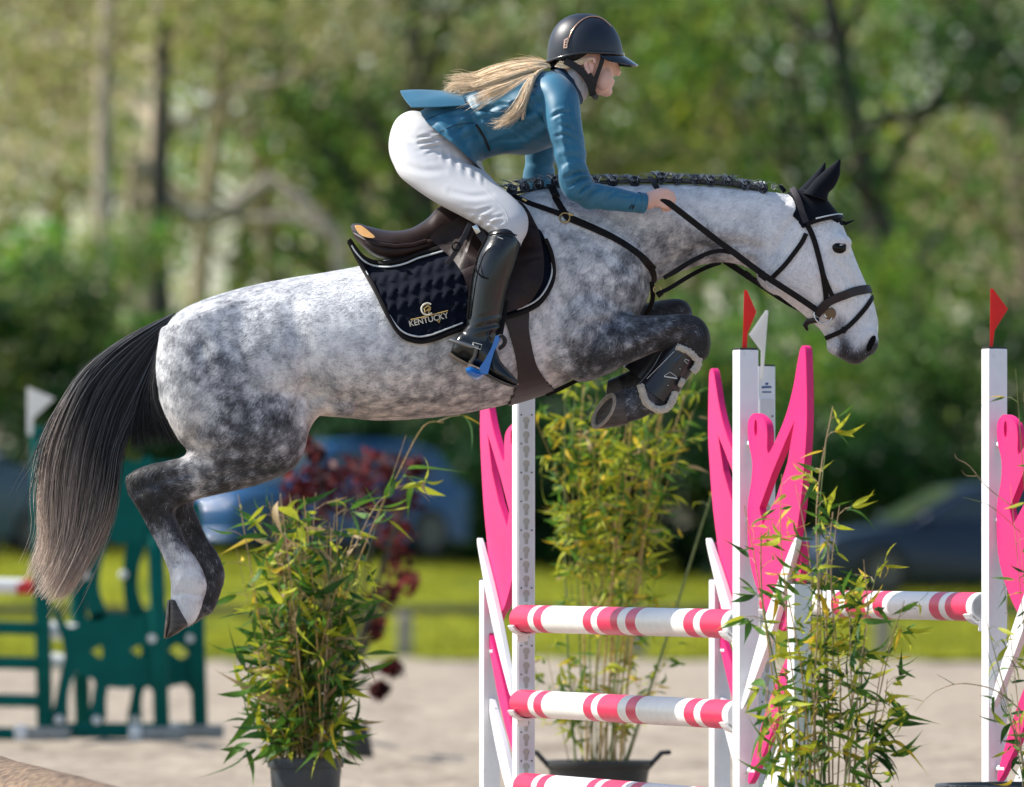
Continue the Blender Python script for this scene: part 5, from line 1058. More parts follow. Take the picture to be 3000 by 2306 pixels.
# ------------------------------------------------------------------ fleece lined tendon boot on the near foreleg, plain one behind
M_bshell = mat('boot_shell', (.012, .012, .016), .3, var=.3, scale=20, coat=.2)
M_fleece = mat('cream_fleece', (.66, .60, .50), .95, var=.12, scale=60, bump=1.0, bscale=260, sheen=.5)
def tboot(dx, dy, dz, label, fleece=True):
    root = empty('tendon_boot', P(1960+dx, 1100+dy, HD+dz), label=label, cat='horse boot', group='tendon boots on the forelegs')
    S = [(2046, 1040, 1962, 1002, .043, dz), (2036, 1078, 1938, 1032, .041, dz), (2006, 1125, 1912, 1076, .04, dz), (1982, 1165, 1886, 1108, .043, dz), (1962, 1192, 1872, 1124, .045, dz)]
    bm = bmesh.new(); loft_bm(bm, [(a+dx, b+dy, c+dx, d+dy, h, e) for a, b, c, d, h, e in S], n=26, sub=5); add('shell', b2m(bm), M_bshell, root)
    if not fleece: return
    rr = np.random.default_rng(3)
    def roll(path, r, nm='fleece_trim'):
        bm = bmesh.new(); pts = [P(x, y, HD+z) for x, y, z in [tuple(v) for v in cr(path, 5)]]
        tube_bm(bm, pts, r, 9); bmesh.ops.subdivide_edges(bm, edges=bm.edges[:], cuts=1, use_grid_fill=True)
        for v in bm.verts: v.co += Vector((mnoise.noise(v.co*180), mnoise.noise(v.co*180+Vector((9, 0, 0))), mnoise.noise(v.co*180+Vector((0, 9, 0)))))*.004
        add(nm, b2m(bm), M_fleece, root)
    roll([(1876, 1128, dz-.040), (1882, 1150, dz-.044), (1895, 1180, dz-.046), (1925, 1200, dz-.044), (1955, 1195, dz-.040), (1972, 1170, dz-.036), (1978, 1150, dz-.03)], .0125)
    roll([(1982, 1016, dz-.036), (2010, 1026, dz-.042), (2032, 1042, dz-.04), (2048, 1062, dz-.03)], .011); roll([(2046, 1050, dz-.03), (2042, 1075, dz-.034), (2030, 1090, dz-.034)], .0135); roll([(1990, 1118, dz-.04), (2002, 1124, dz-.038)], .016)
    ln = lambda pts, r, m: add('print_line', tube([P(x, y, HD+dz-.0455) for x, y in pts], r, 6), m, root)
    ln([(1946, 1103), (1984, 1109)], .0022, M_pipe); ln([(1946, 1101), (1963, 1090), (1982, 1104)], .001, M_pipe); ln([(2004, 1056), (2014, 1066), (2018, 1056), (2006, 1052)], .0012, M_pipe); ln([(1975, 1060), (1995, 1040)], .0014, M_blue); ln([(1895, 1110), (1935, 1070), (1975, 1030)], .0008, M_pipe)
    for x, y in ((1992, 1081), (1957, 1129)):
        bm = bmesh.new(); blob_bm(bm, P(x, y, HD+dz-.044), (.0022, .002, .0022), seg=8); add('stud', b2m(bm), M_steel, root)
tboot(0, 0, -.15, 'black tendon boot with cream fleece trim on the near foreleg'); tboot(-45, -50, .14, 'black tendon boot on the far foreleg hidden behind the near one', False)
# ================================================================== the rider
M_skin = mat('skin', (.74, .46, .38), .5, var=.10, scale=25, bump=.05, bscale=300)
M_skin.node_tree.nodes['Principled BSDF'].inputs['Subsurface Weight'].default_value = .12
M_skin.node_tree.nodes['Principled BSDF'].inputs['Subsurface Radius'].default_value = (.02, .008, .004)
M_jacket = mat('teal_softshell', (.012, .125, .215), .48, var=.14, scale=10, bump=.05, bscale=500, sheen=.15)
M_breech = mat('white_breeches', (.58, .58, .59), .7, var=.03, scale=10, bump=.06, bscale=300)
M_boot = mat('black_boot_leather', (.005, .007, .008), .25, var=.3, scale=12, bump=.05, bscale=120, coat=.2)
M_helm = mat('matt_navy_helmet', (.008, .013, .024), .42, var=.15, scale=60, bump=.08, bscale=700)
M_gloss = mat('gloss_black', (.008, .009, .011), .15, coat=.5)
M_rose = mat('rose_gold', (.75, .45, .30), .25, metal=.9)
M_web = mat('black_webbing', (.010, .010, .012), .7, bump=.2, bscale=600)
M_white2 = mat('white_stock_cloth', (.82, .82, .84), .7, var=.03)
bm = bmesh.new(); S = .9
Lf = lambda secs, **k: loft_bm(bm, secs, **k)
# trunk, pelvis, limbs under the clothes, then neck, head and hands in one skin
Lf([(1640, 222, 1690, 288, .06, 0), (1590, 235, 1655, 380, .16, 0), (1500, 255, 1565, 420, .145, 0), (1400, 280, 1460, 430, .12, 0), (1300, 320, 1400, 460, .14, 0), (1190, 360, 1380, 500, .155, 0), (1170, 450, 1400, 520, .14, 0), (1230, 520, 1400, 545, .08, 0)], n=26)
for s in (-1, 1):
    Lf([(1180, 430, 1400, 500, .075, .11*s), (1195, 510, 1430, 530, .08, .17*s), (1260, 570, 1465, 560, .075, .22*s), (1395, 640, 1515, 630, .055, .29*s), (1455, 695, 1510, 695, .040, .325*s), (1420, 760, 1490, 765, .040, .345*s), (1390, 860, 1470, 870, .042, .355*s), (1378, 945, 1455, 950, .036, .36*s), (1370, 985, 1450, 1000, .035, .36*s)])
    Lf([(1345, 1000, 1335, 1040, .02, .36*s), (1400, 985, 1390, 1060, .032, .365*s), (1450, 1040, 1430, 1090, .034, .38*s), (1500, 1105, 1485, 1122, .02, .395*s)], n=14)
def limb_(path, r): tube_bm(bm, [P(x, y, HD+z) for x, y, z in path], r, 14)
limb_([(1625, 300, -.12), (1648, 340, -.185), (1668, 430, -.225), (1690, 545, -.245), (1712, 565, -.24), (1790, 580, -.20), (1880, 593, -.17), (1905, 590, -.168)], [.05, .05, .043, .036, .036, .032, .026, .027])
limb_([(1610, 310, .12), (1600, 350, .185), (1590, 430, .225), (1582, 535, .245), (1620, 560, .23), (1740, 590, .19), (1850, 600, .165), (1885, 596, .163)], [.05, .05, .043, .036, .036, .032, .026, .027])
def hand(s, ox, oy, z):
    """closed fist on the rein: palm, four curled fingers of unequal length, thumb on top"""
    q = lambda x, y, d: P(ox+x, oy+y, HD+z+d*s)
    tube_bm(bm, [q(-12, -2, 0), q(4, -6, 0), q(24, -8, .002), q(42, -9, .004)], [.026, .030, .034, .029], 14, flat=.62)
    for k, (dx, dy, L) in enumerate([(50, -24, 1.0), (54, -10, 1.08), (51, 5, 1.02), (43, 18, .86)]):
        r = [.0095, .0098, .0092, .0082][k]
        tube_bm(bm, [q(24, dy*.8-2, .006), q(dx-12, dy-4, .014), q(dx, dy, .016), q(dx+10*L, dy+4, .006), q(dx+8*L, dy+8, -.012), q(dx-6, dy+9, -.022), q(dx-16, dy+8, -.018)], [r*1.15, r*1.2, r*1.12, r*1.05, r, r*.95, r*.8], 9)
    tube_bm(bm, [q(6, -18, -.012), q(24, -27, -.02), q(42, -28, -.02), q(58, -20, -.014), q(64, -12, -.008)], [.0125, .0135, .012, .0105, .008], 10)
hand(-1, 1910, 588, -.168); hand(1, 1890, 594, .163)
# neck and head (turned a little away, chin forward)
tube_bm(bm, [P(1640, 262, HD), P(1668, 232, HD), P(1698, 198, HD+.004), P(1705, 170, HD+.006)], [.066, .056, .054, .056], 16)
HY_ = math.radians(9)
hsec = [(1618, 120, 1630, 190, .03, .004), (1640, 70, 1655, 215, .066, .004), (1690, 48, 1692, 232, .080, .006), (1735, 55, 1722, 262, .080, .010), (1770, 72, 1748, 278, .073, .016), (1797, 105, 1772, 278, .058, .024), (1808, 140, 1786, 268, .036, .032), (1810, 165, 1790, 255, .018, .036)]
Lf(hsec, n=26, e=2.15)
fz_ = lambda x, y, z=.034: P(x, y, HD+z)
tube_bm(bm, [fz_(1800, 176), fz_(1806, 196), fz_(1812, 212), fz_(1806, 222)], [.008, .010, .012, .009], 10)                        # nose
blob_bm(bm, fz_(1791, 238, .032), (.013, .016, .008), seg=12); blob_bm(bm, fz_(1788, 248, .032), (.013, .016, .008), seg=12)         # lips
blob_bm(bm, fz_(1776, 268, .026), (.022, .024, .018), seg=14)                                                                       # chin
blob_bm(bm, fz_(1800, 168, .03), (.014, .04, .010), seg=14)                                                                         # brow
blob_bm(bm, fz_(1768, 232, -.036), (.030, .022, .040), seg=14)                                                                      # cheek
rm_ = remesh(bm, .0052, 3)
person = add('person', rm_, M_skin, label='rider in teal jacket, white breeches and black helmet folded forward over the horse\'s neck', cat='person')
M_ear = M_skin
bm = bmesh.new(); ec = P(1731, 192, HD-.078)
tube_bm(bm, [ec + Vector((x, -.006, z)) for x, z in [(-.004, -.026), (-.014, -.012), (-.018, .006), (-.013, .020), (.001, .026), (.011, .020), (.012, .008)]], [.007, .0075, .007, .0065, .006, .006, .005], 8); blob_bm(bm, ec + Vector((-.003, .002, -.004)), (.013, .006, .024), seg=12)
add('ear', b2m(bm), M_skin, person)
for s, z in ((-1, -.006), (1, .066)):
    bm = bmesh.new(); blob_bm(bm, P(1797, 183, HD+z), (.0065, .008, .005), seg=12); add('eye', b2m(bm), mat('eye_white', (.5, .48, .46), .2), person)
    bm = bmesh.new(); tube_bm(bm, [P(x, y, HD+z-.003) for x, y in [(1786, 178), (1795, 175), (1805, 178)]], [.0012, .0022, .001], 6); add('eyelashes', b2m(bm), M_web, person)
# ---------------- jacket
JS = [(1628, 205, 1688, 300, .062, 0), (1612, 207, 1684, 335, .13, 0), (1585, 211, 1662, 402, .186, 0), (1530, 222, 1610, 432, .188, 0), (1470, 238, 1548, 453, .170, 0), (1410, 256, 1480, 452, .148, 0), (1350, 275, 1428, 466, .146, 0), (1295, 293, 1405, 484, .166, 0), (1250, 313, 1412, 500, .184, 0), (1217, 338, 1430, 513, .196, 0)]
bm = bmesh.new(); rings = loft_bm(bm, JS, n=120, sub=17, e=2.2, cap=False)
bm.verts.ensure_lookup_table()
for v in bm.verts:   # cloth folds: drag lines from the shoulder and gathers at the waist
    px = 1500 + v.co.x/v.co.y*F; py = HZ - (v.co.z-CH)/v.co.y*F
    f = .0075*math.sin((px*.9+py*1.6)*.062 + 2*mnoise.noise(v.co*7)) * math.exp(-((px-1560)/120)**2) + .008*math.sin((px*1.3-py*.4)*.075 + 2.5*mnoise.noise(v.co*6))*math.exp(-((px-1370)/70)**2) + .009*mnoise.noise(v.co*9)
    v.co += Vector((0, -1 if v.co.y < HD else 1, 0))*f + Vector((0, 0, .004*mnoise.noise(v.co*8)))
jm_ = b2m(bm)
for pth, w_, d_ in [([(1480, 330), (1530, 350), (1590, 395)], 6, .006), ([(1495, 352), (1545, 378), (1600, 415)], 6, .006), ([(1470, 350), (1520, 390), (1570, 430)], 6, .005), ([(1450, 300), (1520, 320), (1585, 330)], 7, .005), ([(1545, 235), (1565, 280), (1590, 335)], 6, .005), ([(1575, 240), (1600, 265), (1640, 275)], 5, .005), ([(1600, 228), (1625, 245), (1655, 248)], 5, .004), ([(1555, 300), (1580, 330), (1600, 360)], 5, .005),
                    ([(1380, 330), (1430, 318), (1490, 305)], 6, .005), ([(1385, 350), (1450, 345), (1520, 335)], 6, .005), ([(1300, 345), (1350, 335), (1400, 338)], 6, .005), ([(1320, 400), (1350, 372), (1400, 352)], 8, .007), ([(1340, 430), (1375, 400), (1415, 395)], 8, .007), ([(1260, 340), (1300, 355), (1330, 390)], 7, .004), ([(1420, 440), (1460, 410), (1520, 405)], 6, .005), ([(1440, 452), (1500, 430), (1560, 430)], 6, .004), ([(1290, 380), (1320, 420), (1360, 450)], 8, .006)]: crease(jm_, pth, w_, d_)
jacket = add('jacket', jm_, M_jacket, person); sm = jacket.modifiers.new('cloth_thickness', 'SOLIDIFY'); sm.thickness = .006; sm.offset = -1; sm.thickness_clamp = 1.0
def sleeve(path, rad, seed):
    a = cr([list(p)+[r] for p, r in zip(path, rad)], 22); bm = bmesh.new(); tube_bm(bm, [P(q[0], q[1], HD+q[2]) for q in a], [float(q[3]) for q in a], 64)
    me_ = a; el = P(path[4][0], path[4][1], HD+path[4][2])
    for v in bm.verts:
        d = (v.co-el).length; v.co += (v.co-el).normalized()*(.0065*math.sin(d*135 + 3*mnoise.noise(v.co*9+Vector((seed, 0, 0))))*math.exp(-(d/.13)**2)) + Vector((mnoise.noise(v.co*11), mnoise.noise(v.co*11+Vector((5, 0, 0))), mnoise.noise(v.co*11+Vector((0, 5, 0)))))*.0055
    sm_ = b2m(bm)
    if seed == 1:
        for pth, w_, d_ in [([(1640, 365), (1670, 375), (1702, 400)], 5, .006), ([(1625, 400), (1655, 395), (1690, 410)], 5, .005), ([(1615, 345), (1640, 330), (1675, 330)], 5, .005), ([(1668, 300), (1672, 340), (1690, 380)], 6, .005), ([(1640, 460), (1680, 455), (1708, 470)], 5, .004), ([(1655, 520), (1695, 505), (1730, 508)], 5, .006), ([(1668, 545), (1705, 525), (1740, 522)], 5, .007), ([(1690, 575), (1720, 545), (1755, 535)], 5, .007), ([(1715, 590), (1738, 560), (1770, 545)], 5, .005), ([(1770, 600), (1785, 575), (1810, 558)], 5, .004), ([(1800, 565), (1830, 575), (1860, 572)], 4, .003), ([(1645, 320), (1650, 420), (1675, 520)], 7, -.004), ([(1850, 610), (1858, 590), (1866, 572)], 4, .003)]: crease(sm_, pth, w_, d_)
    return add('sleeve', sm_, M_jacket, jacket)
sl = sleeve([(1615, 272, -.10), (1638, 300, -.155), (1648, 350, -.195), (1664, 430, -.225), (1684, 530, -.245), (1716, 568, -.242), (1780, 578, -.215), (1840, 588, -.188), (1886, 595, -.170)], [.070, .068, .063, .054, .050, .046, .041, .036, .0325], 1)
sleeve([(1605, 280, .10), (1612, 310, .16), (1602, 360, .20), (1588, 440, .23), (1578, 530, .245), (1620, 572, .235), (1720, 590, .20), (1800, 598, .18), (1862, 600, .166)], [.068, .066, .060, .053, .050, .045, .040, .035, .032], 2)
bm = bmesh.new(); tube_bm(bm, [P(1868, 593, HD-.179), P(1887, 595.5, HD-.170)], [.0355, .035], 26); add('cuff', b2m(bm), M_jacket, sl)
for (x, y) in ((1838, 606), (1847, 607), (1856, 609)):
    bm = bmesh.new(); tube_bm(bm, [P(x+2, y-8, HD-.222), P(x-4, y+4, HD-.218)], .0028, 6); add('cuff_button', b2m(bm), M_web, sl)
# collar, wind lifted back flaps, pocket, seams
bm = bmesh.new(); tube_bm(bm, [P(x, y, HD+z) for x, y, z in [(1640, 206, .045), (1634, 205, 0), (1646, 212, -.045), (1672, 240, -.066), (1692, 275, -.055), (1702, 296, -.03)]], [.012, .013, .013, .013, .012, .009], 10, flat=1.8); add('collar', b2m(bm), mat('navy_collar', (.008, .035, .075), .5), jacket)
def sheet(rows, nm, m, par, thick=.004, sub=6):
    R_ = [cr(r, sub) for r in rows]; A = cr([r.ravel() for r in R_], sub); k = len(R_[0]); V_ = [P(*q[:2], HD+q[2]) for row in A for q in row.reshape(-1, 3)]
    Fs = [(i*k+j, i*k+j+1, (i+1)*k+j+1, (i+1)*k+j) for i in range(len(A)-1) for j in range(k-1)]; bm = bmesh.new(); vs_ = [bm.verts.new(v + Vector((0, 0, .004*mnoise.noise(v*14)))) for v in V_]
    for f in Fs: bm.faces.new([vs_[i] for i in f])
    bmesh.ops.recalc_face_normals(bm, faces=bm.faces[:]); bmesh.ops.solidify(bm, geom=bm.faces[:], thickness=thick); return add(nm, b2m(bm), m, par)
sheet([[(1366, 306, -.135), (1310, 311, -.150), (1255, 313, -.155), (1205, 312, -.15)], [(1358, 288, -.10), (1300, 286, -.11), (1245, 288, -.115), (1190, 294, -.12)], [(1348, 274, -.02), (1290, 268, -.03), (1230, 264, -.04), (1173, 267, -.05)], [(1345, 272, .06), (1290, 269, .06), (1235, 268, .06), (1180, 272, .06)], [(1350, 285, .13), (1300, 290, .14), (1250, 296, .15), (1200, 304, .15)]], 'lifted_back_flap', M_jacket, jacket)
JB = BVHTree.FromPolygons([v.co + WL[jacket.name] for v in jacket.data.vertices], [tuple(p.vertices) for p in jacket.data.polygons])
def jhit(x, y, off):
    d = (P(x, y, HD)-CAMP).normalized(); loc, nn, i, dist = JB.ray_cast(CAMP, d)
    if loc is None: loc, nn, i, dist = JB.find_nearest(P(x, y, HD-.15))
    return loc + Vector((0, -off, 0))
def seam(path, r, m, nm): 
    bm = bmesh.new(); tube_bm(bm, [jhit(x, y, .001) for x, y in [tuple(v) for v in cr(path, 6)]], r, 6); add(nm, b2m(bm), m, jacket)
M_seam = mat('dark_seam', (.004, .03, .06), .6)
seam([(1394, 365), (1408, 385), (1422, 410), (1434, 440)], .0042, M_web, 'pocket_zip'); seam([(1240, 355), (1300, 330), (1370, 318), (1450, 330)], .0014, M_seam, 'seam'); seam([(1275, 395), (1330, 368), (1390, 360)], .0014, M_seam, 'seam'); seam([(1535, 262), (1580, 250), (1620, 240), (1652, 236)], .0018, M_seam, 'seam'); seam([(1590, 345), (1612, 305), (1645, 283), (1680, 280)], .002, M_seam, 'armhole_seam')
# stock collar
bm = bmesh.new(); loft_bm(bm, [(1640, 206, 1704, 303, .068, 0), (1655, 194, 1721, 282, .069, 0), (1666, 186, 1722, 256, .066, 0)], n=30, sub=5, cap=False); bmesh.ops.solidify(bm, geom=bm.faces[:], thickness=.003); add('stock_collar', b2m(bm), M_white2, person)
# ---------------- breeches
bm = bmesh.new()
loft_bm(bm, [(1240, 330, 1400, 440, .13, 0), (1200, 325, 1410, 470, .155, 0), (1160, 350, 1420, 500, .176, 0), (1140, 405, 1430, 522, .186, 0), (1143, 460, 1440, 540, .178, 0), (1175, 515, 1430, 560, .15, 0), (1230, 555, 1400, 575, .08, 0)], n=36, e=2.2)
for s in (-1, 1): loft_bm(bm, [(1150, 400, 1420, 500, .085, .10*s), (1145, 450, 1440, 520, .098, .135*s), (1166, 510, 1456, 538, .100, .175*s), (1215, 553, 1478, 556, .094, .21*s), (1280, 596, 1508, 582, .087, .25*s), (1350, 633, 1536, 612, .078, .28*s), (1405, 664, 1548, 642, .068, .305*s), (1438, 690, 1545, 680, .060, .32*s), (1448, 725, 1528, 715, .052, .33*s), (1440, 770, 1510, 770, .046, .335*s)], n=30, e=2.1)
bmh = remesh(bm, .0058, 6)
for v in bmh.vertices:
    px = 1500 + v.co.x/v.co.y*F; py = HZ - (v.co.z-CH)/v.co.y*F
    fold = .0045*math.sin((py+px*.25)*.30)*math.exp(-((px-1268)/34)**2-((py-420)/30)**2) + .004*math.sin((px+py)*.16)*math.exp(-((px-1400)/60)**2-((py-655)/25)**2)
    ln = (px-1325)*.62 - (py-470); fold += .005*math.sin(px*.22)*math.exp(-(ln/16)**2) * (1 if 1290 < px < 1420 else 0)
    v.co.y += -fold if v.co.y < HD else fold
for pth, w_, d_ in [([(1226, 404), (1255, 400), (1288, 410)], 4, .005), ([(1226, 420), (1258, 414), (1290, 420)], 4, .005), ([(1236, 436), (1265, 428), (1294, 428)], 4, .005), ([(1250, 450), (1280, 440), (1300, 438)], 4, .004), ([(1410, 640), (1440, 655), (1475, 650)], 4, .004), ([(1395, 630), (1430, 640), (1470, 632)], 4, .003), ([(1360, 620), (1400, 622), (1440, 610)], 5, .003), ([(1320, 560), (1380, 575), (1440, 570)], 8, .003), ([(1180, 480), (1240, 500), (1300, 500)], 9, .003)]: crease(bmh, pth, w_, d_)
breeches = add('breeches', bmh, M_breech, person)
BB = BVHTree.FromPolygons([v.co + WL[breeches.name] for v in breeches.data.vertices], [tuple(p.vertices) for p in breeches.data.polygons])
def bhit(x, y, off):
    loc, nn, i, dist = BB.ray_cast(CAMP, (P(x, y, HD)-CAMP).normalized()); return (loc if loc is not None else P(x, y, HD-.3)) + Vector((0, -off, 0))
bm = bmesh.new(); tube_bm(bm, [bhit(x, y, -.0006) for x, y in [tuple(v) for v in cr([(1320, 470), (1380, 520), (1440, 575), (1480, 620), (1490, 655)], 6)]], .0016, 6); add('seam', b2m(bm), mat('grey_seam', (.5, .5, .52), .7), breeches)
# ---------------- boots
for s in (-1, 1):
    bm = bmesh.new(); loft_bm(bm, [(1440, 668, 1500, 652, .030, .325*s), (1430, 685, 1520, 672, .054, .33*s), (1420, 712, 1527, 706, .060, .337*s), (1403, 745, 1519, 750, .061, .345*s), (1386, 805, 1500, 815, .060, .35*s), (1377, 870, 1481, 880, .053, .355*s), (1372, 925, 1470, 935, .047, .36*s), (1364, 955, 1463, 965, .045, .36*s), (1352, 985, 1455, 1000, .043, .362*s), (1345, 1020, 1440, 1045, .04, .365*s)], n=28)
    loft_bm(bm, [(1336, 992, 1318, 1034, .022, .36*s), (1350, 975, 1338, 1052, .037, .362*s), (1400, 970, 1375, 1066, .041, .366*s), (1443, 1003, 1408, 1080, .043, .374*s), (1466, 1055, 1434, 1098, .046, .384*s), (1490, 1085, 1460, 1112, .044, .394*s), (1511, 1108, 1490, 1125, .033, .402*s), (1522, 1124, 1514, 1131, .012, .406*s)], n=24)
    bb2 = remesh(bm, .0055, 3)
    for v in bb2.vertices:
        py = HZ - (v.co.z-CH)/v.co.y*F; px = 1500 + v.co.x/v.co.y*F
        v.co += Vector((1, -.6 if s < 0 else .6, 0))*(.0035*math.sin(py*.22+px*.05)*math.exp(-((py-955)/28)**2))
    bt = add('boot', bb2, M_boot, person)
    z = .372*s
    bm = bmesh.new(); loft_bm(bm, [(1320, 1030, 1314, 1040, .026, .362*s), (1340, 1046, 1334, 1056, .040, .364*s), (1372, 1062, 1366, 1074, .040, .367*s)], n=16, sub=4); add('heel', b2m(bm), mat('stacked_heel', (.16, .13, .10), .6), bt)
    bm = bmesh.new(); loft_bm(bm, [(1408, 1082, 1404, 1089, .040, .375*s), (1436, 1100, 1432, 1108, .047, .385*s), (1462, 1114, 1458, 1121, .045, .395*s), (1492, 1126, 1488, 1132, .034, .402*s), (1516, 1131, 1514, 1136, .012, .406*s)], n=16, sub=4); add('sole', b2m(bm), mat('rubber_sole', (.06, .055, .045), .7), bt)
    o = -1 if s < 0 else 1
    add('spur', tube([P(1318, 996, HD+z+o*.028), P(1345, 1004, HD+z+o*.044), P(1378, 1014, HD+z+o*.050), P(1402, 1018, HD+z+o*.050)], [.006, .0075, .0075, .006], 8), mat('dark_steel', (.25, .25, .24), .35, metal=.9), bt)
    bm = bmesh.new(); tube_bm(bm, [P(x, y, HD+z+o*.054) for x, y in [(1386, 1003), (1412, 1010), (1408, 1024), (1388, 1017), (1386, 1003)]], .0022, 6); add('spur_buckle', b2m(bm), M_steel, bt)
    add('spur_strap', tube([P(1396, 1018, HD+z+o*.050), P(1390, 1045, HD+z+o*.048), P(1378, 1062, HD+z+o*.044)], .006, 6), mat('taupe_strap', (.12, .11, .09), .5), bt)
    bm = bmesh.new(); tube_bm(bm, [P(x, y, HD+z+o*q) for x, y, q in [(1433, 690, .044), (1460, 684, .062-.03), (1490, 682, .03), (1514, 690, .02)]], .0025, 6); add('top_seam', b2m(bm), M_lea, bt)
    bm = bmesh.new(); tube_bm(bm, [P(x, y, HD+z+o*q) for x, y, q in [(1391, 772, .02), (1396, 795, .036), (1412, 812, .040), (1430, 816, .04)]], .003, 6); add('trim_line', b2m(bm), M_lea, bt)
    bm = bmesh.new(); tube_bm(bm, [P(x, y, HD+z+o*q) for x, y, q in [(1425, 695, .02), (1402, 745, .012), (1384, 810, .012), (1376, 870, .012), (1370, 935, .01)]], .004, 6); add('zip', b2m(bm), M_lea, bt)
    # blue safety stirrup hooked round the foot
    st = empty('stirrup', P(1420, 1090, HD+z), label='blue safety stirrup on the rider\'s %s foot' % ('near' if s < 0 else 'far, hidden'), cat='stirrup', group='stirrups')
    M_bl = mat('blue_anodised', (.012, .16, .52), .3, var=.08, coat=.4)
    zo = HD + z + o*.060
    add('outer_branch', poly_plate(spline2([(1452, 985), (1462, 986), (1458, 1010), (1448, 1030), (1436, 1070), (1428, 1096), (1412, 1094), (1404, 1080), (1420, 1055), (1438, 1022), (1444, 1008)], 3), [], lambda u, v, t: P(u, v, zo) + Vector((0, t*o, 0)), .010, .003), M_bl, st)
    bm = bmesh.new(); loft_bm(bm, [(1364, 1080, 1368, 1096, .02, z+o*.045), (1378, 1074, 1382, 1108, .045, z+o*.02), (1396, 1078, 1400, 1114, .055, z+o*.0), (1415, 1090, 1416, 1104, .05, z)], n=18, sub=5); add('footbed', b2m(bm), M_bl, st)
    add('inner_branch', tube([P(1410, 1090, HD+z-o*.05), P(1440, 1040, HD+z-o*.055), P(1462, 985, HD+z-o*.04)], .007, 8), M_bl, st)
    add('elastic_loop', tube([P(1457, 987, zo), P(1470, 984, zo), P(1479, 996, zo-o*.01), P(1476, 1010, zo-o*.02), P(1462, 1022, zo-o*.03)], [.004, .006, .0075, .0075, .006], 8, smooth_n=4), M_web, st)
    strap('leather', [(1462, 984, z-o*.0), (1470, 940, z-o*.02), (1480, 880, .33*s)], .024, st, M_lea, free=True)
bm = bmesh.new(); box_bm(bm, P(1465, 697, HD-.399), (.020, .002, .0035), Matrix.Rotation(.35, 3, 'Y')); add('boot_badge', b2m(bm), M_pipe, person)
# ---------------- helmet
hel = empty('riding_helmet', P(1715, 160, HD), label='matt navy riding helmet with rose gold trim and wide peak on the rider', cat='helmet')
bm = bmesh.new(); rows = []
hc = P(1714, 158, HD+.008); rx, ry, rz = .1265, .108, .1345
for i in range(15):
    ph = math.pi/2*i/14; row = []
    for k in range(40):
        th = 2*math.pi*k/40; cx = math.cos(th); ex = 1.0; zz = math.sin(ph); rr = math.cos(ph)**.86 if ph < 1.5707 else 0
        dip = -.012*(1-zz)*(math.cos(th)*.2) - (.030*max(0, -cx)**1.2*(1-zz)**3); x = rx*rr*cx; y = ry*rr*math.sin(th)
        row.append(bm.verts.new(hc + Vector((x - .004*zz, y + .12*x*HY_, rz*zz**1.02 + dip))))
    rows.append(row)
for a, b in zip(rows[:-1], rows[1:]):
    for k in range(40): bm.faces.new((a[k], a[(k+1) % 40], b[(k+1) % 40], b[k]))
bmesh.ops.remove_doubles(bm, verts=bm.verts[:], dist=.0008); bmesh.ops.recalc_face_normals(bm, faces=bm.faces[:]); bmesh.ops.solidify(bm, geom=bm.faces[:], thickness=.012); add('shell', b2m(bm), M_helm, hel)
bm = bmesh.new(); tube_bm(bm, [hc + Vector((rx*1.01*math.cos(t), ry*1.01*math.sin(t) + .12*rx*math.cos(t)*HY_, -.012*math.cos(t)*.2 - .030*max(0, -math.cos(t))**1.2)) for t in np.linspace(0, 2*math.pi, 49)], .0055, 8, cap=False); add('rim_band', b2m(bm), M_gloss, hel)
pk = []
for i in range(9):
    t = i/8
    for k in range(21):
        a = -1.15 + 2.3*k/20; ext = .050*math.cos(a/1.15*math.pi/2)**.75; r0 = Vector((rx*.98*math.cos(a), ry*.98*math.sin(a), 0)); pk.append(hc + Vector((r0.x + ext*t*1.08, r0.y*(1+.10*t) + .12*r0.x*HY_, -.004 - .034*t**1.15*math.cos(a/1.15*math.pi/2)**.5 - .010*t*abs(math.sin(a)) + .012*(1-(a/1.15)**2)*0)))
bm = bmesh.new(); vs_ = [bm.verts.new(v) for v in pk]
for i in range(8):
    for k in range(20): bm.faces.new((vs_[i*21+k], vs_[i*21+k+1], vs_[(i+1)*21+k+1], vs_[(i+1)*21+k]))
bmesh.ops.recalc_face_normals(bm, faces=bm.faces[:]); bmesh.ops.solidify(bm, geom=bm.faces[:], thickness=.004); add('peak', b2m(bm), M_gloss, hel)
def hsurf(x, y, off=.003):   # point on the near side of the shell
    q = P(x, y, HD); dx = (q.x-hc.x)/rx; dz = max((q.z-hc.z)/rz, 0); rr = math.sqrt(max(0, 1-dz*dz))**.86; s = math.sqrt(max(0.0, rr*rr-dx*dx)); return Vector((q.x, hc.y + .12*q.x*0 - ry*s - off + .12*(q.x-hc.x)*HY_, q.z))
bm = bmesh.new(); tube_bm(bm, [hsurf(x, y, .001) for x, y in [tuple(v) for v in cr([(1660, 138), (1668, 112), (1682, 85), (1700, 65), (1722, 52), (1745, 50), (1768, 58), (1790, 78)], 6)]], .0022, 8); add('trim_line', b2m(bm), M_rose, hel)
add('badge', poly_plate([(1652, 120), (1665, 113), (1661, 145), (1650, 146)], [[(1656, 123), (1660, 121), (1659, 126), (1655, 127)], [(1655, 130), (1659, 129), (1658, 134), (1654, 134)], [(1654, 137), (1658, 137), (1657, 142), (1653, 142)]], lambda u, v, t: hsurf(u, v, .0015 + t), .003), M_rose, hel, smooth=False)
bm = bmesh.new(); loft_bm(bm, [(1606, 150, 1622, 176, .03, .004), (1625, 146, 1640, 190, .070, .004), (1665, 146, 1680, 196, .083, .006), (1700, 150, 1706, 182, .086, .008), (1720, 152, 1722, 166, .085, .01)], n=26, sub=5); add('harness_cradle', b2m(bm), M_web, hel)
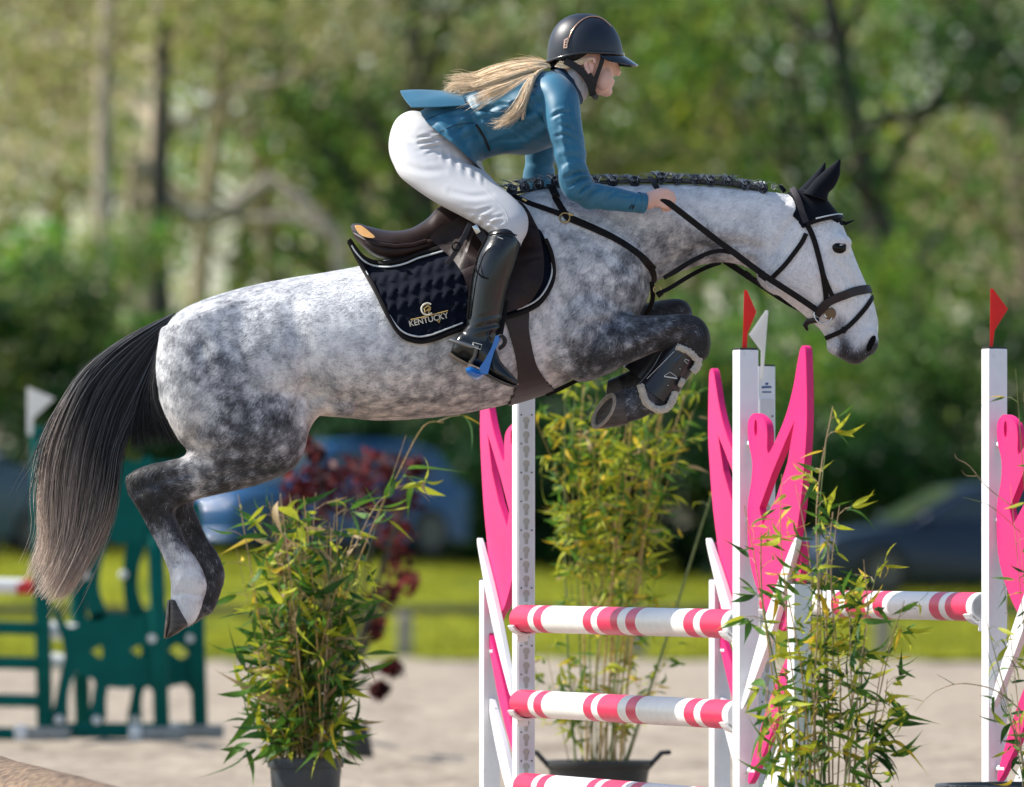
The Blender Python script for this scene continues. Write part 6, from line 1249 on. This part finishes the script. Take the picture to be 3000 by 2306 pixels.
web = lambda pts, w, nm='chin_strap': add(nm, ribbon([P(x, y, HD+z) for x, y, z in [tuple(v) for v in cr(pts, 6)]], [Vector((.1, -1, 0))]*(6*(len(pts)-1)+1), w, .004), M_web, hel)
web([(1655, 178, -.082), (1690, 198, -.088), (1715, 222, -.085), (1730, 250, -.074), (1737, 278, -.05)], .024); web([(1768, 160, -.078), (1760, 190, -.078), (1749, 220, -.074), (1740, 250, -.068), (1737, 278, -.05)], .015); web([(1722, 215, -.085), (1734, 232, -.080), (1744, 240, -.072)], .020)
web([(1737, 276, -.052), (1742, 284, -.02), (1745, 285, .03), (1742, 278, .07)], .018)
# ---------------- hair
def haircol(t, u, tone): return np.array([.95, .76, .52])*(.5+.8*tone)*(1-.1*t) + np.array([.06, .05, .05])*tone
rg = np.random.default_rng(21)
hg1 = [[(1612, 186, .0), (1580, 180, -.02), (1520, 186, -.02), (1450, 205, -.01), (1390, 232, .0), (1350, 232, .0), (1308, 244, .0)], [(1612, 192, -.02), (1575, 188, -.04), (1520, 198, -.045), (1455, 222, -.04), (1395, 248, -.03), (1350, 246, -.03), (1312, 256, -.03)], [(1614, 198, -.03), (1575, 200, -.06), (1525, 215, -.075), (1460, 238, -.07), (1400, 262, -.06), (1360, 268, -.06), (1322, 272, -.06)]]
hair = add('ponytail', strands(hg1, 1900, .0011, haircol, rg, .016, (-.02, .02), .48, endspread=1.0, clump=34), M_hair, person, label='long blonde ponytail streaming over the jacket back')
hg2 = [[(1610, 194, -.03), (1575, 210, -.09), (1545, 245, -.17), (1520, 300, -.19), (1495, 335, -.195), (1470, 355, -.195), (1430, 352, -.19)], [(1610, 196, -.03), (1580, 212, -.10), (1556, 250, -.18), (1535, 305, -.20), (1512, 340, -.205), (1480, 362, -.205), (1445, 388, -.20)]]
add('loose_lock', strands(hg2, 560, .0011, haircol, rg, .013, (-.008, .004), .40, endspread=.9, clump=12), M_hair, hair)
hg3 = [[(1560, 215, -.12), (1500, 240, -.165), (1440, 262, -.17), (1395, 285, -.17), (1352, 312, -.17)], [(1560, 218, -.13), (1510, 250, -.175), (1460, 280, -.175), (1420, 300, -.17), (1390, 318, -.17)]]
add('loose_lock', strands(hg3, 130, .001, haircol, rg, .016, (-.006, .004), .7, clump=7), M_hair, hair)
hg4 = [[(1565, 215, -.14), (1542, 250, -.19), (1532, 300, -.20), (1530, 365, -.20)], [(1568, 216, -.14), (1548, 252, -.19), (1540, 300, -.20), (1530, 368, -.20)]]
add('loose_lock', strands(hg4, 55, .0014, haircol, rg, .003, (-.004, .004), .85), M_hair, hair)
hg5 = [[(1612, 182, 0), (1580, 172, 0), (1560, 160, 0)], [(1600, 182, 0), (1500, 184, 0), (1380, 226, 0)], [(1330, 240, 0), (1310, 252, 0), (1290, 268, 0)]]
add('flyaway_hair', strands([hg5[0], hg5[1]], 110, .0006, haircol, rg, .014, (-.03, .03), .7), M_hair, hair); add('flyaway_hair', strands([hg5[2], [(1340, 262, -.03), (1320, 272, -.03), (1298, 285, -.03)]], 70, .0008, haircol, rg, .012, (-.03, .03), .6), M_hair, hair)
b = bmesh.new(); tube_bm(b, [P(1618, 178, HD), P(1622, 200, HD-.02)], .012, 10); add('hair_tie', b2m(b), M_web, hair)
hg6 = [[(1640, 178, -.062), (1670, 182, -.078), (1705, 178, -.083), (1745, 166, -.080)], [(1625, 195, -.05), (1660, 200, -.070), (1700, 186, -.083), (1742, 172, -.081)]]
add('side_hair', strands(hg6, 160, .0014, haircol, rg, .003, (-.006, .002), .85), M_hair, hair)
# ================================================================== potted bamboos and the red shrub
M_pot = mat('dark_grey_pot', (.035, .045, .055), .45, var=.2, scale=9, bump=.05)
M_tub = mat('black_tub', (.016, .018, .020), .5, var=.2, scale=9)
M_soil = mat('soil', (.06, .045, .03), .95, bump=.8, bscale=60)
def leafmat(nm, c, c2):
    m = mat(nm, c, .55, col2=c2, scale=25, detail=3, spec=.25); N = m.node_tree.nodes; L = m.node_tree.links; B = N['Principled BSDF']
    tr = N.new('ShaderNodeBsdfTranslucent'); mx = N.new('ShaderNodeMixShader'); mx.inputs[0].default_value = .38; src = B.inputs['Base Color'].links[0].from_socket
    L.new(src, tr.inputs['Color']); L.new(B.outputs[0], mx.inputs[1]); L.new(tr.outputs[0], mx.inputs[2]); L.new(mx.outputs[0], N['Material Output'].inputs['Surface']); return m
LM = {'g': leafmat('leaf_green', (.05, .14, .018), (.12, .25, .03)), 'd': leafmat('leaf_deep_green', (.02, .075, .02), (.055, .15, .03)), 'y': leafmat('leaf_yellow_green', (.33, .40, .025), (.55, .55, .045)), 'o': leafmat('leaf_yellow', (.58, .40, .02), (.75, .56, .06)), 'b': leafmat('leaf_straw', (.36, .25, .11), (.50, .38, .20))}
M_cane = mat('bamboo_cane', (.42, .27, .08), .45, var=.35, scale=30, stretch=(1, 1, 6)); M_caneg = mat('bamboo_cane_green', (.16, .20, .05), .45, var=.35, scale=30); M_caneb = mat('bamboo_cane_straw', (.40, .28, .15), .6, var=.3, scale=30)
LEAF = {}
def leafmesh(kind, droop, twist):
    V_ = []; nseg = 7
    for i in range(nseg+1):
        t = i/nseg; w = .092*math.sin(math.pi*min(1, t**.75))*(1-.25*t); z = -droop*t*t; x = t - .25*droop*t*t; a = twist*t
        for s in (-1, 0, 1): V_.append((x, s*w*math.cos(a), z + (.02 if s else 0)*w*8 + s*w*math.sin(a)))
    Fc = [(i*3+j, i*3+j+1, (i+1)*3+j+1, (i+1)*3+j) for i in range(nseg) for j in range(2)]; me = pyd(V_, Fc); me.materials.append(LM[kind]); me.polygons.foreach_set('use_smooth', np.ones(len(me.polygons), bool)); return me
for kd in LM:
    for q, (dr, tw) in enumerate([(.12, .5), (.4, -.9), (.8, 1.4), (.25, -2.0)]): LEAF[kd, q] = leafmesh(kd, dr, tw)
def bamboo(name, root_loc, stems, label, mix, leaf_len, rng, per_node=3, canemats=None, lo=.15, hi=1.0, maxobj=290, rad=.0035, nodes=9, pend=-.3, extra=None):
    root = empty(name, root_loc, label=label, cat='potted plant'); LV = []
    kinds = list(mix); pr = np.array([mix[k] for k in kinds]); pr = pr/pr.sum()
    for si, st in enumerate(stems):
        pts = [Vector(p) for p in st[0]]; a = cr([list(p) for p in pts], 5); r_ = st[1] if len(st) > 1 else rad; k = len(a)
        bm = bmesh.new(); tube_bm(bm, [Vector(v) for v in a], [r_*(1-.6*i/(k-1))*(1.18 if i % 4 == 0 else 1.0) for i in range(k)], 7)
        add('stem', b2m(bm), (canemats or [M_cane])[rng.integers(0, len(canemats or [M_cane]))], root)
        dens = st[2] if len(st) > 2 else 1.0
        for nd in range(int(nodes*dens)):
            t = lo + (hi-lo)*(nd+rng.random())/max(1, int(nodes*dens)); p = Vector(a[min(int(t*(k-1)), k-1)]); ang = rng.uniform(0, 6.283); br = Vector((math.cos(ang), math.sin(ang), rng.uniform(.1, .8))).normalized()*rng.uniform(.02, .10)*(1.2-.5*t)*leaf_len/.09
            tip = p + br
            if rng.random() < .7: bm = bmesh.new(); tube_bm(bm, [p, p+br*.55+Vector((0, 0, .006)), tip], [r_*.4, r_*.3, r_*.18], 4); LV.append(('twig', b2m(bm)))
            for q in range(rng.integers(1, per_node+1)):
                d = (br.normalized()*.9 + Vector((rng.normal(0, .6), rng.normal(0, .6), rng.normal(pend, .45)))).normalized(); LV.append((kinds[rng.choice(len(kinds), p=pr)], tip if rng.random() < .75 else p+br*.6, d, leaf_len*rng.uniform(.55, 1.35), rng.uniform(0, 6.283), int(rng.integers(0, 4))))
    if extra: LV += extra
    tw = [l for l in LV if l[0] == 'twig']; lv = [l for l in LV if l[0] != 'twig']; lv.sort(key=lambda l: -l[3]*(1.0 + .25*(l[1].y < root_loc[1])))
    if tw:
        bm = bmesh.new()
        for _, me in tw: bm.from_mesh(me); bpy.data.meshes.remove(me)
        add('twigs', b2m(bm), (canemats or [M_cane])[-1], root, kind='stuff')
    def xf(d, roll): return (d.to_track_quat('X', 'Z') @ Quaternion((1, 0, 0), roll))
    for l in lv[:maxobj]:
        o = bpy.data.objects.new('leaf', LEAF[l[0], l[5]]); COL.objects.link(o); o.parent = root; o.location = l[1] - wloc(root); o.rotation_euler = xf(l[2], l[4]).to_euler(); o.scale = (l[3], l[3]*rng.uniform(.6, 1.25), l[3]*rng.uniform(.5, 1.8))
    rest = lv[maxobj:]
    if rest:
        ks = list(LM); VV = []; FF = []; MI = []
        for l in rest:
            src = LEAF[l[0], l[5]]; q = xf(l[2], l[4]); b0 = len(VV); VV += [l[1] + (q @ v.co)*l[3] for v in src.vertices]
            for p in src.polygons: FF.append(tuple(i+b0 for i in p.vertices)); MI.append(ks.index(l[0]))
        me = pyd(VV, FF); o = add('small_leaves', me, [LM[k] for k in ks], root, kind='stuff'); me.polygons.foreach_set('material_index', MI)
    return root
def potmesh(c, r0, r1, h, m, root, seg=40, oval=1.0):
    bm = bmesh.new(); rings = []
    for z, r in ((0, r0*.96), (.004, r0), (h*.88, r1*.97), (h*.885, r1*1.03), (h-.006, r1*1.06), (h, r1*1.05), (h, r1*.95), (h*.8, r1*.92)): rings.append([bm.verts.new(Vector((c.x + r*oval*math.cos(t), c.y + r*math.sin(t), z))) for t in [6.2832*k/seg for k in range(seg)]])
    for a, b in zip(rings[:-1], rings[1:]):
        for k in range(seg): bm.faces.new((a[k], a[(k+1) % seg], b[(k+1) % seg], b[k]))
    bm.faces.new(rings[0][::-1]); add('pot', b2m(bm), m, root)
    bm = bmesh.new(); vs_ = [bm.verts.new(Vector((c.x + r1*.93*oval*math.cos(t), c.y + r1*.93*math.sin(t), h*.86))) for t in [6.2832*k/seg for k in range(seg)]]; cv = bm.verts.new(Vector((c.x, c.y, h*.93)))
    for k in range(seg): bm.faces.new((vs_[k], vs_[(k+1) % seg], cv))
    add('soil', b2m(bm), M_soil, root)
# left pot: thick clump
rg = np.random.default_rng(77); dL = 33.9; cL = P(895, 1600, dL); cL.z = 0
stems = []
for i in range(58):
    a = rg.uniform(0, 6.283); rr = .115*math.sqrt(rg.random()); b0 = Vector((cL.x + rr*math.cos(a), dL + rr*math.sin(a), .27)); px = 905 + rg.normal(0, 75) + 1.0*(rr*math.cos(a)*800); py = rg.uniform(1430, 1900) if i % 3 else rg.uniform(1440, 1560)
    tp = P(px, py, dL + rg.normal(0, .08)); mid = b0.lerp(tp, .5) + Vector((rg.normal(0, .02), rg.normal(0, .02), .01)); stems.append(([b0, mid, tp], rg.uniform(.0022, .0042), 1.0))
for i in range(46):
    a = rg.uniform(0, 6.283); rr = .12*math.sqrt(rg.random()); b0 = Vector((cL.x + rr*math.cos(a), dL + rr*math.sin(a), .27)); tp = P(895 + rg.normal(0, 70), rg.uniform(1560, 2100), dL + rg.normal(0, .06)); stems.append(([b0, b0.lerp(tp, .5), tp], .0018, .25))
stems.append(([Vector((cL.x+.05, dL, .27)), P(1000, 1800, dL), P(1085, 1560, dL), P(1165, 1390, dL), P(1240, 1250, dL), P(1300, 1238, dL)], .0032, .3)); stems.append(([P(1085, 1560, dL), P(1140, 1420, dL), P(1190, 1275, dL)], .002, 0)); stems.append(([Vector((cL.x-.05, dL, .27)), P(830, 1900, dL), P(770, 1590, dL)], .0022, .1)); stems.append(([P(1040, 1600, dL), P(1110, 1470, dL), P(1200, 1420, dL), P(1260, 1470, dL)], .002, .9))
rootL = bamboo('potted_bamboo', (cL.x, dL, 0), stems, 'bushy bamboo in a round grey pot below the horse\'s belly', {'g': 4, 'd': 3, 'y': 3, 'b': 1.0, 'o': .4}, .125, rg, 3, [M_caneb, M_cane, M_caneg, M_caneb], .10, 1.0, nodes=9, pend=-.4); potmesh(cL, .115, .135, .29, M_pot, rootL)
# middle tub: tall airy bamboo
dM = 36.2; cM = P(1755, 1600, dM); cM.z = 0; sM = F/dM; stems = []
for i in range(11):
    x0 = 1690 + i*14 + rg.normal(0, 5); xt = 1845 + (i-5)*36 + rg.normal(0, 25); b0 = P(x0, 2230, dM + rg.normal(0, .05)); yt = rg.uniform(860, 1120); tp = P(xt, yt, dM + rg.normal(0, .15)); m1 = b0.lerp(tp, .35) + Vector((-.02, 0, 0)); m2 = b0.lerp(tp, .7) + Vector((-.015 + rg.normal(0, .02), 0, .01)); stems.append(([b0, m1, m2, tp], rg.uniform(.003, .0055), 1.0))
for i in range(10):
    b0 = P(1720 + i*12, 2225, dM + rg.normal(0, .05)); tp = P(1900 + rg.uniform(-60, 170), rg.uniform(840, 1250), dM + rg.normal(0, .15)); stems.append(([b0, b0.lerp(tp, .35) + Vector((-.03, 0, 0)), b0.lerp(tp, .7) + Vector((-.03, 0, 0)), tp], rg.uniform(.002, .004), .8))
stems.append(([P(1832, 2235, dM), P(1960, 1850, dM), P(2075, 1480, dM), P(2100, 1440, dM)], .0065, .22))
for i in range(9):
    b0 = P(1665 + i*22, 2225, dM + .04); tp = P(1600 + i*42 + rg.normal(0, 20), rg.uniform(1830, 2050), dM + rg.normal(0, .1)); stems.append(([b0, b0.lerp(tp, .5), tp], .002, .55))
for i in range(9):
    b0 = P(1680 + i*18, 1800, dM); tp = P(1700 + rg.normal(60, 110), rg.uniform(1080, 1560), dM + rg.normal(0, .1)); stems.append(([b0, b0.lerp(tp, .5), tp], .002, 1.0))
rootM = bamboo('potted_bamboo', (cM.x, dM, 0), stems, 'tall yellow green bamboo in a black handled tub behind the poles', {'y': 5, 'g': 4.5, 'o': 1.4, 'b': .4}, .075, rg, 5, [M_cane, M_cane, M_caneg], .34, 1.0, nodes=26, pend=-.5, maxobj=290)
st2 = []
bm = bmesh.new()
zt = P(0, 2228, dM).z
potmesh(cM, .165, .205, zt, M_tub, rootM, oval=1.0)
for s in (-1, 1):
    e = cM + Vector((s*.2, 0, zt)); add('handle', tube([e + Vector((-s*.01, -.06, -.03)), e + Vector((s*.045, -.06, .03)), e + Vector((s*.075, -.05, .032)), e + Vector((s*.075, .05, .032)), e + Vector((s*.045, .06, .03)), e + Vector((-s*.01, .06, -.03))], .009, 8), M_tub, rootM)
# right hand bamboo in front of the near wing
dR = 28.7; cR = P(2440, 1600, dR); cR.z = 0; stems = []
for (x0, xt, yt, r) in [(2360, 2440, 1190, .0035), (2400, 2420, 1300, .0035), (2430, 2440, 1500, .004), (2330, 2230, 1560, .0045), (2340, 2180, 1480, .003), (2380, 2290, 1390, .003), (2410, 2330, 1420, .003), (2470, 2530, 1640, .0035), (2490, 2575, 1650, .0035), (2520, 2650, 1760, .003), (2540, 2620, 1850, .003), (2350, 2300, 1700, .003), (2390, 2395, 1620, .004), (2450, 2460, 1480, .003), (2480, 2490, 1720, .003), (2500, 2540, 1900, .003), (2370, 2340, 1900, .004), (2420, 2410, 1800, .004), (2440, 2420, 1560, .003), (2460, 2510, 1800, .003), (2530, 2600, 1990, .003), (2350, 2250, 2010, .003)]:
    b0 = P(x0, 2440, dR + rg.normal(0, .05)); b0.z = .24; tp = P(xt, yt, dR + rg.normal(0, .07)); stems.append(([b0, b0.lerp(tp, .4) + Vector((rg.normal(0, .015), 0, 0)), b0.lerp(tp, .75) + Vector((rg.normal(0, .015), 0, 0)), tp], r, 1.0))
ex = []
for i in range(70):
    p = P(rg.uniform(2230, 2600), rg.uniform(2020, 2300), dR + rg.normal(0, .08)); d = Vector((rg.normal(0, 1), rg.normal(0, .5), rg.normal(-.25, .4))).normalized(); ex.append((['d', 'g', 'g', 'y'][rg.integers(0, 4)], p, d, rg.uniform(.07, .14), rg.uniform(0, 6.28), int(rg.integers(0, 4))))
for i in range(16):
    p = P(2290 + rg.normal(0, 25), 2150 + rg.normal(0, 40), dR-.05); d = Vector((-1, rg.normal(0, .2), -.8 + rg.normal(0, .25))).normalized(); ex.append((['y', 'g'][i % 2], p, d, rg.uniform(.09, .14), rg.uniform(-.5, .5), 1))
for i in range(12):
    p = P(2545 + rg.normal(0, 12), 2200 + rg.normal(0, 40), dR-.03); d = Vector((1, rg.normal(0, .2), -.35 + rg.normal(0, .2))).normalized(); ex.append(('d', p, d, rg.uniform(.09, .14), rg.uniform(-.5, .5), 1))
rootR = bamboo('potted_bamboo', (cR.x, dR, 0), stems, 'sparse bamboo standing in front of the near pink wing', {'g': 3.5, 'y': 4.5, 'd': 1.6, 'o': .8}, .085, rg, 5, [M_cane, M_caneb, M_caneg, M_caneb], .18, 1.0, nodes=11, pend=-.3, extra=ex)
potmesh(cR, .15, .18, .26, M_tub, rootR)
# bamboo at the right edge
dE = 28.9; cE = P(3035, 1600, dE); cE.z = 0; stems = []
for (x0, xt, yt) in [(3010, 2885, 1800), (3020, 2900, 1860), (3030, 2890, 1905), (3000, 2940, 1700), (3040, 3000, 1150), (3050, 2975, 1080), (3030, 2960, 1420), (3060, 3010, 1300), (3045, 2985, 1560), (3035, 2930, 2040)]:
    b0 = P(x0, 2400, dE + rg.normal(0, .03)); b0.z = .25; tp = P(xt, yt, dE + rg.normal(0, .05)); stems.append(([b0, b0.lerp(tp, .45) + Vector((.01, 0, 0)), tp], .0022, 1.0))
stems.append(([P(2990, 2080, dE), P(2920, 2025, dE), P(2850, 2005, dE), P(2795, 2005, dE), P(2740, 2025, dE)], .0026, .12)); stems.append(([P(2795, 2005, dE), P(2770, 1990, dE), P(2745, 1976, dE)], .0014, 0)); stems.append(([P(2740, 2025, dE), P(2710, 2050, dE), P(2680, 2085, dE)], .0012, 0))
stems.append(([P(2960, 1480, dE), P(2890, 1425, dE), P(2840, 1365, dE), P(2805, 1345, dE), P(2797, 1330, dE)], .0018, 0)); stems.append(([P(2860, 1395, dE), P(2830, 1393, dE), P(2818, 1378, dE)], .0012, 0)); stems.append(([P(2990, 1560, dE), P(2905, 1485, dE), P(2840, 1462, dE), P(2820, 1458, dE)], .0014, 0))
rootE = bamboo('potted_bamboo', (cE.x, dE, 0), stems, 'thin twiggy bamboo in a grey tray at the right edge', {'g': 3, 'd': 2, 'y': 2, 'o': .7}, .07, rg, 2, [M_caneb, M_caneg], .2, 1.0, nodes=8, pend=-.3)
potmesh(cE, .27, .30, P(0, 2297, dE).z, M_pot, rootE)
# dark red shrub in a dark pot behind the left bamboo
rs = np.random.default_rng(9); dS = 47.0; cS = P(1010, 1600, dS); cS.z = 0
rootS = empty('red_leaved_shrub', (cS.x, dS, 0), label='dark red leaved potted shrub blurred behind the left bamboo', cat='shrub')
cs = []; rr_ = []; bm = bmesh.new()
for (x, y, r) in [(880, 1420, .10), (940, 1400, .12), (1010, 1400, .14), (1080, 1370, .12), (1140, 1380, .12), (1190, 1470, .10), (1060, 1450, .16), (960, 1480, .14), (1110, 1500, .14), (860, 1470, .08), (1215, 1370, .06), (1150, 1560, .12), (1165, 1640, .10), (1185, 1710, .09), (1120, 1740, .08), (1100, 1840, .07), (1150, 1960, .06), (1110, 2020, .05), (930, 1330, .05), (900, 1300, .04), (860, 1560, .08), (840, 1660, .07)]:
    q = P(x, y, dS + rs.normal(0, .15)); cs.append(tuple(q)); rr_.append(r); tube_bm(bm, [cS + Vector((0, 0, .3)), (cS + q)/2 + Vector((0, 0, .2)), q], [.012, .009, .004], 6)
add('stem', b2m(bm), M_barkd, rootS); add('foliage', leaf_mass(cs, rr_, 1500, .055, [(.06, .006, .010), (.10, .010, .013), (.04, .005, .010), (.22, .04, .035)], rs, .9), M_leaf, rootS, smooth=False, kind='stuff')
cS2 = P(1052, 1600, dS-.3); cS2.z = 0; potmesh(cS2, .075, .05, .17, M_tub, rootS)
